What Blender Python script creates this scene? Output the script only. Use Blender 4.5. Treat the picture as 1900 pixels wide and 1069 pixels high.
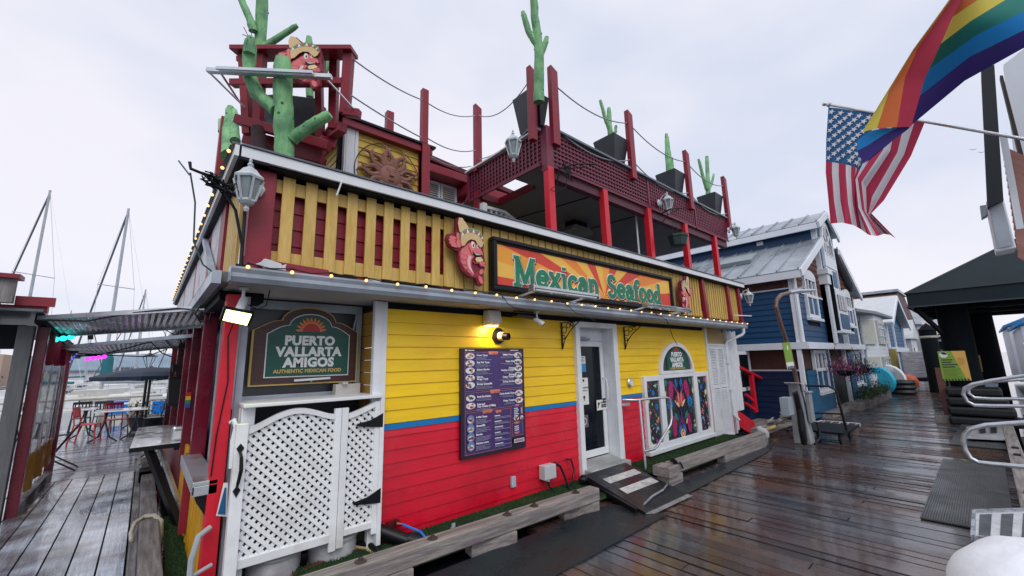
import bpy, bmesh, math, random
from mathutils import Vector as V, Matrix
random.seed(7)
S = bpy.context.scene
for o in list(bpy.data.objects): bpy.data.objects.remove(o)
COL = S.collection
# ---------------------------------------------------------------- camera
ROT = Matrix(((0.75189058, -0.0997668, -0.65169559), (-0.65889576, -0.14780109, -0.73757116), (-0.0227362, 0.98397227, -0.17686617)))
EYE = V((0, 0, 1.7))
cd = bpy.data.cameras.new('camera'); cam = bpy.data.objects.new('camera', cd); COL.objects.link(cam)
cd.sensor_width = 36; cd.lens = 36 * 761 / 1900; cd.clip_start = .05; cd.clip_end = 4000
cam.matrix_world = Matrix.Translation(EYE) @ ROT.to_4x4(); S.camera = cam
# ---------------------------------------------------------------- overcast sky, weak wide sun, exposure
W = bpy.data.worlds.new('World'); S.world = W; W.use_nodes = True
nt = W.node_tree; bg = nt.nodes['Background']
sky = nt.nodes.new('ShaderNodeTexSky'); sky.sky_type = 'NISHITA'; sky.sun_disc = False
sky.sun_elevation = math.radians(48); sky.sun_rotation = math.radians(200)
tcw = nt.nodes.new('ShaderNodeTexCoord'); nz = nt.nodes.new('ShaderNodeTexNoise'); nz.inputs['Scale'].default_value = 1.6; nz.inputs['Detail'].default_value = 4; nz.inputs['Roughness'].default_value = .5
mp = nt.nodes.new('ShaderNodeMapping'); mp.inputs['Scale'].default_value = (1, 1, 2.2)
nt.links.new(tcw.outputs['Generated'], mp.inputs[0]); nt.links.new(mp.outputs[0], nz.inputs[0])
cr = nt.nodes.new('ShaderNodeValToRGB'); cr.color_ramp.elements[0].position = .36; cr.color_ramp.elements[1].position = .62
cr.color_ramp.elements[0].color = (6.4, 6.85, 8.15, 1); cr.color_ramp.elements[1].color = (8.3, 8.15, 8.85, 1)
nt.links.new(nz.outputs[0], cr.inputs[0])
mx = nt.nodes.new('ShaderNodeMix'); mx.data_type = 'RGBA'; mx.inputs[0].default_value = .93   # cloud cover over the clear sky
nt.links.new(sky.outputs[0], mx.inputs[6]); nt.links.new(cr.outputs[0], mx.inputs[7]); nt.links.new(mx.outputs[2], bg.inputs[0])
bg.inputs[1].default_value = .10
sl = bpy.data.lights.new('sun', 'SUN'); sl.energy = 1.1; sl.angle = math.radians(35); sl.color = (1, .97, .93)
so = bpy.data.objects.new('sun', sl); COL.objects.link(so)
sd = V((-.35, -.75, .85)).normalized(); so.rotation_euler = sd.to_track_quat('Z', 'Y').to_euler(); so.location = (0, 0, 30)
sky.sun_elevation = math.asin(sd.z); sky.sun_rotation = math.atan2(sd.x, sd.y)
S.view_settings.view_transform = 'Standard'; S.view_settings.look = 'None'; S.view_settings.exposure = 0.2; S.view_settings.gamma = 1
S.render.engine = 'CYCLES'
# ---------------------------------------------------------------- rays of the photograph's camera: pixel -> point on a plane of the place
def ray(x, y): return ROT @ V((x - 950, -(y - 534.5), -761)).normalized()
def PX(x, y, c): r = ray(x, y); return EYE + r * ((c - EYE.x) / r.x)
def PY(x, y, c): r = ray(x, y); return EYE + r * ((c - EYE.y) / r.y)
def PZ(x, y, c): r = ray(x, y); return EYE + r * ((c - EYE.z) / r.z)
FW = V((.65169559, .73757116, .17686617))
def PD(x, y, d): r = ray(x, y); return EYE + r * (d / r.dot(FW))
# ---------------------------------------------------------------- materials
MATS = {}
def mat(name, col, rough=.6, metal=0, var=.12, nscale=3, bump=0, bscale=40, stretch=None, col2=None, c2amt=.5, rvar=0, rscale=2, emis=0, ecol=None, trans=0, alpha=1, rnd=0, spec=.5, c2scale=None, coat=0):
    if name in MATS: return MATS[name]
    m = bpy.data.materials.new(name); m.use_nodes = True; t = m.node_tree; N = t.nodes; Lk = t.links; b = N['Principled BSDF']
    b.inputs['Roughness'].default_value = rough; b.inputs['Metallic'].default_value = metal; b.inputs['Specular IOR Level'].default_value = spec
    if coat: b.inputs['Coat Weight'].default_value = coat; b.inputs['Coat Roughness'].default_value = .08
    g = N.new('ShaderNodeNewGeometry'); mp = N.new('ShaderNodeMapping')
    Lk.new(g.outputs['Position'], mp.inputs[0])
    mp.inputs['Scale'].default_value = stretch or (1, 1, 1)
    n1 = N.new('ShaderNodeTexNoise'); n1.inputs['Scale'].default_value = nscale; n1.inputs['Detail'].default_value = 6; n1.inputs['Roughness'].default_value = .62
    Lk.new(mp.outputs[0], n1.inputs[0])
    base = None
    if col2:
        n2 = N.new('ShaderNodeTexNoise'); n2.inputs['Scale'].default_value = c2scale or nscale * .37; n2.inputs['Detail'].default_value = 5
        Lk.new(g.outputs['Position'] if c2scale else mp.outputs[0], n2.inputs[0])
        r2 = N.new('ShaderNodeMapRange'); r2.inputs[1].default_value = 1 - c2amt - .12; r2.inputs[2].default_value = 1 - c2amt + .12
        Lk.new(n2.outputs[0], r2.inputs[0])
        mm = N.new('ShaderNodeMix'); mm.data_type = 'RGBA'; mm.inputs[6].default_value = (*col, 1); mm.inputs[7].default_value = (*col2, 1)
        Lk.new(r2.outputs[0], mm.inputs[0]); base = mm.outputs[2]
    hs = N.new('ShaderNodeHueSaturation')
    if base: Lk.new(base, hs.inputs['Color'])
    else: hs.inputs['Color'].default_value = (*col, 1)
    mr = N.new('ShaderNodeMapRange'); mr.inputs[1].default_value = .3; mr.inputs[2].default_value = .7; mr.inputs[3].default_value = 1 - var; mr.inputs[4].default_value = 1 + var
    Lk.new(n1.outputs[0], mr.inputs[0])
    if rnd:
        oi = N.new('ShaderNodeObjectInfo'); r3 = N.new('ShaderNodeMapRange'); r3.inputs[3].default_value = 1 - rnd; r3.inputs[4].default_value = 1 + rnd
        Lk.new(oi.outputs['Random'], r3.inputs[0]); mu = N.new('ShaderNodeMath'); mu.operation = 'MULTIPLY'
        Lk.new(mr.outputs[0], mu.inputs[0]); Lk.new(r3.outputs[0], mu.inputs[1]); Lk.new(mu.outputs[0], hs.inputs['Value'])
    else: Lk.new(mr.outputs[0], hs.inputs['Value'])
    Lk.new(hs.outputs[0], b.inputs['Base Color'])
    if rvar:
        n4 = N.new('ShaderNodeTexNoise'); n4.inputs['Scale'].default_value = rscale; n4.inputs['Detail'].default_value = 7; n4.inputs['Roughness'].default_value = .6
        Lk.new(g.outputs['Position'], n4.inputs[0]); r4 = N.new('ShaderNodeMapRange'); r4.inputs[1].default_value = .42; r4.inputs[2].default_value = .58
        r4.inputs[3].default_value = max(.03, rough - rvar); r4.inputs[4].default_value = min(1, rough + rvar); Lk.new(n4.outputs[0], r4.inputs[0]); Lk.new(r4.outputs[0], b.inputs['Roughness'])
    if bump:
        nb = N.new('ShaderNodeTexNoise'); nb.inputs['Scale'].default_value = bscale; nb.inputs['Detail'].default_value = 5; Lk.new(mp.outputs[0], nb.inputs[0])
        bp = N.new('ShaderNodeBump'); bp.inputs['Strength'].default_value = bump; bp.inputs['Distance'].default_value = .01; Lk.new(nb.outputs[0], bp.inputs['Height']); Lk.new(bp.outputs[0], b.inputs['Normal'])
    if emis: b.inputs['Emission Color'].default_value = (*(ecol or col), 1); b.inputs['Emission Strength'].default_value = emis
    if trans: b.inputs['Transmission Weight'].default_value = trans
    if alpha < 1: b.inputs['Alpha'].default_value = alpha
    MATS[name] = m; return m
G = (1, 1, 14); GY = (14, 1, 14); GX = (1, 14, 14)
yel = mat('yellow paint', (.92, .60, .004), .42, var=.08, bump=.15, bscale=60, stretch=(.6, 6, 6), rvar=.10, rnd=.04, col2=(.86, .51, .008), c2amt=.42, c2scale=1.3)
red = mat('red paint', (.66, .003, .026), .38, var=.10, bump=.15, bscale=60, stretch=(.6, 6, 6), rvar=.12, rnd=.06, col2=(.50, .003, .020), c2amt=.42, c2scale=1.3)
blu = mat('blue paint', (.003, .19, .50), .4, var=.05)
wht = mat('white paint', (.74, .77, .80), .45, var=.06, nscale=5, bump=.08, col2=(.55, .57, .60), c2amt=.3)
whg = mat('gate white', (.80, .82, .84), .45, var=.07, nscale=6, bump=.1, rnd=.05, col2=(.60, .60, .57), c2amt=.32, c2scale=4)
mar = mat('maroon paint', (.27, .013, .030), .45, var=.14, bump=.25, bscale=30, col2=(.24, .012, .03), rnd=.06)
mab = mat('bright red post', (.62, .012, .03), .4, var=.1, bump=.2, bscale=30, rnd=.05)
lat = mat('wine lattice paint', (.17, .022, .05), .5, var=.12, bump=.15, rnd=.06)
uye = mat('weathered yellow', (.66, .45, .13), .55, var=.13, nscale=7, bump=.3, bscale=25, col2=(.58, .38, .09), stretch=(8, 8, 1), rnd=.08)
gut = mat('grey gutter', (.42, .48, .55), .4, var=.1, nscale=5, col2=(.3, .34, .4), rvar=.1)
sof = mat('soffit', (.46, .46, .46), .7, var=.08, col2=(.36, .34, .33), c2amt=.4)
ceil_ = mat('grey ceiling board', (.20, .22, .25), .7, var=.06)
blk = mat('black iron', (.005, .006, .009), .4, var=.2, spec=.3)
dkb = mat('dark navy black', (.004, .006, .012), .6, var=.2, spec=.2)
gry = mat('weathered timber', (.30, .27, .25), .75, var=.3, nscale=5, bump=.6, bscale=18, stretch=GX[::1], col2=(.17, .15, .15), c2amt=.5, rvar=.2)
gry_y = mat('weathered timber lengthwise', (.22, .205, .20), .6, var=.3, nscale=5, bump=.6, bscale=18, stretch=(14, 1, 14), col2=(.12, .11, .12), c2amt=.5, rvar=.25)
gry_z = mat('weathered post timber', (.26, .25, .25), .75, var=.3, nscale=4, bump=.5, bscale=12, stretch=(10, 10, 1), col2=(.16, .15, .15))
stl = mat('galvanised steel', (.55, .58, .62), .32, metal=.85, var=.12, nscale=12, rvar=.1, rscale=9)
alu = mat('aluminium', (.62, .65, .68), .28, metal=.8, var=.1, rvar=.1)
gla = mat('dark window glass', (.003, .008, .013), .10, var=.2, nscale=2, spec=.2)
gls = mat('clear glass', (.85, .9, .95), .05, trans=.9, var=.02)
rub = mat('black rubber', (.007, .009, .012), .55, var=.25, bump=.2, bscale=120)
cactm = mat('painted log green', (.22, .50, .22), .6, var=.2, nscale=6, bump=1, bscale=11, stretch=(5, 5, 1.0), col2=(.10, .27, .13), c2amt=.45, c2scale=5)
terr = mat('terracotta', (.24, .105, .08), .7, var=.2, bump=.3, bscale=30)
blueh = mat('house blue paint', (.004, .052, .145), .5, var=.12, stretch=GX, rnd=.05)
blueh2 = mat('second house blue', (.004, .085, .19), .5, var=.12, rnd=.05)
shg = mat('cedar shingle', (.12, .048, .036), .8, var=.3, nscale=9, bump=.4, bscale=20, stretch=(6, 6, 1), rnd=.3)
roofm = mat('standing seam metal', (.40, .45, .50), .33, metal=.35, var=.14, nscale=1.2, col2=(.28, .31, .35), rvar=.12)
hw = mat('house white trim', (.72, .76, .82), .45, var=.05)
# ---------------------------------------------------------------- mesh builder
class M:
    def __init__(s): s.v = []; s.f = []; s.m = []; s.k = 0; s.ms = []
    def use(s, m):
        if m not in s.ms: s.ms.append(m)
        s.k = s.ms.index(m); return s
    def add(s, vs, fs):
        b = len(s.v); s.v += [V(p) for p in vs]; s.f += [[b + i for i in f] for f in fs]; s.m += [s.k] * len(fs); return s
    def box(s, x0, x1, y0, y1, z0, z1):
        return s.add([(x0, y0, z0), (x1, y0, z0), (x1, y1, z0), (x0, y1, z0), (x0, y0, z1), (x1, y0, z1), (x1, y1, z1), (x0, y1, z1)],
                     [(0, 3, 2, 1), (4, 5, 6, 7), (0, 1, 5, 4), (1, 2, 6, 5), (2, 3, 7, 6), (3, 0, 4, 7)])
    def beam(s, p, q, w, h, up=(0, 0, 1)):      # w sideways, h along up
        p = V(p); q = V(q); d = (q - p).normalized(); up = V(up)
        sd = d.cross(up)
        if sd.length < .05: up = V((0, 1, 0)); sd = d.cross(up)
        sd.normalize(); u = sd.cross(d); a = sd * w / 2; c = u * h / 2
        vs = [e + i * a + j * c for e in (p, q) for i, j in ((-1, -1), (1, -1), (1, 1), (-1, 1))]
        return s.add(vs, [(0, 1, 2, 3), (7, 6, 5, 4), (0, 4, 5, 1), (1, 5, 6, 2), (2, 6, 7, 3), (3, 7, 4, 0)])
    def tube(s, pts, r, n=8, caps=True):
        pts = [V(p) for p in pts]; L = len(pts); rs = r if isinstance(r, (list, tuple)) else [r] * L
        vs = []; prev = None
        for i, p in enumerate(pts):
            d = (pts[min(i + 1, L - 1)] - pts[max(i - 1, 0)]).normalized()
            if prev is None:
                a = d.orthogonal().normalized()
            else:
                a = prev - d * prev.dot(d); a = a.normalized() if a.length > 1e-4 else d.orthogonal().normalized()
            prev = a; c = d.cross(a)
            for k in range(n): t = 2 * math.pi * k / n; vs.append(p + (a * math.cos(t) + c * math.sin(t)) * rs[i])
        fs = [(i * n + k, i * n + (k + 1) % n, (i + 1) * n + (k + 1) % n, (i + 1) * n + k) for i in range(L - 1) for k in range(n)]
        if caps: fs += [tuple(range(n))[::-1], tuple((L - 1) * n + k for k in range(n))]
        return s.add(vs, fs)
    def prism(s, pts, off):                     # outline + thickness vector
        pts = [V(p) for p in pts]; off = V(off); n = len(pts)
        fs = [tuple(range(n)), tuple(range(2 * n - 1, n - 1, -1))] + [(i, i + n, (i + 1) % n + n, (i + 1) % n) for i in range(n)]
        return s.add(pts + [p + off for p in pts], fs)
    def face(s, pts): return s.add(pts, [tuple(range(len(pts)))])
    def lathe(s, c, prof, n=12, ax=(0, 0, 1)):
        c = V(c); ax = V(ax).normalized(); a = ax.orthogonal().normalized(); b = ax.cross(a); vs = []
        for r, z in prof:
            for k in range(n): t = 2 * math.pi * k / n; vs.append(c + ax * z + (a * math.cos(t) + b * math.sin(t)) * max(r, 1e-4))
        L = len(prof)
        fs = [(i * n + k, i * n + (k + 1) % n, (i + 1) * n + (k + 1) % n, (i + 1) * n + k) for i in range(L - 1) for k in range(n)]
        fs += [tuple(range(n))[::-1], tuple((L - 1) * n + k for k in range(n))]
        return s.add(vs, fs)
    def ball(s, c, r, n=8, sc=(1, 1, 1)):
        c = V(c); m = n // 2 + 1; vs = []; 
        for i in range(m + 1):
            ph = math.pi * i / m
            for k in range(n): t = 2 * math.pi * k / n; vs.append(c + V((r * sc[0] * math.sin(ph) * math.cos(t), r * sc[1] * math.sin(ph) * math.sin(t), r * sc[2] * math.cos(ph))))
        return s.add(vs, [(i * n + k, (i + 1) * n + k, (i + 1) * n + (k + 1) % n, i * n + (k + 1) % n) for i in range(m) for k in range(n)])
    def grid(s, rows):
        n = len(rows[0]); vs = [p for r in rows for p in r]
        return s.add(vs, [(i * n + k, i * n + k + 1, (i + 1) * n + k + 1, (i + 1) * n + k) for i in range(len(rows) - 1) for k in range(n - 1)])
    def go(s, name, m=None, parent=None, smooth=False, bevel=0, kind=None, label=None, cat=None, group=None, fix=True, solid=0):
        lo = V([min(p[i] for p in s.v) for i in range(3)]); hi = V([max(p[i] for p in s.v) for i in range(3)])
        c = (lo + hi) / 2
        if parent is None: c.z = lo.z
        me = bpy.data.meshes.new(name); me.from_pydata([p - c for p in s.v], [], s.f)
        for x in (s.ms or [m]): me.materials.append(x)
        if s.ms: me.polygons.foreach_set('material_index', s.m)
        if fix:
            bm = bmesh.new(); bm.from_mesh(me); bmesh.ops.recalc_face_normals(bm, faces=bm.faces); bm.to_mesh(me); bm.free()
        if smooth:
            me.polygons.foreach_set('use_smooth', [True] * len(me.polygons)); me.set_sharp_from_angle(angle=math.radians(38))
        o = bpy.data.objects.new(name, me); COL.objects.link(o)
        if parent is not None: o.parent = parent; o.location = c - WL[parent.name]
        else: o.location = c
        WL[o.name] = c
        if bevel:
            b = o.modifiers.new('b', 'BEVEL'); b.width = bevel; b.segments = 2; b.limit_method = 'ANGLE'
        if solid:
            b = o.modifiers.new('s', 'SOLIDIFY'); b.thickness = solid; b.offset = 0
        if kind: o['kind'] = kind
        if label: o['label'] = label
        if cat: o['category'] = cat
        if group: o['group'] = group
        return o
WL = {}
def thing(name, label, cat, loc, group=None):
    o = bpy.data.objects.new(name, None); COL.objects.link(o); o.location = loc; o.empty_display_size = .2; WL[o.name] = V(loc)
    o['label'] = label
    if cat == 'structure': o['kind'] = 'structure'
    else: o['category'] = cat
    if group: o['group'] = group
    return o
def dup(root, loc, rz=0, label=None, sc=None):
    r = root.copy(); COL.objects.link(r); r.location = loc; r.rotation_euler = (0, 0, rz); WL[r.name] = V(loc)
    if sc: r.scale = (sc, sc, sc)
    if label: r['label'] = label
    for ch in root.children:
        c = ch.copy(); COL.objects.link(c); c.parent = r
        for g in ch.children:
            d = g.copy(); COL.objects.link(d); d.parent = c
    return r
def text_mesh(b, s, size, pos, xd, up, ext=.002, bold=0, align='CENTER', sx=1, space=1, shear=0):
    """letters as real extruded geometry added to builder b; pos = baseline point"""
    cu = bpy.data.curves.new('t', 'FONT'); cu.body = s; cu.size = size; cu.extrude = ext; cu.offset = bold; cu.align_x = align; cu.space_character = space; cu.shear = shear; cu.resolution_u = 3
    o = bpy.data.objects.new('t', cu); COL.objects.link(o)
    me = bpy.data.meshes.new_from_object(o.evaluated_get(bpy.context.evaluated_depsgraph_get()))
    xd = V(xd).normalized(); up = V(up).normalized(); n = xd.cross(up); pos = V(pos)
    b.add([pos + xd * v.co.x * sx + up * v.co.y + n * v.co.z for v in me.vertices], [tuple(p.vertices) for p in me.polygons])
    bpy.data.objects.remove(o); bpy.data.curves.remove(cu); bpy.data.meshes.remove(me)
FX, FU, FN = V((1, 0, 0)), V((0, 0, 1)), V((0, -1, 0))    # facade frame
def arc(cx, cz, rx, rz, a0, a1, n): return [(cx + rx * math.cos(math.radians(a0 + (a1 - a0) * i / n)), cz + rz * math.sin(math.radians(a0 + (a1 - a0) * i / n))) for i in range(n + 1)]
# ================================================================ water, land, decks
def wood_deck(name, c1, c2, wet, stretch, dark=.5, rough=.3, rv=.2, rs=1.3):
    m = mat(name, c1, rough, var=.45, nscale=2.2, stretch=stretch, col2=c2, c2amt=dark, c2scale=.6 if c1[0] < .1 else 2.2, bump=.3, bscale=5, rvar=rv, rscale=rs, rnd=.35, spec=wet, coat=.45)
    return m
deckm = wood_deck('wet dock plank', (.070, .028, .015), (.050, .064, .084), .7, (22, 1, 22), .46, .22, .15, 1.6)
pierm = wood_deck('wet grey pier plank', (.36, .42, .50), (.10, .10, .12), .8, (22, 1, 22), .5, .16, .13, 2.3)
dinem = wood_deck('wet dining deck plank', (.30, .34, .39), (.19, .21, .24), .8, (1, 22, 22), .5, .18, .13, 1.5)
w = M(); w.add([(-900, -900, -.95), (900, -900, -.95), (900, 900, -.95), (-900, 900, -.95)], [(0, 1, 2, 3)])
w.go('harbour_water', mat('harbour water', (.02, .035, .045), .08, var=.2, bump=.35, bscale=3, spec=.5), kind='structure', label='grey green harbour water under the docks')
# far shore hills
def hills(name, x0, x1, y, h, m, lab, seed, back=30):
    r = random.Random(seed); pts = []; n = 60; b = M(); rows = [[], [], []]
    for i in range(n + 1):
        x = x0 + (x1 - x0) * i / n; z = h * (.55 + .3 * math.sin(i * .17 + seed) + .15 * math.sin(i * .53 + seed * 2)) + r.uniform(-.04, .04) * h
        rows[0].append(V((x, y, -1))); rows[1].append(V((x, y + 6, z))); rows[2].append(V((x, y + back, z * .7)))
    b.grid(rows); b.go(name, m, kind='structure', label=lab, smooth=True)
hills('far_shore', -420, 160, 330, 17, mat('hazy hillside', (.22, .27, .33), .9, var=.2, nscale=.05), 'low hazy hills across the harbour', 3)
mm_ = M()
for i in range(70):
    x = random.uniform(-200, 120); s_ = random.uniform(3, 9); y = random.uniform(255, 300)
    mm_.box(x, x + s_, y, y + 5, -1, random.uniform(2, 6.5))
mm_.go('far_shore_buildings', mat('pale shore building', (.5, .5, .5), .8, var=.35, nscale=.06), kind='stuff', label='pale low buildings massed along the far shore', cat='buildings')

planks = thing('main_dock_deck', 'wet dark brown plank dock running past the restaurant', 'structure', (10, 1.5, 0))
def plank(par, x0, x1, y0, y1, z1, m, jit=.004, t=.05):
    b = M(); j = random.uniform(-jit, jit); g = .006; k_ = random.uniform(-.003, .003)
    b.prism([(x0 + g, y0, z1 - t), (x1 - g, y0, z1 - t), (x1 - g, y0, z1 + j + k_), (x0 + g, y0, z1 + j - k_)], (0, y1 - y0, 0))
    return b.go('plank', m, par)
x = .35; k = 0
while x < 26.5:
    wd = .148 + random.uniform(-.006, .006); y0, y1 = -.06 + random.uniform(-.02, .02), 3.42
    if x < 3.0: y0, y1 = -.9, 3.05 if x > .9 else 2.9
    if 0 < (k % 5) < 2 and x > 2:
        c = random.choice([.6, 1.2, 1.9, 2.3]); plank(planks, x, x + wd, y0, c - .004, 0, deckm); plank(planks, x, x + wd, c + .004, y1, 0, deckm)
    else: plank(planks, x, x + wd, y0, y1, 0, deckm)
    x += wd; k += 1
b = M(); xe = x
while x < 75:
    b.box(x + .006, x + .142, -.06, 3.4, -.05, random.uniform(-.004, .004)); x += .148
b.go('plank', deckm, planks, kind='stuff')
b = M(); b.box(-3, 75, -.03, 3.2, -.5, -.07); b.box(.35, 3.0, -.9, 3.0, -.5, -.07); b.go('dock_substructure', dkb, planks)
b = M(); b.box(11, 60, 3.42, 4.6, -.35, -.06); b.go('dock_ledge', gry, planks)
# side pier
sp = thing('side_pier_deck', 'narrow wet grey plank pier leading to the dining deck', 'structure', (-.4, 6, 0))
edges = [.1 - .1868 * i for i in range(0, 9)]
for i in range(8):
    x1 = edges[i] - .065 + .0; x0 = edges[i + 1] - .065
    b = M(); b.box(x0 + .007, x1 - .007, 2.9, 9.98 + random.uniform(-.01, .02), -.045, random.uniform(-.002, .002)); b.go('plank', pierm, sp)
b = M(); b.box(-1.7, .2, 2.8, 9.9, -.4, -.06); b.go('joist', dkb, sp)
b = M(); b.box(.045, .11, 2.9, 9.9, -.2, .04); b.box(.11, .26, 2.9, 8.7, .0, .15); b.go('edge_beam', gry_y, sp, bevel=.01)
b = M(); b.box(.1, .27, 8.95, 9.35, -.05, .30); b.go('mooring_block', gry_y, sp, bevel=.015)
b = M()
for i in range(6): b.box(.08, .32, 8.66 + i * .05, 8.695 + i * .05, .02, .20)
b.use(rub); b.box(.09, .31, 8.66, 8.95, .02, .185); b.go('rubber_fender', rub, sp)
# mooring rope round the beam
rope = mat('pale rope', (.42, .40, .34), .85, var=.25, nscale=60, bump=.6, bscale=160)
b = M(); pts = [(.06, 5.78, .06), (.05, 5.9, .10), (.07, 6.05, .15), (.14, 6.12, .175), (.22, 6.1, .17), (.28, 6.02, .12), (.29, 5.95, .0), (.29, 5.9, -.3)]
b.tube(pts, .017, 8); b.tube([V(p) + V((.01, .05, -.005)) for p in pts], .016, 8)
b.go('mooring_rope', rope, None, True, label='thick pale mooring rope looped over the edge beam of the side pier', cat='rope')
b = M(); b.tube([(.08, 8.98, .25), (.07, 9.1, .34), (.14, 9.25, .37), (.25, 9.2, .36), (.31, 9.0, .22)], .022, 8)
b.go('mooring_rope', rope, None, True, label='short pale rope over the block at the far end of the side pier', cat='rope')
# dining deck
dd = thing('dining_deck', 'wide wet plank deck with the outdoor tables beside the marina', 'structure', (-3, 14, 0))
y = 10.0; 
while y < 18.2:
    b = M(); j = random.uniform(-.003, .003); s_ = .1
    b.box(-7, .42, y + .005, y + .138, -.045, j); b.go('plank', dinem, dd); y += .143
b = M(); b.box(-7, .42, 9.95, 18.2, -.4, -.06); b.go('joist', dkb, dd)
# deck below the restaurant (float) and the grass strips
fl = thing('restaurant_float', 'dark timber float carrying the restaurant', 'structure', (5, 8, -.4))
b = M(); b.box(.62, 11.2, 4.0, 16, -.8, -.02); b.box(1.0, 9.3, 3.30, 4.0, -.8, -.05); b.go('float_body', dkb, fl)
gm = mat('artificial turf', (.026, .070, .022), .9, var=.5, nscale=30, col2=(.07, .09, .03), c2amt=.35, c2scale=3, bump=1, bscale=150)
def turf(name, quad, z, lab, n):
    b = M(); b.use(gm); q = [V((*p, z)) for p in quad]; b.prism([V((p.x, p.y, p.z - .03)) for p in q], (0, 0, .03))
    r = random.Random(5)
    for i in range(n):
        u, v_ = r.random(), r.random(); p = (q[0] * (1 - u) + q[1] * u) * (1 - v_) + (q[3] * (1 - u) + q[2] * u) * v_
        h = r.uniform(.012, .032); a = r.uniform(0, 6.28); s_ = V((math.cos(a), math.sin(a), 0)) * .004; l = V((r.uniform(-.012, .012), r.uniform(-.012, .012), h))
        b.add([p - s_, p + s_, p + l], [(0, 1, 2)])
    b.go(name, None, None, kind='stuff', label=lab, cat='turf', fix=False)
turf('artificial_turf', [(1.05, 3.43), (4.68, 3.31), (4.68, 4.0), (1.05, 4.0)], .06, 'green artificial turf strip between the red wall and the near kerb timber', 26000)
turf('artificial_turf', [(5.75, 3.22), (9.5, 3.15), (9.5, 4.0), (5.75, 4.0)], .06, 'green artificial turf strip under the flower pane window and shutter door', 22000)
turf('artificial_turf', [(.28, 4.0), (.62, 4.0), (.62, 6.6), (.33, 6.6)], .0, 'dark green turf strip along the side wall by the side pier', 9000)
# kerb timbers
kr = thing('kerb_timber', 'near weathered kerb timber in front of the red wall', 'kerb', (2.5, 3.2, 0))
def ang(b_, x0, x1, ya, yb, w_, z0, z1): b_.beam((x0, ya, (z0 + z1) / 2), (x1, yb, (z0 + z1) / 2), w_, z1 - z0)
b = M(); ang(b, .9, 4.05, 3.34, 3.22, .15, .12, .255); b.go('beam', gry, kr, bevel=.012)
for xa in (1.55, 2.62, 3.85):
    b = M(); ang(b, xa - .28, xa + .2, 3.325 - .0, 3.30 - (xa - 1) * .03, .14, -.0, .118); b.go('spacer_block', gry, kr, bevel=.008)
for xa in (1.35, 1.95, 2.75, 3.1, 3.72):
    b = M(); b.lathe((xa, 3.32 - (xa - 1) * .035, .255), [(.045, 0), (.045, .006), (.02, .012), (.018, .028), (0.0, .03)], 10); b.go('bolt', mat('rusty bolt', (.08, .06, .055), .6, metal=.5, var=.4), kr)
kr = thing('kerb_timber', 'far weathered kerb timber beyond the entrance ramp, below the flower pane window', 'kerb', (7.2, 3.1, 0))
b = M(); ang(b, 5.62, 9.0, 3.13, 3.06, .15, .13, .27); b.go('beam', gry, kr, bevel=.012)
b = M(); b.box(5.38, 5.76, 3.02, 3.2, 0, .13); b.go('spacer_block', gry, kr, bevel=.008)
b = M(); b.box(5.35, 5.60, 2.99, 3.24, .132, .262); b.go('end_block', gry, kr, bevel=.01)
b = M(); ang(b, 7.2, 9.0, 3.10, 3.06, .14, 0, .128); b.go('spacer_block', gry, kr, bevel=.008)
b = M(); b.tube([(5.62, 3.03, .29), (5.66, 3.1, .30), (5.72, 3.16, .28)], [.02, .035, .02], 6); b.tube([(5.58, 3.05, .27), (5.75, 3.04, .26), (5.78, 3.02, .18)], .012, 6); b.go('cloth_wrap', blk, kr, True)
b = M(); b.ball((9.08, 3.05, .22), .1, 8, (1, 1, 1.2)); b.ball((9.05, 3.1, .3), .07, 8); b.go('cloth_wrap', mat('grey cloth', (.4, .4, .42), .8, var=.3), kr, True)
# mats
def grill_mat(name, q, z, m, lab, cat='mat', ribs=0, dots=None):
    b = M(); b.use(m); q = [V((*p, z)) for p in q]; b.prism([p + V((0, 0, -.008)) for p in q], (0, 0, .008))
    if ribs:
        for i in range(ribs):
            u = (i + .5) / ribs; a = q[0].lerp(q[3], u); c = q[1].lerp(q[2], u); b.beam(a + V((0, 0, .003)), c + V((0, 0, .003)), (q[3] - q[0]).length / ribs * .5, .008)
    if dots:
        nx, ny = dots
        for i in range(nx):
            for j in range(ny):
                u = (i + .5 * (j % 2) + .25) / nx; v_ = (j + .5) / ny; p = q[0].lerp(q[1], u).lerp(q[3].lerp(q[2], u), v_); s_ = .008
                b.add([p + V((-s_, -s_, .004)), p + V((s_, -s_, .004)), p + V((s_, s_, .004)), p + V((-s_, s_, .004))], [(0, 1, 2, 3)])
    return b.go(name, None, None, label=lab, cat=cat, fix=False)
mgrey = mat('wet grey rubber mat', (.022, .030, .036), .36, var=.3, bump=.3, bscale=60, rvar=.12, rscale=3)
grill_mat('rubber_mat', [(1.2, 2.50), (4.45, 2.56), (4.3, 3.2), (1.2, 3.25)], .016, mgrey, 'dimpled dark rubber mat on the dock beside the near kerb timber', dots=(130, 26))
grill_mat('rubber_mat', [(5.15, 2.74), (8.5, 2.82), (9.6, 3.02), (5.2, 3.03)], .016, mgrey, 'flat dark rubber mat on the dock beside the far kerb timber')
ribm = mat('ribbed mat', (.06, .065, .07), .4, var=.2, rvar=.1)
grill_mat('ribbed_mat', [(6.17, .70), (9.7, .70), (9.7, .06), (6.17, .06)], .018, ribm, 'ribbed grey walkway mat nearest the camera on the right edge of the dock', ribs=34)
grill_mat('ribbed_mat', [(11.3, .70), (18.6, .52), (18.6, .0), (11.3, .0)], .018, ribm, 'second ribbed walkway mat farther along the right edge below the sign post', ribs=20)
b = M(); b.box(11.3, 18.5, .49 + .0, .52, .02, .03)
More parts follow.
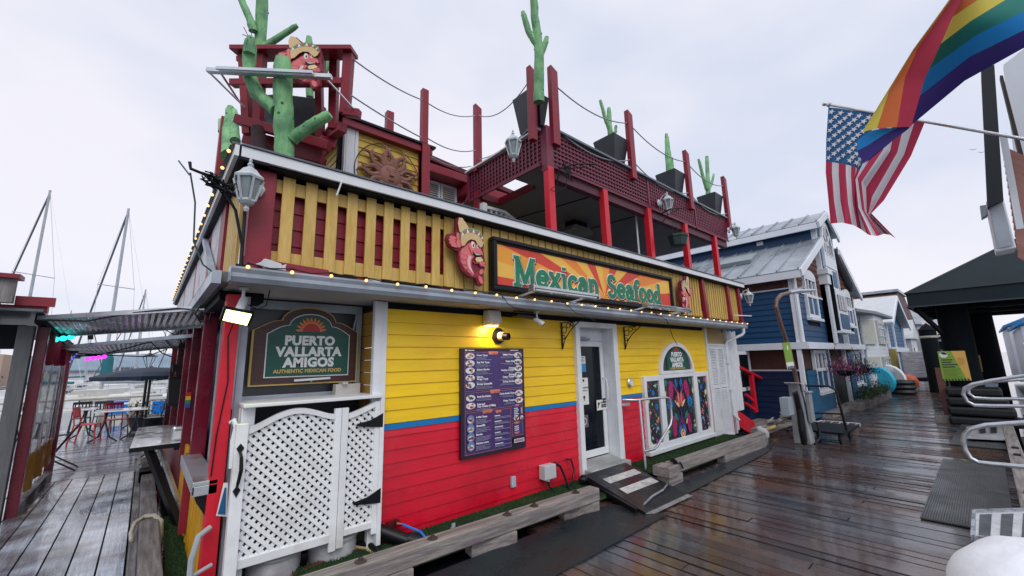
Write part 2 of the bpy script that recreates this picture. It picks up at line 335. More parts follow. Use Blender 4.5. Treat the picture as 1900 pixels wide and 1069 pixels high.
# right edge kerb and planks
rk = thing('edge_kerb', 'weathered timber kerb along the right edge of the dock', 'kerb', (9, -.08, 0))
for xa, xb in ((4.6, 7.0), (7.03, 9.6), (9.63, 12.4), (12.43, 15.5)):
    b = M(); b.box(xa, xb, -.16, -.0, .0, .10); b.go('beam', gry, rk, bevel=.01)
b = M()
for xa in (7.6, 10.2, 10.9): b.box(xa, xa + .1, -.13, -.05, .1, .125)
b.go('cleat', blk, rk, bevel=.01)
# ================================================================ restaurant: lower storey
rest = thing('restaurant_building', 'two tone yellow and red clapboard dockside restaurant with roof terrace', 'building', (6, 4, 0))
YW = 4.0
def clap(par, x0, x1, zl, zh, m, name='siding_board', y=YW, notch=None):
    b = M(); b.use(m)
    b.prism([(x0, y + .02, zl), (x0, y - .017, zl), (x0, y - .004, zh + .012), (x0, y + .02, zh + .012)], (x1 - x0, 0, 0)); return b.go(name, None, par)
zs = [1.0 + .1255 * k for k in range(-8, 11)]
for i, z in enumerate(zs[:-1]):
    z2 = min(zs[i + 1], 2.335)
    if z >= 2.3: break
    m = red if z < 1.05 else yel
    for xa, xb in ((1.80, 4.705), (5.745, 9.07)):
        if z < 1.0 < z2 + .01 and z2 > 1.0 and z < .99: pass
        if abs(z - 1.0) < .01:          # board carrying the blue stripe
            clap(rest, xa, xb, z, 1.064, red); b = M(); b.box(xa, xb, YW - .019, YW + .02, 1.066, 1.120); b.go('blue_stripe', blu, rest); continue
        if z < .0: z = -.03
        clap(rest, xa, xb, z, z2, m)
for i, z in enumerate(zs[:-1]):      # sliver right of the shutter door
    if z < 2.3: clap(rest, 10.02, 10.14, max(z, 0), min(zs[i + 1], 2.33), red if z < 1.05 else mat('tan siding', (.42, .30, .13), .6, var=.1))
for i in range(3): clap(rest, 9.11, 10.02, 1.99 + i * .115, min(2.33, 2.105 + i * .115), MATS['tan siding'])
b = M(); b.box(1.80, 4.705, 4.02, 4.1, -.1, 2.34); b.box(5.745, 10.15, 4.02, 4.1, -.1, 2.34); b.box(4.7, 5.75, 4.02, 4.1, 2.27, 2.34); b.box(10.1, 10.16, 4.1, 15, -.1, 2.34); b.go('wall_sheathing', dkb, rest)
b = M(); b.box(1.735, 1.798, 3.955, 4.0, -.02, 2.33); b.go('corner_trim', wht, rest, bevel=.004)
b = M(); b.box(1.66, 1.733, 3.94, 4.0, -.02, 2.33); b.go('corner_trim', wht, rest, bevel=.004)
b = M(); b.box(1.728, 1.74, 3.97, 4.02, .0, 2.33); b.go('trim_joint', gut, rest)
b = M(); b.box(9.075, 9.135, 3.955, 4.02, .0, 2.33); b.go('trim_board', wht, rest)
b = M(); b.box(10.14, 10.19, 3.94, 4.02, .0, 2.33); b.go('trim_board', wht, rest)
# recess
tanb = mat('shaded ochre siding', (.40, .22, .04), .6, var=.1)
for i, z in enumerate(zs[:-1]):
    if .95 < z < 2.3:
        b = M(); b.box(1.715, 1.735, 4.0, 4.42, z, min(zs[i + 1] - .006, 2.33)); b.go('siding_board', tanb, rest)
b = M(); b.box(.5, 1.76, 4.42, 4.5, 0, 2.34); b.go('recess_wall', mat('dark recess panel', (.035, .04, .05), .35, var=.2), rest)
b = M(); b.box(.56, 1.70, 4.38, 4.42, 2.24, 2.32); b.box(.56, .62, 4.38, 4.42, 1.35, 2.24); b.box(1.64, 1.70, 4.38, 4.42, 1.35, 2.24); b.box(.6, 1.66, 4.39, 4.42, 1.40, 1.45); b.go('recess_frame', gut, rest)
b = M(); b.tube([(1.60, 4.36, 1.45), (1.60, 4.36, 2.05), (1.62, 4.36, 2.15), (1.66, 4.36, 2.3)], .009, 6); b.go('conduit', gut, rest, True)
# soffit, gutter, rail timber
b = M(); b.prism([(.42, 3.66, 2.34), (10.4, 3.66, 2.34), (10.4, 4.44, 2.34), (.42, 4.44, 2.34)], (0, 0, .03)); b.go('soffit', sof, rest)
b = M()
prof = [(3.665, 2.335), (3.60, 2.335), (3.575, 2.37), (3.575, 2.40), (3.56, 2.43), (3.56, 2.445), (3.572, 2.445), (3.59, 2.41), (3.59, 2.375), (3.61, 2.35), (3.665, 2.35)]
b.prism([(.40, y, z) for y, z in prof], (10.02, 0, 0)); b.box(.40, 10.42, 3.655, 3.668, 2.335, 2.445); b.box(.395, .40, 3.56, 3.668, 2.335, 2.445); b.box(10.42, 10.425, 3.56, 3.668, 2.335, 2.445)
b.go('gutter', gut, rest)
b = M(); b.box(.47, 10.42, 3.67, 3.80, 2.372, 2.43); b.go('deck_edge_timber', gry, rest, bevel=.006)
b = M(); b.prism([(.30, 3.72, 2.33), (.30, 15, 2.33), (.36, 15, 2.33), (.36, 3.72, 2.33)], (0, 0, .1)); b.go('side_gutter', gut, rest)
b = M(); b.box(.3, 10.42, 3.8, 15.2, 2.36, 2.44); b.go('terrace_floor', mat('terrace floor', (.18, .17, .17), .7, var=.2), rest)
# downpipe right
b = M(); b.tube([(10.32, 3.62, 2.34), (10.32, 3.62, 2.24), (10.30, 3.66, 2.19), (10.06, 3.90, 2.06), (10.03, 3.93, 1.98), (10.03, 3.93, .42), (10.10, 3.86, .30)], .034, 10)
for z in (1.55, .95): b.box(9.98, 10.08, 3.89, 3.97, z, z + .025)
b.go('downpipe', wht, rest, True)
# white slatted screen and gate right
sc = thing('slatted_screen', 'white vertical board screen beside the red steps at the right end of the restaurant', 'screen', (10.6, 4.0, 0))
for i in range(4):
    b = M(); xa = 10.22 + i * .135; b.box(xa, xa + .125, 3.96, 3.985, .46 if i > 0 else .05, 2.28 + (.03 if i % 2 else 0)); b.go('board', wht, sc, bevel=.004)
b = M(); b.box(10.2, 10.76, 3.985, 4.02, 2.0, 2.08); b.go('rail', wht, sc); b = M(); b.box(10.2, 10.76, 3.985, 4.02, .7, .78); b.go('rail', wht, sc)
# ---------------------------------------------------------------- door
dr = thing('entrance_door', 'white framed glass entrance door with notices taped inside', 'door', (5.2, 4, .1))
wf = lambda *a, **k: None
b = M(); b.box(4.705, 4.80, 3.93, 4.14, .02, 2.27); b.box(5.63, 5.745, 3.93, 4.02, .02, 2.27); b.box(4.80, 5.63, 3.93, 4.14, 2.19, 2.27)
b.box(5.63, 5.66, 4.02, 4.30, .02, 2.19); b.box(4.77, 4.80, 4.14, 4.30, .02, 2.19); b.box(4.8, 5.63, 4.14, 4.3, 2.16, 2.19); b.go('door_frame', wht, dr, bevel=.005)
b = M(); b.box(4.80, 5.63, 4.14, 4.19, 2.00, 2.16); b.go('transom', wht, dr)
b = M(); b.box(4.80, 4.87, 4.135, 4.18, .26, 1.995); b.box(5.53, 5.615, 4.135, 4.18, .26, 1.995); b.box(4.87, 5.53, 4.135, 4.18, 1.91, 1.995); b.box(4.87, 5.53, 4.135, 4.18, .26, .36)
lf = b.go('door_leaf', wht, dr, bevel=.004)
b = M(); b.box(4.87, 5.53, 4.15, 4.16, .36, 1.91); b.go('glass', gla, lf)
b = M(); b.tube([(5.555, 4.13, 1.05), (5.56, 4.06, 1.08), (5.56, 4.05, 1.25), (5.555, 4.06, 1.38), (5.555, 4.13, 1.42)], .012, 8); b.go('handle', wht, lf, True)
b = M(); b.box(5.52, 5.60, 4.125, 4.136, 1.02, 1.09); b.go('lock_plate', blk, lf)
b = M(); b.tube([(4.86, 4.1, 2.02), (5.05, 4.07, 2.03), (5.2, 4.1, 2.03)], [.012, .03, .01], 8); b.box(5.18, 5.24, 4.09, 4.12, 2.01, 2.04); b.go('door_closer', gut, dr, True)
b = M(); b.prism([(4.80, 3.93, .20), (5.66, 3.93, .20), (5.66, 4.14, .25), (4.80, 4.14, .25)], (0, 0, -.12)); b.go('threshold', mat('worn grey sill', (.38, .39, .38), .6, var=.2, col2=(.25, .26, .26)), dr, bevel=.01)
b = M(); b.box(4.74, 5.70, 3.80, 3.93, .0, .19); b.go('sill_board', MATS['worn grey sill'], dr, bevel=.01)
pap = mat('paper', (.75, .76, .74), .6, var=.04); ink = mat('black ink', (.02, .02, .025), .6); inkb = mat('print blue', (.04, .25, .55), .5)
b = M(); b.use(inkb).box(5.03, 5.16, 4.142, 4.147, 1.52, 1.74); b.use(pap).box(5.02, 5.15, 4.140, 4.1415, 1.645, 1.76)
b.use(ink)
for i in range(4): b.box(5.05, 5.13 - .02 * (i % 2), 4.138, 4.1395, 1.735 - .022 * i, 1.742 - .022 * i)
b.go('notice', None, dr)
b = M(); b.use(pap).box(4.97, 5.19, 4.142, 4.147, 1.03, 1.43); b.use(ink); b.ball((5.08, 4.141, 1.39), .022, 8, (1, .05, 1)); b.ball((5.08, 4.141, 1.14), .025, 8, (1, .05, 1)); b.box(5.073, 5.087, 4.139, 4.141, 1.09, 1.13)
text_mesh(b, 'RESTROOM FOR', .032, (5.08, 4.1405, 1.27), FX, FU, .0008, .0006); text_mesh(b, 'CUSTOMERS ONLY', .02, (5.08, 4.1405, 1.23), FX, FU, .0008, .0003); b.go('notice', None, dr)
b = M(); b.use(pap).box(5.36, 5.62, 4.127, 4.131, .92, 1.075); b.use(ink); b.ball((5.41, 4.126, 1.02), .03, 8, (1, .04, .7)); b.beam((5.41, 4.1255, 1.0), (5.385, 4.1255, .96), .002, .02)
text_mesh(b, 'SECURITY', .032, (5.53, 4.1255, 1.02), FX, FU, .0008, .001); b.box(5.47, 5.60, 4.125, 4.1265, .955, 1.005); b.use(pap); text_mesh(b, 'CAMERAS IN USE', .017, (5.535, 4.1242, .972), FX, FU, .0006); b.go('camera_sticker', None, dr)
b = M(); b.use(mat('dim sign', (.12, .13, .14), .5)).box(4.98, 5.15, 4.143, 4.147, .70, .88); b.use(pap)
b.add([(5.065 + .05 * math.cos(t) * s_, 4.1415, .79 + .05 * math.sin(t) * s_) for t in [i * 6.2832 / 24 for i in range(24)] for s_ in (1, .78)], [(2 * i, 2 * i + 1, (2 * i + 3) % 48, (2 * i + 2) % 48) for i in range(24) if i % 8 != 7]); b.go('recycling_sticker', None, dr, fix=False)
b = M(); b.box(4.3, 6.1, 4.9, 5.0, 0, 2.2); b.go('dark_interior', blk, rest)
b = M(); b.lathe((6.08, 3.98, 1.315), [(.07, 0), (.075, .015), (.06, .035), (.0, .038)], 16, (0, -1, 0)); b.go('porthole_vent', alu, rest, True)
b = M(); b.lathe((6.08, 3.945, 1.30), [(.038, 0), (.038, .01), (0, .012)], 12, (0, -1, 0)); b.go('vent_face', pap, rest, True)
# ---------------------------------------------------------------- folk art window
wn = thing('flower_pane_window', 'arched white three part window with folk art flower prints on dark panes', 'window', (7.7, 4, .15))
def frame(b, x0, x1, z0, z1, t, y0=3.93, y1=4.0):
    b.box(x0, x0 + t, y0, y1, z0, z1); b.box(x1 - t, x1, y0, y1, z0, z1); b.box(x0 + t, x1 - t, y0, y1, z1 - t, z1); b.box(x0 + t, x1 - t, y0, y1, z0, z0 + t)
fr = []
for x0, x1, z0, z1, t in ((6.44, 7.03, .17, 1.395, .085), (7.035, 8.345, .17, 1.41, .075), (8.35, 8.95, .17, 1.40, .085)):
    b = M(); frame(b, x0, x1, z0, z1, t); fr.append(b.go('frame', wht, wn, bevel=.005))
b = M(); b.box(6.42, 8.97, 3.90, 4.0, .10, .168); b.go('sill', wht, wn, bevel=.006)
dkp = mat('dark printed film', (.016, .022, .030), .22, var=.2, nscale=3, col2=(.07, .09, .10), c2amt=.42)
mag = mat('print magenta', (.42, .02, .13), .4, var=.3, nscale=25); tea = mat('print teal', (.02, .20, .16), .4, var=.3, nscale=25); crm = mat('print cream', (.75, .60, .30), .4, var=.15)
pur = mat('print purple', (.12, .03, .16), .4, var=.3, nscale=25); prb = mat('print blue flower', (.01, .19, .55), .4, var=.2); coral = mat('print coral', (.60, .06, .08), .4, var=.2); inkn = mat('print navy', (.01, .025, .08), .4)
class P2:                                        # flat print on a facade plane
    def __init__(s, y): s.b = M(); s.y = y
    def poly(s, m, pts): s.y -= .00012; s.b.use(m).face([(x, s.y, z) for x, z in pts]); return s
    def petal(s, m, x, z, L, w, a, n=7):
        a = math.radians(a); dx, dz = math.cos(a), math.sin(a); px, pz = -dz, dx; pts = []
        for i in range(n + 1): t = i / n; u = math.sin(math.pi * t) ** .7 * w / 2; pts.append((x + dx * L * t + px * u, z + dz * L * t + pz * u))
        for i in range(n - 1, 0, -1): t = i / n; u = math.sin(math.pi * t) ** .7 * w / 2; pts.append((x + dx * L * t - px * u, z + dz * L * t - pz * u))
        return s.poly(m, pts)
    def disc(s, m, x, z, r, n=12, rz=None): return s.poly(m, [(x + r * math.cos(6.2832 * i / n), z + (rz or r) * math.sin(6.2832 * i / n)) for i in range(n)])
    def flower(s, m, mc, x, z, r, n=8):
        for i in range(n): s.petal(m, x, z, r, r * .55, 360 * i / n + 20)
        return s.disc(mc, x, z, r * .38)
    def feather(s, m, x, z, L, w, a, teeth=9):
        a = math.radians(a); dx, dz = math.cos(a), math.sin(a); px, pz = -dz, dx; pts = []
        for sg in (1, -1):
            seq = range(teeth + 1) if sg > 0 else range(teeth, -1, -1)
            for i in seq:
                t = i / teeth; u = (math.sin(math.pi * min(.97, t * .85 + .12)) ** .6) * w / 2
                pts.append((x + dx * L * t + px * u * sg, z + dz * L * t + pz * u * sg))
                if sg > 0 and i < teeth: pts.append((x + dx * L * (t + .5 / teeth) + px * u * .78, z + dz * L * (t + .5 / teeth) + pz * u * .78))
        return s.poly(m, pts)
def side_print(cx, flip):
    p = P2(3.962); r = random.Random(11); w = .2; s_ = -1 if flip else 1
    def X(u): return cx + s_ * u
    lst = [(.14, mag, 1), (.42, mag, 0), (.75, mag, 1), (1.02, pur, 0)]
    for z, m in ((1.25, coral), (.98, crm), (.72, mag), (.44, pur), (.24, crm)): p.petal(m, X(-.14), z - .05, .13, .09, 90 + s_ * 15)
    for z, x_, m, c in ((1.10, .02, prb, pur), (.86, .10, prb, inkn), (.62, .10, mag, crm), (.50, .08, prb, crm), (.30, .02, pur, coral), (.78, -.12, crm, crm), (1.22, .1, tea, crm), (.36, -.12, crm, crm)):
        p.flower(m, c, X(x_), z, .055 if m is not crm else .035, 8 if m is not crm else 5)
    for i in range(40):
        x_ = r.uniform(-.17, .17); z = r.uniform(.28, 1.28); p.petal(r.choice([tea, crm, prb, mag, pur, coral, tea]), X(x_), z, r.uniform(.03, .075), r.uniform(.012, .03), r.uniform(0, 360))
    p.petal(coral, X(.1), .60, .11, .03, 100); p.petal(crm, X(.1), .60, .10, .02, 80); p.petal(coral, X(.1), .6, .1, .03, 60)
    return p
for i, (x0, x1, z0, z1) in enumerate(((6.525, 6.945, .255, 1.31), (7.11, 8.27, .245, 1.335), (8.435, 8.865, .255, 1.315))):
    b = M(); b.box(x0, x1, 3.965, 3.975, z0, z1); pn = b.go('pane', dkp, fr[i])
    if i == 1:
        p = P2(3.962); c = 7.69
        for s_ in (-1, 1):
            p.petal(prb, c + s_ * .05, 1.14, .19, .10, 90 - s_ * 20); p.feather(mag, c + s_ * .26, 1.27, .36, .19, -90 + s_ * 14)
            p.petal(pur, c + s_ * .04, 1.02, .25, .07, 90 - s_ * 38); p.petal(mag, c + s_ * .03, .98, .22, .035, 90 - s_ * 34)
            p.petal(inkn, c + s_ * .02, 1.0, .33, .03, 90 - s_ * 10)
            p.flower(prb, inkn, c + s_ * .38, .86, .115, 9); p.disc(prb, c + s_ * .38, .86, .03)
            p.petal(tea, c + s_ * .12, .55, .2, .09, 90 - s_ * 40); p.petal(tea, c + s_ * .28, .5, .14, .06, 90 + s_ * 20); p.petal(tea, c + s_ * .46, 1.18, .15, .08, 100)
            p.feather(mag, c + s_ * .30, .29, .36, .17, 90 + s_ * 6); p.petal(pur, c + s_ * .015, .62, .32, .06, -90 + s_ * 24); p.petal(prb, c + s_ * .04, .47, .18, .09, -90 + s_ * 22)
            p.petal(crm, c + s_ * .54, 1.0, .12, .06, 80 + s_ * 10); p.petal(tea, c + s_ * .5, .3, .15, .08, 60 if s_ < 0 else 120); p.disc(crm, c + s_ * .51, .40, .03); p.flower(crm, tea, c + s_ * .5, .48, .035, 5)
            p.petal(mag, c, .76, .30, .15, 90 - s_ * 32); p.petal(crm, c, .78, .25, .06, 90 - s_ * 56); p.petal(coral, c, .78, .30, .12, 90 - s_ * 12); p.petal(crm, c + s_ * .03, .84, .24, .022, 90 - s_ * 8)
        p.disc(inkn, c, .76, .055); p.petal(pur, c, .76, .42, .06, -90); p.petal(crm, c + .16, .46, .12, .05, 60)
        p.disc(crm, c, .31, .085, 14); p.disc(coral, c, .31, .055, 12); p.disc(crm, c, .31, .03, 10)
        r = random.Random(4)
        for k in range(46): p.petal(r.choice([tea, pur, inkn, prb, tea]), c + r.uniform(-.52, .52), r.uniform(.3, 1.27), r.uniform(.03, .09), r.uniform(.012, .03), r.uniform(0, 360))
    else: p = side_print((x0 + x1) / 2, i == 2)
    p.b.go('floral_print', None, fr[i], fix=False)
# arch
ac = (7.69, 1.415); b = M()
o_ = arc(ac[0], ac[1], .655, .585, 0, 180, 24); i_ = arc(ac[0], ac[1] + .05, .575, .455, 0, 180, 24)
for k in range(24):
    b.prism([(o_[k][0], 3.93, o_[k][1]), (o_[k + 1][0], 3.93, o_[k + 1][1]), (i_[k + 1][0], 3.93, i_[k + 1][1]), (i_[k][0], 3.93, i_[k][1])], (0, .07, 0))
b.box(7.035, 8.345, 3.925, 4.0, 1.413, 1.468); af = b.go('arch_frame', wht, wn)
b = M(); b.prism([(x, 3.965, z) for x, z in arc(ac[0], 1.46, .58, .46, 0, 180, 24)], (0, .01, 0)); b.go('arch_pane', mat('dim arch glass', (.05, .05, .07), .2, var=.2), af)
sgn_g = mat('sign green', (.006, .085, .062), .45, var=.12, stretch=(1, 1, 8)); sgn_w = mat('sign white', (.78, .80, .80), .5, var=.03); sgn_d = mat('sign gold', (.60, .42, .11), .5, var=.1); sgn_b = mat('sign brown', (.06, .022, .02), .45, var=.25, stretch=(1, 1, 12)); sgn_r = mat('sign red', (.42, .03, .03), .5); sgn_o = mat('sign orange', (.70, .20, .06), .5)
def logo_outline(cx, z0, w, h1, h2, n=8, r_sh=.35):
    # straight sides up to z0+h1, concave shoulders and a round crown up to z0+h2
    hw_ = w / 2; zt = z0 + h1; top = z0 + h2; pts = [(cx - hw_, z0), (cx - hw_, zt)]
    k = hw_ * .52; zs_ = zt + (h2 - h1) * .42
    for i in range(1, n + 1): t = i / n; pts.append((cx - hw_ + (hw_ - k) * t, zt + (zs_ - zt) * (1 - (1 - t) ** 1.6) if False else zt + (zs_ - zt) * math.sin(t * math.pi / 2) ** 1.1))
    for i in range(1, 2 * n): t = i / (2 * n); a = math.pi * (1 - t); pts.append((cx + k * .98 * math.cos(a), zs_ + (top - zs_) * math.sin(a)))
    R_ = [(2 * cx - x, z) for x, z in pts[:2 + n]][::-1]
    return pts + R_
def sunburst(b, cx, cz, r, y, m1, m2, full=False, th=.004):
    b.use(m2); n = 11
    for i in range(n):
        a = math.radians(8 + 164 * i / (n - 1)); da = .13; b.prism([(cx + r * .62 * math.cos(a - da), y, cz + r * .62 * math.sin(a - da)), (cx + r * .62 * math.cos(a + da), y, cz + r * .62 * math.sin(a + da)), (cx + r * .85 * math.cos(a + .14), y, cz + r * .85 * math.sin(a + .14)), (cx + r * math.cos(a + .02), y, cz + r * math.sin(a + .02)), (cx + r * .8 * math.cos(a - .04), y, cz + r * .8 * math.sin(a - .04))], (0, -th, 0))
    b.use(m2).prism([(x, y, z) for x, z in arc(cx, cz, r * .64, r * .64, 0, 180, 14)], (0, -th * 1.3, 0)); b.use(m1).prism([(x, y, z) for x, z in arc(cx, cz, r * .54, r * .54, 0, 180, 14)], (0, -th * 1.7, 0))
ws = thing('window_sign', 'small green sign reading PUERTO VALLARTA AMIGOS in the arch of the window', 'sign', (7.69, 3.95, 1.47))
b = M(); b.prism([(x, 3.962, z) for x, z in logo_outline(7.70, 1.475, .78, .25, .43)], (0, -.012, 0)); b.go('sign_board', sgn_g, ws)
b = M(); b.use(sgn_w)
for s_, z, sz in (('PUERTO', 1.73, .115), ('VALLARTA', 1.63, .112), ('AMIGOS', 1.53, .115)): text_mesh(b, s_, sz, (7.70, 3.9495, z), FX, FU, .0015, .006, sx=.95)
b.use(sgn_d); text_mesh(b, 'AUTHENTIC MEXICAN FOOD', .046, (7.70, 3.9495, 1.487), FX, FU, .0012, .001, sx=.95); sunburst(b, 7.7, 1.835, .09, 3.95, sgn_r, sgn_r, th=.0015); b.go('lettering', None, ws)
# ---------------------------------------------------------------- shutter door
sd_ = thing('louvred_closet_door', 'tall narrow white louvred bifold door at the right end of the facade', 'door', (9.57, 4, .05))
b = M(); b.box(9.14, 9.18, 3.95, 4.02, .03, 1.99); b.box(9.97, 10.02, 3.95, 4.02, .03, 1.99); b.box(9.18, 9.97, 3.95, 4.02, 1.95, 1.99); b.box(9.16, 10.0, 3.93, 4.02, .0, .03); b.go('frame', wht, sd_)
for x0 in (9.185, 9.58):
    b = M(); x1 = x0 + .385
    b.box(x0, x0 + .05, 3.965, 4.0, .035, 1.945); b.box(x1 - .05, x1, 3.965, 4.0, .035, 1.945)
    for za, zb in ((.035, .16), (1.03, 1.11), (1.88, 1.945)): b.box(x0 + .05, x1 - .05, 3.965, 4.0, za, zb)
    lf = b.go('door_leaf', wht, sd_); b = M(); z = .165
    while z < 1.875:
        if not 1.0 < z < 1.11: b.prism([(x0 + .05, 3.968, z), (x0 + .05, 3.998, z + .026), (x0 + .05, 3.994, z + .032), (x0 + .05, 3.964, z + .006)], (.285, 0, 0))
        z += .034
    b.go('louvre_slats', wht, lf, kind='stuff'); b = M(); b.box(x0 + .05, x1 - .05, 4.0, 4.01, .1, 1.9); b.go('backing', gut, lf)
# ---------------------------------------------------------------- wall fittings
def bracket(x, lab):
    b = M(); y0, zt = 3.98, 2.24
    b.box(x - .012, x + .012, y0 - .012, y0, 1.86, zt); b.box(x - .012, x + .012, y0 - .36, y0 - .012, zt - .012, zt)
    b.tube([(x, y0 - .01, 1.88), (x, y0 - .06, 2.0), (x, y0 - .17, 2.12), (x, y0 - .33, zt - .01)], .008, 6)
    for cy, cz, r in ((y0 - .055, 2.13, .045), (y0 - .13, 2.185, .035), (y0 - .035, 2.03, .025), (y0 - .2, 2.2, .025)):
        b.tube([(x, cy + r * math.cos(t * math.pi / 6), cz + r * math.sin(t * math.pi / 6)) for t in range(13)], .006, 5)
    b.tube([(x, y0 - .35, zt - .005), (x, y0 - .39, zt - .02), (x, y0 - .40, zt + .02), (x, y0 - .375, zt + .03)], .007, 5)
    b.go('plant_bracket', blk, None, label=lab, cat='bracket', group='iron hanging brackets on the yellow wall')
bracket(4.45, 'black scrolled iron bracket on the yellow wall left of the entrance door')
bracket(6.02, 'black scrolled iron bracket on the yellow wall right of the entrance door')
warm = mat('warm lamp glow', (1, .72, .3), .4, emis=6, ecol=(1, .75, .35))
wp = thing('wall_light', 'white wedge wall lamp glowing warm above the menu board', 'lamp', (3.12, 3.98, 2.15))
b = M(); b.prism([(3.03, 3.98, 2.32), (3.03, 3.86, 2.32), (3.03, 3.84, 2.17), (3.03, 3.90, 2.14), (3.03, 3.98, 2.14)], (.19, 0, 0)); b.go('housing', mat('cream plastic', (.62, .60, .54), .4), wp, bevel=.012)
b = M(); b.box(3.05, 3.20, 3.90, 3.965, 2.13, 2.139); b.go('lens', warm, wp)
ld = bpy.data.lights.new('wall_light_glow', 'AREA'); ld.energy = 3.2; ld.size = .14; ld.color = (1, .70, .32); lo = bpy.data.objects.new('wall_light_glow', ld); COL.objects.link(lo); lo.location = (3.125, 3.90, 2.12); lo.rotation_euler = (math.radians(18), 0, 0)
fl_ = thing('flood_light', 'slim black flood light under the soffit right of the wall lamp', 'lamp', (3.55, 3.85, 2.25))
b = M(); b.beam((3.38, 3.80, 2.27), (3.78, 3.80, 2.25), .13, .03); b.go('housing', blk, fl_, bevel=.006); b = M(); b.tube([(3.42, 3.85, 2.28), (3.42, 3.85, 2.33), (3.76, 3.85, 2.33), (3.76, 3.85, 2.26)], .008, 6); b.go('bracket', blk, fl_)
vt = thing('wall_vent', 'round black flue cap with white collar poking out above the menu board', 'vent', (3.27, 3.98, 1.96))
b = M(); b.lathe((3.27, 3.985, 2.02), [(.10, 0), (.10, .015), (.05, .02)], 20, (0, -1, 0)); b.go('flange', blk, vt, True)
b = M(); b.lathe((3.28, 3.965, 2.015), [(.055, 0), (.055, .06), (.05, .065)], 18, (.25, -1, -.05)); b.go('collar', mat('cream collar', (.66, .60, .45), .5), vt, True)
b = M(); b.lathe((3.295, 3.90, 2.01), [(.045, 0), (.045, .07), (.038, .075), (.038, .06), (.0, .06)], 18, (.25, -1, -.05)); b.go('cap', blk, vt, True)
def seccam(p, lab, d):
    t = thing('security_camera', lab, 'camera', p, 'white security cameras under the eaves'); p = V(p); d = V(d).normalized()
    b = M(); b.lathe(p, [(.035, 0), (.035, -.015), (.012, -.02), (.012, -.10)], 12); b.go('mount', wht, t, True)
    q = p + V((0, 0, -.12)); b = M(); b.lathe(q - d * .05, [(.0, 0), (.026, .004), (.03, .03), (.034, .13), (.03, .15), (.0, .152)], 12, d); b.go('body', wht, t, True)
    b = M(); b.lathe(q + d * .09, [(.026, 0), (.026, .014), (0, .015)], 12, d); b.go('lens', blk, t, True)
seccam((3.72, 3.74, 2.335), 'small white security camera under the soffit right of the flood light', (.5, -.6, -.5))
jb = thing('junction_box', 'white electrical box low on the red wall left of the entrance with black conduits', 'box', (4.02, 3.9, .1))
b = M(); b.box(3.90, 4.11, 3.87, 3.98, .22, .39); b.go('box', mat('box grey', (.50, .53, .56), .4), jb, bevel=.008)
b = M(); b.tube([(4.0, 3.92, .22), (4.0, 3.9, .13), (4.06, 3.85, .05), (4.2, 3.8, .02)], .013, 8); b.lathe((4.0, 3.92, .17), [(.02, 0), (.02, .05)], 10)
b.tube([(4.13, 3.93, .39), (4.2, 3.88, .34), (4.24, 3.85, .22), (4.25, 3.8, .08), (4.33, 3.72, -.0)], .016, 8); b.tube([(4.42, 3.97, .38), (4.47, 3.93, .37), (4.49, 3.9, .25), (4.42, 3.87, .12), (4.3, 3.85, .08)], .014, 8); b.go('conduit', blk, jb, True)
b = M(); b.lathe((4.30, 3.77, .02), [(.022, 0), (.022, .03)], 10, (.4, -.3, -.2)); b.lathe((4.0, 3.92, .19), [(.024, 0), (.024, .03)], 10); b.go('connector', pap, jb, True)
b = M(); b.box(3.42, 3.49, 3.955, 3.985, .22, .34); b.go('outlet_cover', gut, None, label='small grey outlet cover on the red wall left of the electrical box', cat='outlet', bevel=.004)
# ================================================================ balcony fence
fn = thing('balcony_fence', 'weathered yellow slat fence with maroon posts and white cap around the terrace', 'fence', (5.6, 3.8, 2.45))
b = M(); b.box(.40, 10.82, 3.655, 3.685, 3.352, 3.442); b.go('fascia_board', wht, fn, bevel=.004)
b = M(); b.box(.40, 10.84, 3.64, 3.98, 3.445, 3.46); b.go('cap_flashing', mat('grey shingle cap', (.10, .12, .15), .5, var=.3), fn)
b = M(); b.box(.43, 10.80, 3.69, 3.96, 3.33, 3.44); b.go('cap_underside', dkb, fn)
b = M(); b.box(.50, .68, 3.76, 3.90, 2.44, 3.33); b.go('post', mar, fn, bevel=.008)
for xa, lean in ((8.72, .06), (10.02, .03), (10.66, .0)):
    b = M(); b.beam((xa + lean, 3.77, 2.5), (xa - .03, 3.77, 3.34), .11, .09, (0, 1, 0)); b.go('post', mar, fn, bevel=.006)
    b = M(); b.box(xa - .12 + lean, xa + .16 + lean, 3.66, 3.80, 2.43, 2.50); b.go('post_foot', mar, fn, bevel=.02)
b = M(); b.box(.69, 10.6, 3.815, 3.84, 3.18, 3.30); b.go('top_rail', uye, fn)
b = M(); b.box(.69, 10.6, 3.815, 3.84, 2.53, 2.66); b.go('bottom_rail', uye, fn)
def slat(xa, w_, zl=2.525, zh=3.33):
    b = M(); j = random.uniform(-.006, .006); b.box(xa, xa + w_, 3.788 + j * .3, 3.812 + j * .3, zl + j, zh); b.go('slat', uye, fn, bevel=.003)
x = .735
while x < 2.5: slat(x, .098); x += .184
for x in (2.36,): pass
while x < 7.9: slat(x, .118, zh=3.33); x += .136
x = 8.0
while x < 10.6:
    if not (8.62 < x < 8.82 or 9.94 < x < 10.1): slat(x, .062, 2.54)
    x += .112
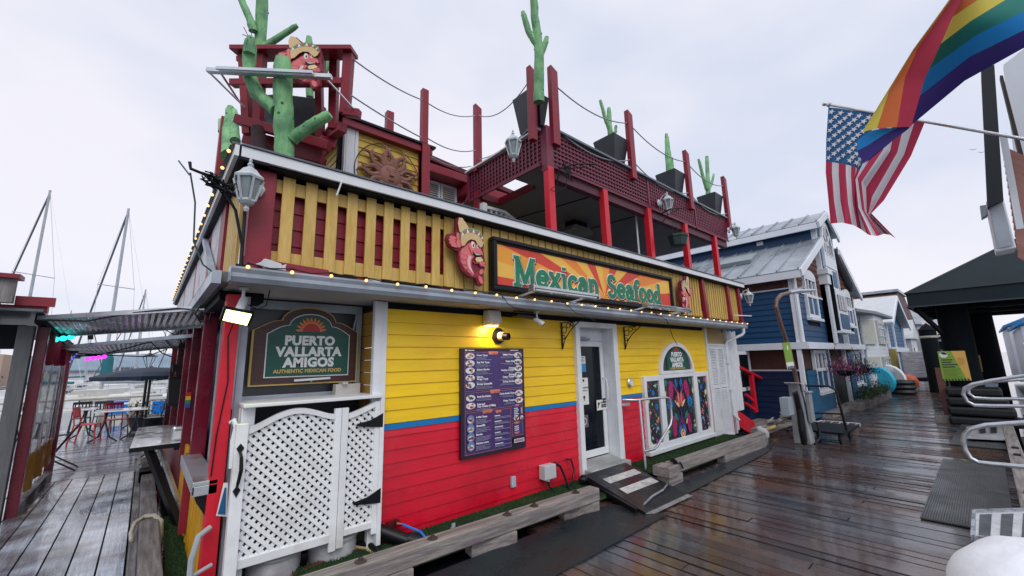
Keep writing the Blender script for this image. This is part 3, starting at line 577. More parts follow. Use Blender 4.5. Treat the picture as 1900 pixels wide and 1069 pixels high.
# boarded backing behind the left slats
for i in range(6):
    b = M(); b.prism([(.69, 3.90, 2.44 + i * .15), (.69, 3.872, 2.44 + i * .15), (.69, 3.885, 2.59 + i * .15), (.69, 3.90, 2.59 + i * .15)], (2.35, 0, 0)); b.go('backing_board', mar, fn)
b = M(); b.box(3.06, 8.0, 3.88, 3.9, 2.6, 3.3); b.go('backing_panel', dkb, fn)
b = M(); b.prism([(.48, 3.70, 2.43), (1.17, 3.70, 2.43), (1.12, 3.70, 2.53), (.48, 3.70, 2.56)], (0, .06, 0)); b.go('skirt_board', mar, fn)
for xa, xb, m in ((1.17, 1.42, blk), (1.42, 1.52, mar), (1.52, 1.66, wht), (1.70, 2.35, blk), (2.35, 2.6, mar), (2.65, 3.0, wht)):
    b = M(); b.box(xa, xb, 3.83, 3.86, 2.43, 2.53); b.go('gap_panel', m, fn)
b = M(); b.tube([(1.16, 3.60, 3.33), (1.13, 3.62, 3.20)], .008, 6); b.go('drain_rod', wht, fn)
b = M(); b.tube([(10.0, 3.68, 2.63), (11.05, 3.66, 2.67)], .014, 8); b.go('drain_pipe', wht, fn)
# side of the balcony, running away from the camera
sf = thing('side_balcony_fence', 'yellow and peeling white side fence of the terrace along the marina side', 'fence', (.45, 9, 2.45))
b = M(); b.box(.355, .385, 3.66, 13.6, 3.352, 3.442); b.go('fascia_board', wht, sf); b = M(); b.box(.335, .62, 3.66, 13.6, 3.445, 3.46); b.go('cap_flashing', MATS['grey shingle cap'], sf)
b = M(); b.box(.39, .6, 3.66, 13.6, 3.33, 3.44); b.go('cap_underside', dkb, sf)
y = 3.95
while y < 4.65: b = M(); b.box(.46, .485, y, y + .085, 2.46, 3.33); b.go('slat', uye, sf); y += .11
pw = mat('peeling white board', (.62, .62, .64), .6, var=.15, nscale=3, col2=(.17, .03, .04), c2amt=.30, c2scale=2.2)
for i, (ya, yb, m) in enumerate(((4.75, 5.1, mar), (5.12, 5.9, pw), (5.95, 6.15, mar), (6.2, 7.9, pw), (7.95, 8.1, mar), (8.15, 10.4, pw), (10.45, 10.6, mar), (10.65, 13.4, pw))):
    b = M(); b.box(.44, .48, ya, yb, 2.46, 3.33); b.go('post' if m is mar else 'panel_board', m, sf)
b = M(); b.beam((.40, 4.6, 2.47), (.40, 6.3, 3.3), .05, .06); b.go('brace', gut, sf)
fish = mat('carved white', (.62, .64, .66), .6, var=.15)
b = M(); b.prism([(.56, 3.68, 2.495), (.60, 3.68, 2.52), (.62, 3.68, 2.55), (.66, 3.68, 2.545), (.74, 3.68, 2.525), (.75, 3.68, 2.51), (.78, 3.68, 2.53), (.775, 3.68, 2.50), (.78, 3.68, 2.47), (.70, 3.68, 2.475), (.62, 3.68, 2.47), (.60, 3.68, 2.49)], (0, -.025, 0))
b.go('fish_ornament', fish, None, label='small white carved fish ornament at the left bottom corner of the yellow fence', cat='ornament', bevel=.004)
# ================================================================ main banner sign
bs = thing('banner_sign', 'long black framed sunburst banner reading Mexican Seafood in green slab letters', 'sign', (5.1, 3.75, 2.55))
X0, X1, Z0, Z1 = 2.96, 7.24, 2.535, 3.185
b = M()
for (a0, a1, c0, c1) in ((X0, X1, Z1 - .05, Z1), (X0, X1, Z0, Z0 + .05), (X0, X0 + .05, Z0 + .05, Z1 - .05), (X1 - .05, X1, Z0 + .05, Z1 - .05)): b.box(a0, a1, 3.66, 3.77, c0, c1)
for (a0, a1, c0, c1) in ((X0 + .05, X1 - .05, Z1 - .075, Z1 - .05), (X0 + .05, X1 - .05, Z0 + .05, Z0 + .075), (X0 + .05, X0 + .075, Z0 + .075, Z1 - .075), (X1 - .075, X1 - .05, Z0 + .075, Z1 - .075)): b.box(a0, a1, 3.68, 3.77, c0, c1)
b.go('frame', blk, bs, bevel=.01)
r1 = mat('banner red', (.66, .06, .035), .5, var=.10, nscale=1.5); r2 = mat('banner orange', (.84, .25, .035), .5, var=.1, nscale=1.5); r3 = mat('banner yellow', (.87, .50, .08), .5, var=.08, nscale=1.5); r4 = mat('banner amber', (.86, .36, .04), .5, var=.1, nscale=1.5)
b = M(); xa, xb, za, zb = X0 + .07, X1 - .07, Z0 + .07, Z1 - .07; b.use(r4).box(xa, xb, 3.70, 3.74, za, zb)
cx_, cz_ = 5.15, Z0 + .10; n = 22
def clipray(a):
    dx, dz = math.cos(a), math.sin(a); t = 99
    if dx > 0: t = min(t, (xb - cx_) / dx)
    if dx < 0: t = min(t, (xa - cx_) / dx)
    if dz > 0: t = min(t, (zb - cz_) / dz)
    if dz < 0: t = min(t, (za - cz_) / dz)
    return V((cx_ + dx * t, 3.6985, cz_ + dz * t))
angs = [0, 7, 14, 24, 36, 52, 70, 92, 112, 130, 144, 154, 161, 167, 173, 178, 184, 192, 350, 360]
cyc = [r1, r3, r2, r1, r3, r1, r4, r3, r1, r3, r2, r3, r1, r4, r3, r1, r3, r2, r3, r2]
cor = [(xb, zb), (xa, zb), (xa, za), (xb, za)]
for i in range(len(angs) - 1):
    a0, a1 = math.radians(angs[i]), math.radians(angs[i + 1]); pts = [V((cx_, 3.6985, cz_)), clipray(a0)]
    for c in cor:
        ca = math.atan2(c[1] - cz_, c[0] - cx_) % (2 * math.pi)
        if a0 < ca < a1: pts.append(V((c[0], 3.6985, c[1])))
    pts.append(clipray(a1)); b.use(cyc[i]).face(pts)
b.go('sunburst_panel', None, bs, fix=False)
# slab letters built stroke by stroke: (strokes), advance; unit cap height = 1
def ell(cx, cz, rx, rz, a0, a1, n=12): return arc(cx, cz, rx, rz, a0, a1, n)
GL = {
 'M': (([[(.12, 0), (.12, 1)], [(.78, 0), (.78, 1)], [(.12, .98), (.45, .12)], [(.78, .98), (.45, .12)]]), [(.12, 0, .34), (.78, 0, .34), (.08, 1, .24), (.82, 1, .24)], .98),
 'e': ([ell(.3, .34, .235, .27, -35, -360 + 0, 18), [(.08, .35), (.53, .35)]], [], .62),
 'x': ([[(.08, .04), (.5, .62)], [(.1, .62), (.52, .04)]], [(.09, .04, .2), (.51, .04, .2), (.11, .64, .2), (.49, .64, .2)], .62),
 'i': ([[(.17, .03), (.17, .64)], [(.17, .86), (.17, .93)]], [(.17, .03, .3), (.12, .64, .2)], .36),
 'c': ([ell(.31, .34, .23, .28, 45, 320, 16)], [(.5, .56, .06)], .58),
 'a': ([ell(.24, .22, .155, .17, 0, 360, 16), ell(.26, .42, .18, .20, 150, 0, 8) + [(.44, .08)]], [(.50, .03, .16)], .6),
 'n': ([[(.15, .03), (.15, .64)], ell(.33, .38, .18, .24, 170, 0, 8) + [(.51, .03)]], [(.15, .03, .26), (.51, .03, .26), (.10, .64, .16)], .68),
 'S': ([ell(.31, .73, .2, .2, 20, 260, 12) + ell(.31, .27, .22, .24, 80, -170, 14)], [(.50, .85, .05), (.09, .16, .05)], .66),
 'f': ([[(.17, .03), (.17, .74)] + ell(.33, .76, .16, .18, 180, 40, 7), [(.02, .62), (.36, .62)]], [(.17, .03, .3)], .42),
 'o': ([ell(.3, .33, .22, .27, 0, 360, 20)], [], .61),
 'd': ([ell(.27, .32, .19, .25, 0, 360, 18), [(.47, .03), (.47, .98)]], [(.53, .03, .16), (.42, .97, .16)], .66)}
def slab(b, word, x, z, H, y0, w, grow=0, sx=1.3, th=.012):
    """thick outlined strokes with slab feet; every stroke sits a hair in front of the last so no faces coincide"""
    eps = [0]
    def seg(p, q):
        eps[0] += .00002; y = y0 - eps[0]; p = V((p[0], 0, p[1])); q = V((q[0], 0, q[1])); d = (q - p)
        if d.length < 1e-5: return
        d.normalize(); s_ = V((-d.z, 0, d.x)) * (w / 2 + grow); e = d * (grow + w * .12)
        b.prism([V((0, y, 0)) + k for k in (p - e + s_, p - e - s_, q + e - s_, q + e + s_)], (0, -th, 0))
    for ch in word:
        st, ft, adv = GL[ch]
        for s_ in st:
            pts = [(x + a * H * sx, z + c * H) for a, c in s_]
            for i in range(len(pts) - 1): seg(pts[i], pts[i + 1])
        for a, c, wd in ft:
            eps[0] += .00002; hh = .06 * H + grow; ww = wd * H * sx / 2 + grow; cx0, cz0 = x + a * H * sx, z + c * H
            b.prism([(cx0 + i * ww, y0 - eps[0], cz0 + j * hh) for i, j in ((-1, -1), (1, -1), (1, 1), (-1, 1))], (0, -th, 0))
        x += adv * H * sx
    return x
grn = mat('banner letter green', (.008, .20, .10), .45, var=.25, nscale=6); wsh = mat('banner letter white', (.82, .82, .78), .5, var=.02); dsh = mat('letter drop shade', (.22, .02, .015), .5)
for word, x, H, sx, z in (('Mexican', 3.31, .35, 1.09, 2.635), ('Seafood', 5.22, .35, 1.09, 2.65)):
    w_ = .068
    b = M(); slab(b, word, x + .016, z - .016, H, 3.6975, w_, .016, sx, .002); b.go('letter_shade', dsh, bs, fix=False)
    b = M(); slab(b, word, x, z, H, 3.694, w_, .012, sx, .004); b.go('letter_outline', wsh, bs, fix=False)
    b = M(); slab(b, word, x, z, H, 3.6885, w_, 0, sx, .006); b.go('lettering', grn, bs, fix=False)
# LED strip lamps in front of the banner
def strip(xa, xb, z, lab, yy=3.38):
    t = thing('sign_strip_light', lab, 'lamp', ((xa + xb) / 2, yy, z), 'aluminium strip lamps in front of the banner')
    b = M(); b.box(xa, xb, yy - .035, yy + .035, z - .015, z + .02); b.box(xa + .03, xb - .03, yy - .03, yy + .05, z - .045, z - .02); b.go('housing', alu, t, bevel=.006)
    b = M(); b.box(xa - .02, xa, yy - .045, yy + .045, z - .05, z + .03); b.box(xb, xb + .02, yy - .045, yy + .045, z - .05, z + .03); b.go('end_caps', alu, t, kind='stuff')
    for xc in (xa + .12, xb - .15):
        b = M(); b.beam((xc, yy, z - .02), (xc - .10, 3.66, z - .08), .03, .02); b.go('arm', alu, t)
strip(3.30, 4.52, 2.555, 'wide aluminium strip lamp in front of the lower edge of the word Mexican'); strip(5.75, 7.2, 2.535, 'thinner aluminium strip lamp under the word Seafood by the right shrimp cut-out')
# ================================================================ shrimp emblem cut-outs
shp = mat('shrimp pink', (.72, .17, .17), .45, var=.12, nscale=9); shd = mat('shrimp dark edge', (.20, .012, .03), .5); shl = mat('shrimp pale belly', (.80, .48, .48), .5); htn = mat('sombrero straw', (.66, .47, .24), .6, var=.12); hgr = mat('sombrero green', (.06, .30, .16), .5); eyw = mat('eye white', (.8, .8, .74), .4); hot = mat('shrimp red', (.34, .02, .04), .45, var=.1)
def shrimp(o, xd, up, H, lab, mir=1, tail=True, sx=1.0, pose=0):
    t = thing('shrimp_cutout', lab, 'sign', tuple(o)); o = V(o); xd = V(xd).normalized() * mir; up = V(up).normalized(); n = V(xd * mir).cross(up); lay = [0]
    def Q(u, v): return o + xd * ((u - 190) / 440 * H * sx) + up * ((450 - v) / 440 * H)
    def pl(b, m, pts, th=.004, base=None):
        lay[0] += .0006; d = .05 + lay[0] if base is None else base
        b.use(m).prism([Q(*p) + n * d for p in pts], n * th)
    def el(cx, cy, rx, ry, a0=0, a1=360, k=14, rot=0):
        c, s_ = math.cos(math.radians(rot)), math.sin(math.radians(rot)); out = []
        for i in range(k + (0 if a1 - a0 >= 360 else 1)):
            a = math.radians(a0 + (a1 - a0) * i / k); x_, y_ = rx * math.cos(a), ry * math.sin(a); out.append((cx + x_ * c - y_ * s_, cy + x_ * s_ + y_ * c))
        return out
    out = [(112, 100), (116, 40), (128, 14), (160, 12), (195, 50), (222, 72), (275, 74), (315, 105), (328, 160), (322, 200), (330, 250), (338, 300), (322, 350), (325, 410), (305, 446), (275, 440), (262, 400), (215, 396), (160, 365), (132, 310), (130, 240), (105, 236), (60, 215), (46, 175), (56, 140), (90, 128), (112, 118)]
    b = M(); pl(b, shd, out, .05, 0); b.go('backing', None, t)
    b = M()                                            # body
    pl(b, hot, [(150, 215), (200, 175), (232, 150), (262, 152), (300, 190), (318, 232), (300, 250), (255, 255), (232, 280), (228, 330), (250, 372), (285, 345), (305, 335), (318, 350), (292, 372), (318, 395), (315, 430), (300, 442), (280, 425), (268, 392), (230, 392), (172, 360), (140, 312), (132, 255)])
    pl(b, shp, [(155, 220), (200, 182), (235, 156), (262, 158), (298, 194), (312, 230), (296, 244), (250, 250), (226, 280), (222, 330), (244, 378), (232, 386), (178, 354), (146, 308), (138, 256)])
    segs = [((142, 248), (196, 262), (188, 292), (143, 286)), ((144, 292), (188, 298), (190, 326), (154, 324)), ((157, 330), (192, 332), (202, 352), (176, 350)), ((181, 354), (206, 357), (226, 372), (208, 376))]
    for s_ in segs: pl(b, hot, s_); pl(b, shp, [(a * .86 + sum(q[0] for q in s_) / 4 * .14, c * .80 + sum(q[1] for q in s_) / 4 * .20) for a, c in s_])
    pl(b, shl, [(205, 255), (226, 262), (214, 290), (214, 320), (226, 348), (244, 376), (226, 366), (204, 344), (194, 315), (194, 285)])
    pl(b, shp, el(300, 352, 14, 20, rot=30)); pl(b, shp, [(282, 380), (305, 392), (312, 425), (300, 436), (284, 420), (276, 395)])
    b.go('body', None, t)
    b = M()                                            # thumb-up fist
    pl(b, hot, [(130, 120), (112, 118), (108, 150), (70, 145), (54, 175), (62, 208), (105, 226), (138, 222), (150, 190), (138, 160)])
    for cx, cy, rx, ry in ((86, 160, 26, 10), (80, 178, 26, 10), (84, 196, 26, 10), (94, 212, 24, 9), (122, 142, 12, 24), (128, 190, 18, 28)): pl(b, shp, el(cx, cy, rx, ry))
    b.go('fist', None, t)
    b = M()                                            # face and pointing arm
    pl(b, shp, [(200, 190), (255, 176), (305, 215), (312, 238), (270, 236), (225, 244)])
    pl(b, eyw, el(233, 182, 13, 24, rot=-8)); pl(b, eyw, el(272, 178, 9, 22, rot=12)); pl(b, blk, el(236, 186, 5, 11)); pl(b, blk, el(272, 184, 4, 9))
    pl(b, blk, [(228, 226), (250, 236), (285, 238), (302, 230), (294, 248), (262, 256), (236, 246)]); pl(b, eyw, [(233, 230), (252, 238), (285, 240), (298, 234), (290, 242), (258, 246)])
    pl(b, crm, [(258, 262), (292, 255), (312, 275), (290, 290), (260, 292), (250, 278)]); pl(b, hot, [(228, 285), (250, 296), (285, 290), (310, 278), (330, 288), (330, 305), (310, 322), (282, 318), (280, 302), (250, 308), (230, 300)])
    for cx, cy in ((292, 296), (300, 306), (312, 292), (318, 308)): pl(b, shp, el(cx, cy, 13, 6, rot=10))
    b.go('face', None, t)
    b = M()                                            # sombrero
    pl(b, htn, [(128, 112), (118, 60), (128, 20), (148, 18), (178, 46), (205, 84), (180, 108), (150, 130)])
    pl(b, htn, [(138, 122), (175, 84), (225, 70), (275, 80), (308, 108), (318, 145), (305, 180), (288, 192), (270, 176), (248, 150), (215, 148), (190, 165), (165, 200), (146, 206), (138, 170)])
    band = [(140, 118), (175, 86), (225, 72), (275, 82), (306, 108), (317, 140)]; inn = [(146, 140), (182, 112), (226, 100), (266, 106), (292, 124), (310, 150)]
    pl(b, hgr, band + inn[::-1])
    for i in range(5):
        for k in (0, .5):
            L2 = lambda a, c, f: (a[0] + (c[0] - a[0]) * f, a[1] + (c[1] - a[1]) * f)
            pl(b, coral if k else eyw, [L2(inn[i], inn[i + 1], k), L2(inn[i], inn[i + 1], k + .45), L2(band[i], band[i + 1], k + .22)])
    b.go('sombrero', None, t); return t
shrimp((2.56, 3.70, 2.545), FX, FU, .76, 'pink carved shrimp with sombrero and raised thumb left of the banner', sx=1.04)
shrimp((7.72, 3.70, 2.50), FX, FU, .78, 'faded carved shrimp with sombrero at the right end of the banner', mir=-1, sx=.95)
# ================================================================ coach lanterns
wl = mat('lantern white', (.50, .55, .58), .5, var=.12, nscale=20, bump=.1)
def lantern(p, lab, s_=1, rz=0, proto=[]):
    if not proto:
        t = thing('coach_lantern', lab, 'lamp', (0, 0, 0), 'white coach lanterns on the terrace'); proto.append(t)
        b = M(); b.lathe((0, .0, .02), [(.07, 0), (.075, .01), (.05, .03)], 8, (0, -1, 0)); b.go('backplate', wl, t)
        b = M(); b.tube([(0, -.02, .05), (0, -.07, .13), (0, -.13, .15), (0, -.16, .10)], .012, 8); b.go('arm', wl, t, True)
        b = M(); b.lathe((0, -.16, 0), [(.095, .02), (.10, .035), (.07, .06), (.045, .095), (.03, .105), (.012, .12), (.02, .135), (.008, .15), (.012, .165), (.001, .19)], 6); b.go('roof', wl, t)
        b = M()
        for k in range(6):
            a = math.radians(60 * k); b.beam(V((.09 * math.cos(a), -.16 + .09 * math.sin(a), .02)), V((.05 * math.cos(a), -.16 + .05 * math.sin(a), -.13)), .012, .012)
        b.lathe((0, -.16, -.16), [(.012, -.05), (.02, -.03), (.012, -.01), (.035, .0), (.055, .02), (.055, .035)], 6); b.go('cage', wl, t)
        b = M(); b.lathe((0, -.16, -.13), [(.044, 0), (.082, .15)], 6); b.go('glass', mat('frosted lantern glass', (.30, .36, .38), .25, alpha=.75, spec=.7), t)
        t.location = p; t.rotation_euler = (0, 0, rz); t.scale = (s_,) * 3; return t
    return dup(proto[0], p, rz, lab, s_)
lantern((.52, 3.76, 3.12), 'white coach lantern at the front left corner of the yellow fence', 1.12, -.35)
pl_ = PY(968, 280, 3.75); lantern((pl_.x, 3.93, 4.58), 'white coach lantern on the left side lattice near the tall corner post', 1.2, -.7)
lantern((7.38, 3.86, 4.72), 'white coach lantern in the middle of the front lattice above the hanging basket', 1.15, 0)
lantern((10.8, 3.86, 4.84), 'white coach lantern at the far right end of the front lattice', 1.1, 0)
lantern((10.75, 3.74, 3.12), 'white coach lantern at the right end of the yellow fence', 1.1, .2)
# wrought hanger with tangled cables at the corner
b = M(); b.tube([(.46, 3.70, 3.12), (.47, 3.68, 2.47)], .014, 6); b.tube([(.47, 3.68, 2.62), (.40, 3.66, 2.9), (.30, 3.64, 3.05), (.18, 3.62, 3.12), (.10, 3.6, 3.13), (.09, 3.6, 3.18)], .011, 6); b.tube([(.47, 3.69, 3.0), (.35, 3.66, 3.03), (.2, 3.63, 3.06)], .01, 6)
for k in range(8):
    r = random.Random(k); pts = [V((.20 + r.uniform(-.07, .09) + .02 * i, 3.62 + r.uniform(-.04, .04), 3.10 + .05 * math.sin(i * 1.7 + k) - .01 * i)) for i in range(7)]; b.tube(pts, .006, 5)
b.box(.44, .52, 3.69, 3.74, 2.44, 2.49); b.box(.38, .48, 3.64, 3.70, 3.02, 3.06)
b.go('corner_hanger', blk, None, True, label='black wrought hanger wound with tangled cables below the corner lantern', cat='bracket')
cab = mat('pale grey cable', (.22, .25, .28), .5)
b = M(); b.tube([(.10, 3.6, 3.1), (.15, 3.65, 2.9), (.17, 3.7, 2.62), (.24, 3.72, 2.46), (.30, 3.74, 2.42)], .006, 5); b.tube([(.03, 3.8, 3.25), (.10, 3.7, 3.12)], .006, 5); b.go('hanging_cable', mat('green cable', (.03, .09, .09), .5), None, label='thin dark green cable drooping below the corner hanger', cat='cable')
# ================================================================ festoon lights
bulb_m = mat('warm bulb', (1, .62, .25), .3, emis=1.3, ecol=(1, .62, .25))
st = thing('festoon_lights', 'string of small warm bulbs along the front gutter', 'string lights', (5.4, 3.55, 2.45))
me_b = None; pts = []
for i in range(34):
    x = .5 + i * .3; z = 2.455 - .004 * math.sin(i * 2.2); pts.append((x, 3.56, z)); 
    b = M(); b.ball((x, 3.545, z - .012), .015, 10); o = b.go('bulb', bulb_m, st, True)
    b = M(); b.lathe((x, 3.552, z + .0), [(.014, 0), (.014, .022)], 8); b.go('socket', blk, o)
b = M(); w2 = []
for i in range(33): w2 += [V(pts[i]) + V((0, 0, .02)), V(pts[i]) + V((.15, .004, .0))]
b.tube(w2, .005, 5); b.go('wire', blk, st)
st = thing('festoon_lights', 'string of small warm bulbs along the side edge of the terrace cap', 'string lights', (.33, 8, 3.45))
for i in range(26):
    y = 3.75 + i * .37; b = M(); b.ball((.325, y, 3.41), .015, 8); b.go('bulb', bulb_m, st, True)
b = M(); b.tube([(.33, 3.7 + i * .37, 3.44) for i in range(27)], .006, 5); b.go('wire', blk, st)
for (xa, za, xb, zb, x2, z2) in ((2.98, 2.46, 3.15, 2.33, 3.3, 2.30), (4.05, 2.46, 4.4, 2.30, 4.75, 2.25)):
    b = M(); b.tube([(xa, 3.56, za), ((xa + xb) / 2, 3.53, (za + zb) / 2 - .05), (xb, 3.55, zb), (x2, 3.6, z2)], .005, 5); b.go('loose_wire', blk, None, label='thin black wire hanging below the front gutter %s' % ('above the camera' if xa < 3.5 else 'left of the entrance'), cat='cable')
b = M(); b.tube([(6.35, 3.56, 2.44), (6.6, 3.5, 2.34), (6.68, 3.5, 2.2), (6.75, 3.5, 2.05), (6.98, 3.55, 1.93)], .006, 5); b.go('loose_wire', blk, None, label='thin black wire hanging down in front of the yellow wall right of the door', cat='cable')
# ================================================================ upper roof terrace
ut = thing('roof_terrace', 'upper roof terrace with wine red lattice parapet on bright red posts', 'terrace', (7.5, 5, 2.5))
for i, x in enumerate((4.27, 5.62, 7.03, 8.52, 10.02)):
    b = M(); b.beam((x + .02 * (i % 2), 3.92, 2.45), (x - .02, 3.92, 4.56), .125, .11, (0, 1, 0)); b.go('post', mab, ut, bevel=.008)
b = M(); b.beam((4.2, 5.6, 2.45), (4.2, 5.6, 4.72), .13, .13); b.go('post', mar, ut)
for x, y in ((10.6, 6.6), (8.4, 7.4)): b = M(); b.box(x, x + .1, y, y + .1, 2.45, 4.6); b.go('post', mar, ut)
b = M(); b.box(4.3, 10.8, 3.93, 4.05, 4.42, 4.60); b.go('beam', mat('deep wine beam', (.10, .014, .032), .5, var=.15), ut)
b = M(); b.box(4.62, 10.8, 4.06, 8.4, 4.60, 4.68); b.box(4.2, 4.62, 5.55, 8.4, 4.60, 4.68); b.box(4.2, 4.62, 4.06, 4.6, 4.60, 4.68); b.go('ceiling', ceil_, ut)
b = M(); b.beam((4.62, 4.6, 4.62), (4.62, 5.55, 4.62), .05, .12); b.beam((4.2, 5.52, 4.62), (4.62, 5.52, 4.62), .05, .12); b.go('skylight_trim', mar, ut)
b = M(); b.box(5.3, 10.6, 4.06, 4.1, 4.585, 4.6); b.beam((5.75, 4.06, 4.592), (5.0, 8.3, 4.592), .02, .012); b.beam((7.3, 4.06, 4.592), (6.9, 8.3, 4.592), .02, .012); b.go('ceiling_seam', dkb, ut)
def lattice(par, p, u, v_, W_, H_, sp, sw, front, name='lattice_panel'):
    """u along, v up; real crossed strips; returns panel"""
    p = V(p); u = V(u).normalized(); v_ = V(v_).normalized(); n = u.cross(v_); b = M()
    def strip_(a, c, d, w_): b.beam(a + n * d, c + n * d, w_, .008, n)
    k = sp / 2
    while k < W_: strip_(p + u * k, p + u * k + v_ * H_, .014 if front == 'v' else .004, sw); k += sp
    k = sp / 2
    while k < H_: strip_(p + v_ * k, p + v_ * k + u * W_, .004 if front == 'v' else .014, sw); k += sp
    b.use(lat); return b.go(name, None, par, kind='stuff', fix=False)
for xa, xb, f in ((4.30, 7.0, 'h'), (7.04, 9.0, 'v'), (9.04, 10.82, 'v')):
    b = M(); b.box(xa, xb, 3.905, 3.92, 4.60, 5.16); b.go('lattice_backing', mat('dark wine board', (.045, .008, .02), .6), ut)
    b = M(); b.use(lat)
    W_, H_ = xb - xa, .56; k = .045
    while k < W_: b.box(xa + k - .016, xa + k + .016, 3.886 if f == 'v' else 3.895, 3.892 if f == 'v' else 3.905, 4.6, 5.16); k += .085
    k = .04
    while k < H_: b.box(xa, xb, 3.893 if f == 'v' else 3.885, 3.905 if f == 'v' else 3.894, 4.6 + k - .013, 4.6 + k + .013); k += .07
    b.go('lattice_strips', None, ut, kind='stuff')
    b = M(); b.box(xa - .02, xa + .02, 3.875, 3.89, 4.57, 5.18); b.box(xa, xb, 3.875, 3.89, 4.565, 4.605); b.go('lattice_frame', lat, ut)
b = M(); b.box(4.18, 4.32, 3.87, 4.0, 4.5, 5.22); b.go('corner_post', lat, ut, bevel=.006)
b = M(); b.box(4.3, 10.86, 3.83, 4.02, 5.175, 5.21); b.go('cap_board', mat('wet dark cap', (.12, .14, .17), .3, var=.2), ut)
b = M(); b.box(4.185, 4.20, 4.0, 5.85, 4.62, 5.16); b.go('lattice_backing', MATS['dark wine board'], ut)
b = M(); k = 4.04
while k < 5.84: b.box(4.16, 4.17, k, k + .032, 4.62, 5.16); k += .085
k = 4.66
while k < 5.16: b.box(4.17, 4.185, 4.0, 5.85, k - .013, k + .013); k += .07
b.go('lattice_strips', lat, ut, kind='stuff')
b = M(); b.box(4.13, 4.16, 4.0, 5.87, 4.58, 4.63); b.box(4.13, 4.16, 5.83, 5.87, 4.6, 5.16); b.go('lattice_frame', lat, ut)
b = M(); b.box(4.10, 4.26, 3.98, 5.9, 5.17, 5.20); b.go('cap_board', wht, ut)
b = M(); b.beam((4.4, 5.95, 5.16), (4.15, 5.95, 4.6), .05, .05); b.box(4.15, 10.8, 8.3, 8.4, 4.6, 5.2); b.go('rear_parapet', lat, ut)
def uppost(x, y, z0, z1, w_=.12, m=mar, tp=.06):
    b = M(); b.prism([(x - w_ / 2, y - .05, z0), (x + w_ / 2, y - .05, z0), (x + w_ / 2, y - .05, z1), (x - w_ / 2, y - .05, z1 + tp)], (0, .09, 0)); return b.go('post', m, ut, bevel=.006)
uppost(4.02, 4.0, 4.95, 6.12, .12); uppost(4.36, 3.86, 4.93, 6.2, .15)
uppost(6.49, 3.86, 5.0, 6.33, .15); uppost(8.80, 3.86, 4.95, 6.3, .15); uppost(10.88, 3.86, 4.9, 6.28, .15); uppost(4.18, 5.6, 5.1, 6.38, .14)
# interior things seen under the ceiling
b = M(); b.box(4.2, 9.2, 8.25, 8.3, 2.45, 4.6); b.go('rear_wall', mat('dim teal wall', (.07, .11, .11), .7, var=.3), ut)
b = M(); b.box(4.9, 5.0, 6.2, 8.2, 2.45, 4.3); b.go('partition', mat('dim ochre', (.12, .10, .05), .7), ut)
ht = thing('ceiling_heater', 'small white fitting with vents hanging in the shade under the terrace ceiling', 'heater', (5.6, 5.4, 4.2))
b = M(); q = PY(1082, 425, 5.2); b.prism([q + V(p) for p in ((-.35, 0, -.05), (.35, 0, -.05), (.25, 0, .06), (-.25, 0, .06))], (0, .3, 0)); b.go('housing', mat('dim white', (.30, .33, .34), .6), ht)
b = M(); b.box(q.x - .22, q.x + .2, 5.25, 5.5, q.z + .07, q.z + .3); b.go('case', blk, ht)
b = M(); b.tube([(7.0, 4.15, 2.5), (6.97, 4.15, 4.55)], .018, 8); b.go('white_conduit', wht, ut)
# stacked chairs silhouettes on the terrace
for i, (px, py, Y) in enumerate(((1135, 470, 4.8), (1165, 476, 5.0), (1185, 482, 4.8))):
    q = PY(px, py, Y); b = M()
    for s_ in (-.2, .2): b.tube([q + V((s_, 0, -.8)), q + V((s_, 0, .05)), q + V((s_, .02, .15))], .012, 6)
    for k in range(3): b.box(q.x - .2, q.x + .2, q.y, q.y + .02, q.z - .1 + k * .08, q.z - .06 + k * .08)
    b.box(q.x - .22, q.x + .22, q.y - .42, q.y, q.z - .42, q.z - .39)
    b.go('terrace_chair', blk, None, label=('black terrace chair back seen left of the white conduit under the upper deck', 'middle black terrace chair back under the upper deck', 'black terrace chair back nearest the third red post')[i], cat='chair', group='black chairs on the terrace')
# white gate rail seen over the fascia
wg = thing('white_balustrade', 'short white stair balustrade seen just above the fence cap under the upper terrace', 'railing', (4.6, 5.2, 3.2))
a = PY(897, 384, 5.3); c = PY(935, 394, 5.3); d = PY(958, 412, 5.3); b = M(); b.beam(a, c, .07, .05); b.beam(c, d, .07, .05); b.go('top_rail', wht, wg); b = M(); b.beam(a + V((0, 0, .06)), a + V((0, 0, -.7)), .09, .09); b.go('newel', wht, wg)
for k in range(6):
    q = a.lerp(c, k / 4.0) if k < 5 else c.lerp(d, .5); b = M(); b.beam(q + V((.05, 0, -.02)), q + V((.05, 0, -.7)), .035, .035); b.go('baluster', wht, wg)
# hanging basket
hb = thing('hanging_basket', 'dark green hanging basket of wilted plants below the front lattice', 'planter', (7.6, 3.6, 3.9)); q = PY(1258, 445, 3.62)
b = M(); b.lathe(q, [(.10, -.13), (.15, -.12), (.185, .03), (.20, .05), (.20, .09), (.17, .09), (.16, .05)], 8); b.go('basket', mat('dark green pot', (.02, .05, .045), .5), hb)
b = M(); 
for s_ in (-1, 1, .1): b.tube([q + V((.17 * s_, .02, .08)), q + V((.03 * s_, .05, .42))], .004, 4)
b.tube([q + V((0, .05, .42)), q + V((.02, .2, .5))], .006, 4); b.go('chain', blk, hb)
b = M(); r = random.Random(3)
for k in range(130):
    a = r.uniform(0, 6.28); p0 = q + V((.12 * math.cos(a), .12 * math.sin(a), .06)); L_ = r.uniform(.06, .30); p1 = p0 + V((r.uniform(-.12, .12), r.uniform(-.1, .1), L_ * (1 if r.random() < .6 else -.5))); s_ = V((.006, .003, 0))
    b.add([p0 - s_, p0 + s_, p1], [(0, 1, 2)])
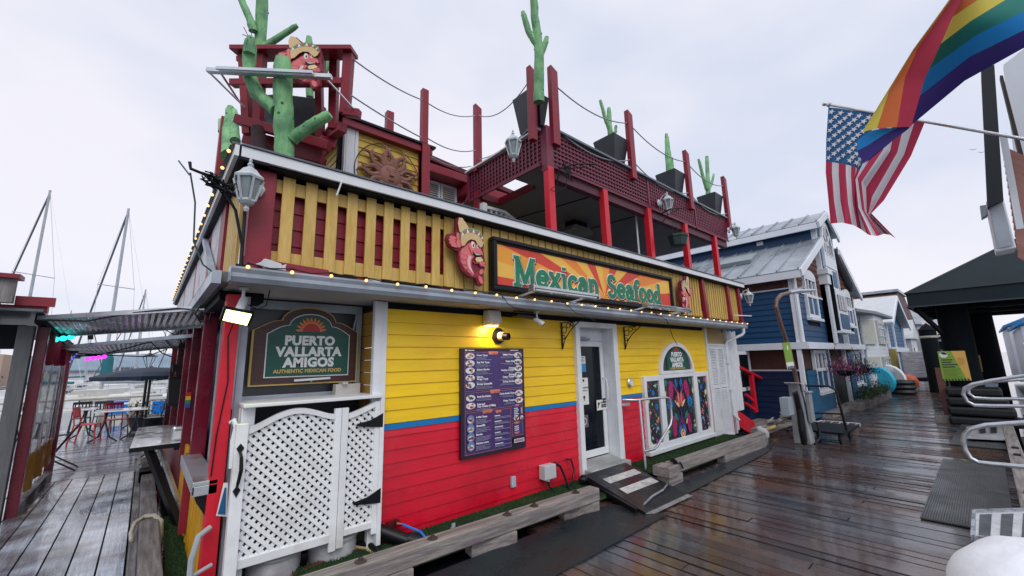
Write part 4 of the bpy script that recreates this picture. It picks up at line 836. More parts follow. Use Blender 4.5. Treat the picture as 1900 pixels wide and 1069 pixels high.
b.go('plants', mat('wilted stems', (.07, .09, .05), .8, var=.4), hb, fix=False)
b = M(); b.tube([(7.35, 3.84, 4.50), (7.35, 3.62, 4.55), (7.7, 3.5, 4.62), (7.75, 3.46, 4.66)], .012, 6); b.tube([(7.35, 3.84, 4.3), (7.4, 3.7, 4.48), (7.6, 3.55, 4.6)], .009, 6); b.go('bracket', blk, hb)
b = M(); q = V((4.5, 3.8, 4.55)); b.tube([q + V(p) for p in ((-.12, .1, -.25), (-.1, .02, .0), (.1, -.05, .1), (.35, -.12, .17), (.55, -.16, .2))], .012, 6); b.tube([q + V(p) for p in ((-.12, .1, .05), (.05, 0, .04), (.4, -.1, .14))], .009, 6)
for k in range(5): r = random.Random(k + 9); b.tube([q + V((r.uniform(-.1, .15), -.02, r.uniform(-.2, .15))) for _ in range(6)], .006, 5)
b.tube([q + V((.0, -.03, -.1)), q + V((-.05, -.03, -.3)), q + V((-.25, .0, -.42)), q + V((-.3, .05, -.38)), q + V((-.25, .02, -.33))], .006, 5)
b.go('corner_hanger', blk, None, True, label='black iron hanger with cables at the front corner of the upper terrace', cat='bracket')
# ================================================================ penthouse box with the sun plaque
bx = thing('rooftop_cabin', 'small yellow clapboard cabin with maroon roof on the terrace', 'building', (2.1, 5.6, 2.45))
ux = mat('faded yellow siding', (.62, .43, .08), .5, var=.07, rnd=.04)
for i in range(22):
    z = 2.45 + i * .1; b = M(); b.prism([(1.70, 4.92, z), (1.70, 4.885, z), (1.70, 4.9, z + .104), (1.70, 4.92, z + .104)], (.97, 0, 0)); b.go('siding_board', ux, bx)
    b = M(); b.prism([(1.62, 4.93, z), (1.598, 4.93, z), (1.61, 4.93, z + .104), (1.62, 4.93, z + .104)], (0, 1.3, 0)); b.go('siding_board', ux, bx)
b = M(); b.box(1.60, 1.70, 4.86, 4.93, 2.45, 4.66); b.go('corner_trim', wht, bx); b = M(); b.box(1.58, 1.60, 4.87, 4.95, 2.45, 4.66); b.go('corner_trim', wht, bx)
b = M(); b.box(1.705, 1.745, 4.86, 4.885, 2.45, 4.64); b.box(2.64, 2.68, 4.86, 4.93, 2.45, 4.64); b.go('trim', wht, bx, kind='stuff')
b = M(); b.box(1.52, 2.78, 4.80, 4.93, 4.64, 4.73); b.go('maroon_fascia', mar, bx)
b = M(); b.box(1.48, 1.60, 4.93, 6.3, 4.62, 4.73); b.go('side_fascia', mar, bx); b = M(); b.box(1.50, 1.6, 4.95, 6.25, 4.595, 4.62); b.go('side_trim', wht, bx)
b = M(); b.box(1.46, 2.82, 4.77, 6.3, 4.735, 4.765); b.go('roof', blk, bx); b = M(); b.box(1.62, 2.66, 4.93, 6.2, 2.45, 4.7); b.go('core', mar, bx)
b = M(); b.tube([(1.50, 4.97, 4.70), (1.54, 4.98, 4.62), (1.56, 4.98, 4.5), (1.56, 4.98, 2.6)], .035, 8); b.go('black_downpipe', blk, bx, True)
uq = thing('terrace_fence_post', 'maroon post rising from the right front corner of the sun plaque cabin', 'post', (2.66, 4.8, 2.45)); b = M(); b.box(2.60, 2.70, 4.78, 4.86, 3.5, 5.62); b.go('post', mar, uq, bevel=.006); 
b = M(); b.box(2.60, 2.72, 4.76, 4.90, 3.5, 4.75); b.go('post_sleeve', mar, uq)
b = M(); b.box(2.44, 2.55, 5.6, 5.7, 4.0, 5.62); b.go('terrace_fence_post', mar, None, label='short maroon post behind the roof of the sun plaque cabin', cat='post')
# terracotta sun plaque
sp_ = thing('sun_plaque', 'terracotta sun face plaque with wavy rays inside a thin ring', 'ornament', (2.16, 4.86, 3.8)); c = V((2.165, 4.86, 4.14))
b = M(); b.lathe(c, [(.165, 0), (.17, .03), (.14, .06), (.08, .078), (.0, .083)], 24, (0, -1, 0)); fc = b.go('face', terr, sp_, True)
b = M(); b.prism([c + V((-.012, -.075, .05)), c + V((.012, -.075, .05)), c + V((.03, -.075, -.02)), c + V((-.03, -.075, -.02))], (0, -.03, 0)); b.tube([c + V((-.055, -.07, -.065)), c + V((-.02, -.082, -.075)), c + V((.02, -.082, -.075)), c + V((.055, -.07, -.065))], [.004, .012, .012, .004], 6)
for s_ in (-1, 1):
    b.tube([c + V((s_ * .095, -.06, .045)), c + V((s_ * .06, -.078, .062)), c + V((s_ * .025, -.08, .045))], .006, 5); b.ball(c + V((s_ * .06, -.07, .035)), .02, 8, (1.2, .5, .55)); b.ball(c + V((s_ * .08, -.06, -.03)), .03, 8, (1, .4, 1)); b.tube([c + V((s_ * .10, -.055, .07)), c + V((s_ * .06, -.072, .09)), c + V((s_ * .02, -.078, .075))], .005, 5)
b.go('facial_features', terr, fc, True)
for k in range(18):
    a = math.radians(20 * k + 6); L_ = .39 if k % 2 else .33; ps = []; rr = []
    for i in range(9): t = i / 8; r_ = .15 + (L_ - .15 + .12) * t * .82; aa = a + .16 * math.sin(t * 6.3) * (1 if k % 2 else -1) * (.4 + .6 * t); ps.append(c + V((r_ * math.cos(aa), -.02 - .015 * math.sin(t * 3.1), r_ * math.sin(aa)))); rr.append(.042 * (1 - t) ** .6 * (1 if i else 1) + .004)
    b = M(); b.tube(ps, rr, 7); b.go('ray', terr, sp_, True)
b = M(); b.tube([c + V((.455 * math.cos(math.radians(10 * i)), 0, .455 * math.sin(math.radians(10 * i)))) for i in range(37)], .007, 6); b.go('ring', mat('rusty ring', (.10, .05, .04), .6, metal=.3), sp_, True)
# rear upper buildings
rb = thing('rear_terrace_house', 'yellow back wall with stepped maroon roof edges and white shutters behind the terrace', 'building', (5, 6.6, 2.45))
for i in range(24): b = M(); z = 2.45 + i * .11; b.prism([(2.7, 6.54, z), (2.7, 6.495, z), (2.7, 6.52, z + .115), (2.7, 6.54, z + .115)], (4.4, 0, 0)); b.go('siding_board', ux, rb)
b = M(); b.box(2.7, 4.7, 6.15, 6.7, 5.14, 5.30); b.go('eave', mar, rb, bevel=.01); b = M(); b.box(4.3, 7.3, 6.0, 6.7, 4.92, 5.10); b.go('eave', mar, rb, bevel=.01); b = M(); b.box(2.65, 3.3, 6.1, 6.6, 5.3, 5.42); b.go('eave', mar, rb)
b = M(); b.box(2.7, 3.55, 6.35, 6.5, 4.1, 5.15); b.go('side_board', mar, rb); b = M(); b.prism([(3.2, 6.2, 5.42), (7.3, 6.2, 5.12), (7.3, 6.2, 5.2), (3.2, 6.2, 5.52)], (0, 1.5, 0)); b.go('roof', mat('maroon shingle roof', (.12, .03, .045), .8, var=.3), rb)
for x0 in (3.55, 3.93):
    b = M(); frame(b, x0, x0 + .36, 4.42, 5.12, .04, 6.44, 6.5); sh = b.go('shutter', wht, rb); b = M(); z = 4.47
    while z < 5.07: b.prism([(x0 + .04, 6.45, z), (x0 + .04, 6.49, z + .03), (x0 + .04, 6.485, z + .038), (x0 + .04, 6.445, z + .008)], (.28, 0, 0)); z += .042
    b.go('louvre_slats', wht, sh, kind='stuff')
b = M(); frame(b, 4.62, 5.0, 4.1, 4.86, .07, 6.43, 6.5); wf_ = b.go('window_frame', mar, rb); b = M(); b.box(4.68, 4.94, 6.47, 6.49, 4.17, 4.8); b.go('pane', gla, wf_)
b = M(); b.box(4.35, 4.42, 6.4, 6.5, 2.45, 5.12); b.go('trim', mar, rb)
# ================================================================ planters and log cacti
plm = mat('black planter', (.022, .028, .036), .5, var=.3)
def planter(p, w0, w1, h, lab, y_=.3):
    b = M(); p = V(p); a, c = w0 / 2, w1 / 2
    b.add([p + V(q) for q in ((-a, -a, 0), (a, -a, 0), (a, a, 0), (-a, a, 0), (-c, -c, h), (c, -c, h), (c, c, h), (-c, c, h))], [(0, 3, 2, 1), (4, 5, 6, 7), (0, 1, 5, 4), (1, 2, 6, 5), (2, 3, 7, 6), (3, 0, 4, 7)])
    t = thing('tapered_planter', lab, 'planter', tuple(p), 'black planters holding the log cacti'); b.go('pot', plm, t, bevel=.01)
    b = M(); b.box(p.x - c + .02, p.x + c - .02, p.y - c + .02, p.y + c - .02, p.z + h, p.z + h + .012); b.go('soil', mat('soil', (.03, .025, .02), .9), t); return t
def cactus(lab, limbs, tips=True):
    p0 = limbs[0][0][0]; t = thing('log_cactus', lab, 'cactus', tuple(p0), 'green painted log cacti'); r = random.Random(len(lab))
    for i, (pts, r0, r1) in enumerate(limbs):
        P_ = [V(p) for p in pts]; out = []; m = 5
        for k in range(len(P_) - 1):
            for j in range(m): out.append(P_[k].lerp(P_[k + 1], j / m))
        out.append(P_[-1]); N_ = len(out); rr = [(r0 + (r1 - r0) * k / (N_ - 1)) * r.uniform(.93, 1.07) for k in range(N_)]; rr[-1] *= .8
        out = [p + V((r.uniform(-1, 1), r.uniform(-1, 1), 0)) * r0 * .05 for p in out]
        b = M(); b.use(cactm).tube(out, rr, 10)
        if r0 > .05:
            for q in range(7):
                k = r.randrange(1, N_ - 1); a = r.uniform(0, 6.28); b.use(mat('knot', (.06, .17, .05), .8)).ball(out[k] + V((math.cos(a), math.sin(a), 0)) * rr[k] * .92, r0 * .16, 6)
        b.go('trunk' if i == 0 else 'arm', None, t, True)
    return t
for px, py, Y, lab in ((1146, 300, 4.25, 'planter'), (1247, 355, 4.25, ''), (1320, 400, 4.25, '')): pass
locs = [(6.24, 4.12, 5.21), (8.50, 4.12, 5.21), (10.55, 4.12, 5.21)]
labs = [('black tapered planter behind the first post right of the terrace corner', 'pale green log cactus with four fingers in the planter nearest the terrace corner'), ('black tapered planter behind the middle post of the front lattice', 'short thick green log cactus in the middle planter'), ('black tapered planter at the right end of the front lattice', 'green log cactus with three slim arms in the rightmost planter')]
for (x, y, z), (l1, l2) in zip(locs, labs): planter((x, y, z), .30, .48, .58, l1)
x, y, z = locs[0]; cactus(labs[0][1], [([(x, y, z + .45), (x + .0, y, z + 1.0)], .055, .045), ([(x, y, z + .8), (x - .12, y, z + 1.0), (x - .25, y, z + 1.35)], .04, .03), ([(x + .0, y, z + .95), (x + .02, y, z + 1.3)], .045, .04), ([(x, y, z + .7), (x + .18, y, z + .85), (x + .22, y, z + 1.0)], .035, .03)])
x, y, z = locs[1]; cactus(labs[1][1], [([(x, y, z + .45), (x, y, z + 1.1), (x + .02, y, z + 1.6)], .09, .04), ([(x, y, z + .6), (x + .14, y, z + .8), (x + .15, y, z + 1.05)], .05, .035)])
x, y, z = locs[2]; cactus(labs[2][1], [([(x - .12, y, z + .45), (x, y, z + 1.0), (x + .12, y, z + 1.75)], .06, .045), ([(x - .1, y, z + .75), (x - .25, y, z + 1.0), (x - .42, y, z + 1.5)], .05, .035), ([(x, y, z + .8), (x + .22, y, z + 1.0), (x + .45, y, z + 1.35)], .045, .03)])
# corner: planter and tall cactus between the twin posts
planter((4.2, 4.2, 5.21), .26, .42, .62, 'black tapered planter behind the twin posts at the terrace corner')
b = M(); b.box(4.10, 4.16, 3.9, 3.96, 5.2, 6.05); b.go('strap_post', blk, None, label='black strapped pole between the twin maroon posts at the terrace corner', cat='post')
q0 = PD(1000, 190, 5.75); q1 = PD(1000, 90, 5.75); q2 = PD(992, 30, 5.75); q3 = PD(988, -40, 5.75); q4 = PD(980, 58, 5.75); q5 = PD(970, 22, 5.75); q6 = PD(1012, 80, 5.75)
cactus('tall green log cactus between the twin posts at the terrace corner', [([V((q0.x, q0.y, 5.4)), q0, q1, q2, q3], .085, .05), ([PD(998, 85, 5.75), q4, q5], .055, .035), ([PD(1002, 105, 5.75), q6, PD(1015, 68, 5.75)], .05, .03)])
# ================================================================ corner tower and the great cactus
D = 4.6
tw = thing('corner_tower', 'open maroon timber tower frame set diagonally on the front left corner of the terrace', 'tower', tuple(PD(550, 300, D)))
def tb(n_, x1, y1, x2, y2, w_, h_, m=mar, d1=D, d2=D): b = M(); b.beam(PD(x1, y1, d1), PD(x2, y2, d2), w_, h_, FW); b.go(n_, m, tw, bevel=.006)
tb('top_plate', 437, 97, 658, 97, .05, .22); tb('top_plate', 440, 110, 645, 106, .06, .05, d1=4.85, d2=4.85)
tb('crossbeam', 430, 155, 640, 153, .07, .10)
tb('post', 452, 98, 460, 250, .085, .09); tb('post', 486, 98, 478, 245, .085, .09); tb('post', 648, 97, 640, 212, .10, .10); tb('post', 621, 98, 618, 240, .09, .09, d1=4.75, d2=4.75); tb('post', 592, 160, 594, 262, .08, .08, d1=4.85, d2=4.85); tb('post', 600, 100, 598, 160, .05, .07, d1=4.85, d2=4.85)
tb('base_beam', 440, 222, 612, 272, .10, .12); tb('base_beam', 455, 255, 600, 292, .16, .10, d1=4.75, d2=4.75); tb('base_beam', 470, 285, 600, 312, .22, .10, d1=4.9, d2=4.9)
tb('knob', 640, 208, 668, 212, .09, .10)
b = M(); b.beam(PD(636, 236, 4.7), PD(600, 262, 5.0), .10, .10); b.beam(PD(610, 262, 4.8), PD(572, 300, 5.2), .16, .10); b.go('side_beam', mar, tw)
b = M(); q = PD(545, 205, 5.0); pts = [PD(528, 175, 5.05), PD(586, 182, 5.05), PD(582, 238, 5.05), PD(540, 248, 5.05)]; b.prism(pts, FW * .3); b.go('tapered_planter', plm, None, label='black tapered planter box hanging inside the right half of the tower frame', cat='planter', bevel=.01)
b = M(); b.prism([PD(455, 180, 5.1), PD(510, 175, 5.1), PD(510, 222, 5.1), PD(458, 215, 5.1)], FW * .25); b.go('slate_board', mat('slate board', (.03, .045, .06), .5, var=.2), None, label='dark slate board behind the left half of the tower frame', cat='board')
b = M(); b.tube([PD(478, 238, 4.55), PD(484, 285, 4.5)], [.07, .085], 10); b.go('wrapped_stump', mat('wire wrapped stump', (.05, .025, .03), .8, var=.5, bump=.8, bscale=30), tw, True)
ar = thing('awning_bar', 'slim aluminium light bar held out on struts in front of the tower', 'bar', tuple(PD(500, 130, 4.1)))
b = M(); b.beam(PD(385, 131, 4.15), PD(615, 143, 4.15), .05, .04); b.beam(PD(401, 126, 4.1), PD(580, 134, 4.1), .02, .03); b.go('bar', alu, ar)
for a_, c_ in (((385, 131, 4.15), (462, 207, 4.6)), ((600, 140, 4.15), (662, 208, 4.6)), ((408, 133, 4.15), (445, 190, 4.6))): b = M(); b.tube([PD(*a_), PD(*c_)], .011, 6); b.go('strut', alu, ar)
GD = 4.25
P4 = lambda x, y, d=GD: PD(x, y, d)
base = P4(528, 320); cactus('giant green log cactus with lopped arms at the front left corner of the terrace', [([V((base.x, base.y, 3.3)), P4(528, 293), P4(526, 200), P4(524, 108)], .105, .088), ([P4(512, 205), P4(478, 175), P4(462, 140), P4(464, 75)], .07, .06), ([P4(542, 258), P4(575, 235), P4(612, 212)], .062, .055), ([P4(462, 100, 4.2), P4(465, 68, 4.2)], .055, .04)])
b = M()
for a_, c_ in (((463, 72), (452, 50)), ((466, 70), (450, 64)), ((466, 70), (468, 48))): b.tube([P4(*a_), P4(*c_)], .004, 4)
b.go('twig', mat('dry twig', (.12, .10, .08), .8), None, label='dry twigs on the tip of the giant cactus left arm', cat='twigs')
cactus('tall back cactus rising behind the tower and out of the picture', [([V((PD(482, 200, 5.6).x, PD(482, 200, 5.6).y, 4.6)), PD(482, 90, 5.6), PD(486, 20, 5.6), PD(489, -60, 5.6)], .085, .07), ([PD(470, 58, 5.5), PD(466, 42, 5.5), PD(448, 0, 5.5), PD(440, -30, 5.5)], .055, .04), ([PD(490, 88, 5.6), PD(520, 68, 5.6), PD(552, 47, 5.6)], .05, .035)])
cactus('cactus stub behind the sombrero of the tower shrimp', [([PD(575, 180, 5.4), PD(574, 110, 5.4), PD(573, 68, 5.4)], .05, .04), ([PD(590, 160, 5.4), PD(612, 112, 5.4)], .04, .04)])
cactus('slim green cactus behind the terrace left edge beside the maroon post', [([PX(425, 290, .55), PX(424, 240, .55), PX(428, 198, .55)], .10, .05), ([PX(436, 262, .55), PX(435, 205, .55)], .06, .04), ([PX(410, 245, .55), PX(408, 222, .55)], .04, .03)])
q = PX(408, 290, .5); b = M(); b.box(.46, .58, q.y - .1, q.y + .04, 3.3, PX(408, 246, .5).z); b.go('terrace_side_post', mar, None, label='maroon post on the left edge of the terrace beside the slim cactus', cat='post', bevel=.006)
b = M(); b.box(.5, .9, q.y - .75, q.y - .15, 3.46, 3.95); b.go('side_planter', plm, None, label='black planter on the left terrace edge holding the slim cactus', cat='planter')
e_ = (ROT @ V((1, 0, 0))); shrimp(PD(556, 172, 4.42), e_, (0, 0, 1), .64, 'orange shrimp with sombrero cut-out mounted on the tower frame', sx=1.2)
# ================================================================ rope strings between the posts
rp = mat('grey string', (.34, .36, .40), .6)
def cat_(p, q, sag, n=14): p = V(p); q = V(q); return [p.lerp(q, i / n) + V((0, 0, -sag * 4 * (i / n) * (1 - i / n))) for i in range(n + 1)]
tops = [(4.36, 3.86, 6.0), (6.49, 3.86, 6.15), (8.8, 3.86, 6.1), (10.88, 3.86, 6.1)]
names = ['the first and second posts', 'the second and third posts', 'the third and last posts']
for i in range(3):
    for dz, sg, nm in ((0, .18, 'upper'), (-.75, .22, 'lower')):
        b = M(); b.tube(cat_(V(tops[i]) + V((0, 0, dz)), V(tops[i + 1]) + V((0, 0, dz)), sg), .011, 5); b.go('rope_string', rp, None, label='%s slack string between %s of the front lattice' % (nm, names[i]), cat='string')
T1 = PD(655, 110, 4.6); A1 = V((2.65, 4.82, 5.45)); A2 = V((4.18, 5.6, 6.25)); A3 = V((4.02, 4.0, 6.0))
for p, q_, sg, nm in ((T1, A1, .05, 'from the tower to the cabin corner post'), (A1, A2, .12, 'from the cabin corner post to the left lattice post'), (A2, A3, .25, 'up to the tall twin posts'), (T1 + V((0, 0, -.45)), A1 + V((0, 0, -.6)), .02, 'low from the tower to the cabin roof'), (A1 + V((0, 0, -.55)), A2 + V((0, 0, -.7)), .12, 'low between cabin post and left lattice post'), (A2 + V((0, 0, -.9)), A3 + V((0, 0, -.8)), .10, 'crossing low beside the lattice corner'), (A1 + V((0, 0, -.8)), V((4.18, 5.8, 5.3)), .1, 'sloping down to the left lattice cap')):
    b = M(); b.tube(cat_(p, q_, sg), .009, 5); b.go('rope_string', rp, None, label='slack string running ' + nm, cat='string')
# ================================================================ recess: house sign, lattice gate, shelf
hs = thing('house_sign', 'large green and brown carved sign reading PUERTO VALLARTA AMIGOS above the lattice gate', 'sign', (1.16, 4.35, 1.53))
O1 = logo_outline(1.165, 1.535, .95, .50, .735); O2 = logo_outline(1.165, 1.548, .924, .487, .71); O3 = logo_outline(1.175, 1.605, .75, .40, .60); O4 = logo_outline(1.175, 1.615, .73, .388, .58)
b = M(); b.prism([(x, 4.36, z) for x, z in O1], (0, -.05, 0)); b.go('gold_edge', sgn_d, hs); b = M(); b.prism([(x, 4.34, z) for x, z in O2], (0, -.035, 0)); b.go('board', sgn_b, hs)
b = M(); b.prism([(x, 4.31, z) for x, z in O3], (0, -.01, 0)); b.go('white_border', sgn_w, hs); b = M(); b.prism([(x, 4.305, z) for x, z in O4], (0, -.01, 0)); b.go('green_panel', sgn_g, hs)
b = M(); b.use(sgn_w)
for s_, z, sz in (('PUERTO', 1.905, .118), ('VALLARTA', 1.80, .118), ('AMIGOS', 1.70, .118)): text_mesh(b, s_, sz, (1.175, 4.294, z), FX, FU, .004, .006, sx=.98, space=1.06)
b.use(sgn_d); text_mesh(b, 'AUTHENTIC MEXICAN FOOD', .045, (1.175, 4.294, 1.645), FX, FU, .002, .0018, sx=.98, space=1.03); sunburst(b, 1.175, 2.03, .145, 4.294, sgn_r, sgn_o); b.go('lettering', None, hs)
b = M(); b.beam((1.04, 4.27, 1.575), (1.36, 4.27, 1.585), .06, .02); b.tube([(1.2, 4.27, 1.57), (1.2, 4.34, 1.54)], .01, 6); b.go('sign_lamp', alu, None, label='slim silver picture light at the foot of the large green house sign', cat='lamp')
gt = thing('lattice_gate', 'white double gate of diagonal lattice with arched top and black strap hinges', 'gate', (1.15, 3.9, .15))
def gp(n_, x0, x1, z0, z1, y0=3.87, y1=3.91, m=whg): b = M(); b.box(x0, x1, y0, y1, z0, z1); return b.go(n_, m, gt, bevel=.004)
gp('stile', .565, .645, .10, 1.275, 3.84, 3.92); gp('stile', 1.30, 1.358, .16, 1.325); gp('stile', 1.362, 1.42, .17, 1.325); gp('stile', 1.665, 1.712, .2, 1.36)
gp('bottom_rail', .645, 1.30, .235, .30); gp('bottom_rail', 1.42, 1.665, .255, .31)
def archtop(x0, x1, f, n=14, th=.045):
    b = M(); xs = [x0 + (x1 - x0) * i / n for i in range(n + 1)]
    for i in range(n): b.prism([(xs[i], 3.865, f(xs[i]) - th), (xs[i + 1], 3.865, f(xs[i + 1]) - th), (xs[i + 1], 3.865, f(xs[i + 1])), (xs[i], 3.865, f(xs[i]))], (0, .05, 0))
    b.go('arched_rail', whg, gt)
fa = lambda x: 1.235 + .10 * max(0, math.sin(math.pi * min(1, max(0, (x - .645) / .655)))) ** 1.4 + .045 * (x - .645) / .655
fb = lambda x: 1.272 + .085 * max(0, (x - 1.42) / .245) ** 1.3
archtop(.645, 1.30, fa); archtop(1.42, 1.665, fb, 8)
def diag(x0, x1, z0, f, pitch=.0705, w_=.031):
    for sgn, y in ((1, 3.897), (-1, 3.887)):
        lo = z0 - max(sgn * x0, sgn * x1); hi = 1.45 - min(sgn * x0, sgn * x1); c = lo
        while c < hi:
            # line z = sgn*x + c clipped
            pts = []
            n = 60
            for i in range(n + 1):
                x = x0 + (x1 - x0) * i / n; z = sgn * x + c
                if z0 <= z <= f(x) - .02: pts.append(V((x, y, z)))
            if len(pts) > 2: b = M(); b.beam(pts[0], pts[-1], w_ * .9, .009, (0, 1, 0)); b.go('lattice_strip', whg, gt)
            c += pitch
diag(.635, 1.31, .27, fa); diag(1.41, 1.67, .28, fb)
for z in (1.165, .50):
    b = M(); b.prism([(1.74, 3.858, z - .045), (1.74, 3.858, z + .085), (1.69, 3.858, z + .06), (1.62, 3.858, z + .03), (1.50, 3.858, z + .012), (1.485, 3.858, z), (1.50, 3.858, z - .012), (1.62, 3.858, z - .03)], (0, .006, 0))
    b.ball((1.53, 3.857, z), .012, 6); b.ball((1.60, 3.857, z + .003), .012, 6); b.go('strap_hinge', blk, gt)
b = M(); b.tube([(.60, 3.835, 1.08), (.605, 3.79, 1.04), (.61, 3.785, .95), (.60, 3.80, .86), (.598, 3.835, .81)], [.008, .012, .014, .012, .008], 8)
for z in (1.09, .79): b.prism([(.60, 3.838, z + .045), (.575, 3.838, z + .01), (.588, 3.838, z - .015), (.60, 3.838, z - .04), (.612, 3.838, z - .015), (.625, 3.838, z + .01)], (0, -.006, 0))
b.go('pull_handle', blk, gt)
b = M(); b.box(1.712, 1.75, 3.86, 3.955, .1, 1.42); b.go('hinge_post', whg, gt)
sh = thing('service_shelf', 'white painted shelf along the top of the lattice gate enclosure', 'shelf', (1.15, 4.1, 1.4))
b = M(); b.prism([(.60, 3.84, 1.392), (1.715, 3.84, 1.392), (1.715, 4.38, 1.392), (.60, 4.38, 1.392)], (0, 0, .028)); b.go('board', whg, sh, bevel=.005)
b = M(); b.box(.605, .70, 3.95, 4.02, .1, 1.39); b.go('post', wht, sh, bevel=.005); b = M(); b.box(.60, .63, 4.03, 4.38, .1, 1.39); b.go('side_panel', wht, sh)
b = M(); b.tube([(.545, 3.99, 1.28), (.56, 3.96, 1.30), (.575, 3.93, 1.25), (.56, 3.92, 1.15), (.565, 3.92, .95)], .018, 6); b.go('scroll_trim', wht, sh, True)
b = M(); b.box(1.42, 1.66, 4.25, 4.34, 1.42, 1.52); b.box(1.47, 1.52, 4.2, 4.34, 1.52, 1.54); b.go('small_boxes', mat('ivory box', (.55, .53, .5), .5), None, label='small ivory box standing at the right end of the white shelf under the house sign', cat='box')
b = M(); b.box(.66, 1.66, 4.36, 4.41, .1, 1.38); b.go('enclosure_back', mat('dark slate', (.02, .03, .04), .5), rest)
drm = mat('peeling white drum', (.45, .46, .48), .7, var=.25, nscale=6, col2=(.22, .21, .21), c2amt=.4, bump=.4)
for i, (x, y, lab) in enumerate(((.95, 4.12, 'peeling white drum under the larger leaf of the lattice gate'), (1.42, 4.12, 'peeling white drum under the smaller leaf of the lattice gate'))):
    t = thing('drum', lab, 'drum', (x, y, 0)); b = M(); b.lathe((x, y, -.12), [(.19, 0), (.20, .01), (.195, .12), (.205, .13), (.195, .14), (.2, .27), (.19, .30), (.17, .31)], 24); b.go('barrel', drm, t, True); b = M(); b.lathe((x, y, .19), [(.21, 0), (.215, .02), (.20, .03)], 24); b.go('rim', drm, t, True)
turf('artificial_turf', [(.62, 3.35), (1.1, 3.2), (1.75, 4.0), (.62, 4.3)], -.03, 'dark turf patch on the ground below the lattice gate', 9000)
b = M(); b.box(.56, 1.8, 4.05, 4.5, -.3, -.13); b.go('gate_sill', dkb, rest)
b = M(); b.tube([(.7, 3.83, .0), (1.0, 3.92, .04), (1.35, 3.99, .06), (1.72, 4.04, .05)], .018, 8); b.go('red_hose', mat('red hose', (.45, .02, .02), .4), None, True, label='red hose lying along the foot of the lattice gate', cat='hose')
b = M(); b.tube([(1.62, 4.05, .10), (1.70, 3.93, .09), (1.73, 3.75, .05), (1.68, 3.50, .08), (1.62, 3.36, .22)], .022, 8); b.go('black_hose', blk, None, True, label='thick black hose curving from under the gate to the near kerb', cat='hose')
b = M(); b.tube([(1.58, 4.05, .08), (1.66, 3.93, .07), (1.69, 3.75, .03), (1.64, 3.50, .06), (1.585, 3.37, .20)], .014, 8); b.go('tan_hose', mat('tan hose', (.55, .40, .22), .5), None, True, label='thin tan hose beside the black hose at the gate foot', cat='hose')
pp = thing('drain_pipe', 'fat black drain pipe with elbow running out of the foot of the red wall', 'pipe', (2, 3.8, 0))
b = M(); b.tube([(1.74, 3.98, .20), (1.82, 3.90, .17), (1.98, 3.78, .09)], .06, 14); b.go('pipe_run', blk, pp, True); b = M(); b.tube([(1.98, 3.79, .10), (2.06, 3.74, .07), (2.12, 3.71, .06)], .068, 14); b.go('elbow', blk, pp, True); b = M(); b.tube([(2.1, 3.71, .06), (2.25, 3.66, .05), (2.36, 3.58, .03)], .045, 12); b.go('tail', blk, pp, True)
b = M(); b.tube([(1.95, 3.96, .21), (2.0, 3.90, .19), (2.09, 3.74, .15), (2.1, 3.6, .10), (2.07, 3.45, .19)], .012, 8); b.go('blue_hose', mat('blue hose', (.01, .17, .62), .4), None, True, label='bright blue hose from the tap down over the near kerb timber', cat='hose')
b = M(); b.box(1.86, 1.98, 3.94, 3.99, .19, .23); b.lathe((1.94, 3.93, .21), [(.02, 0), (.02, .05)], 8, (1, -.6, -.2)); b.tube([(1.92, 3.93, .22), (1.92, 3.93, .26)], .007, 6); b.go('garden_tap', mat('red brass tap', (.18, .03, .03), .4, metal=.6), None, label='small tap low on the red wall at the start of the blue hose', cat='tap')
b = M(); b.box(2.33, 2.37, 3.58, 3.60, .05, .16); b.box(2.33, 2.37, 3.578, 3.58, .16, .20); b.go('marker_stake', gut, None, label='short grey stake in the turf beside the black drain pipe', cat='stake')
# corner post, flood light, camera
cp = thing('corner_post', 'bright red corner post of the restaurant next to the lattice gate', 'post', (.5, 4.05, -.1)); b = M(); b.box(.44, .54, 4.0, 4.12, -.15, 2.30); b.go('post', mab, cp, bevel=.006); b = M(); b.box(.57, .62, 4.1, 4.16, .0, 2.3); b.go('grey_trim', gut, cp)
f2 = thing('flood_light', 'glaring yellow green LED flood light at the left corner under the eaves', 'lamp', (.5, 3.75, 2.05))
A_, B_, C_, D_ = PY(420, 574, 3.74), PY(467, 583, 3.74), PY(458, 604, 3.78), PY(413, 594, 3.78); nn = (B_ - A_).cross(D_ - A_).normalized(); nn = nn if nn.y > 0 else -nn
cen = (A_ + B_ + C_ + D_) / 4; big = [cen + (p - cen) * 1.22 for p in (A_, B_, C_, D_)]
b = M(); b.prism(big, nn * .05); b.go('housing', blk, f2, bevel=.006); b = M(); b.prism([p - nn * .003 for p in (A_, B_, C_, D_)], nn * .002); b.go('led_panel', mat('led glare', (.9, 1, .6), .4, emis=3.2, ecol=(.72, 1, .22)), f2)
ld = bpy.data.lights.new('flood_light_glow', 'AREA'); ld.energy = 7; ld.size = .15; ld.color = (.75, 1, .25); lo = bpy.data.objects.new('flood_light_glow', ld); COL.objects.link(lo); lo.location = cen - nn * .05; lo.rotation_euler = nn.to_track_quat('Z', 'Y').to_euler()
seccam((.53, 3.86, 2.335), 'white security camera under the soffit above the green flood light', (-.25, -.5, -.8))
b = M(); b.tube([(.57, 3.86, 2.2), (.63, 3.82, 2.16), (.69, 3.82, 2.20), (.71, 3.84, 2.33)], .005, 5); b.tube([(.5, 3.9, 2.1), (.47, 3.98, 1.95), (.50, 3.99, 1.6), (.46, 3.99, 1.2), (.45, 3.99, .9)], .005, 5); b.go('lamp_cable', blk, None, label='thin black cable trailing down the red corner post', cat='cable')
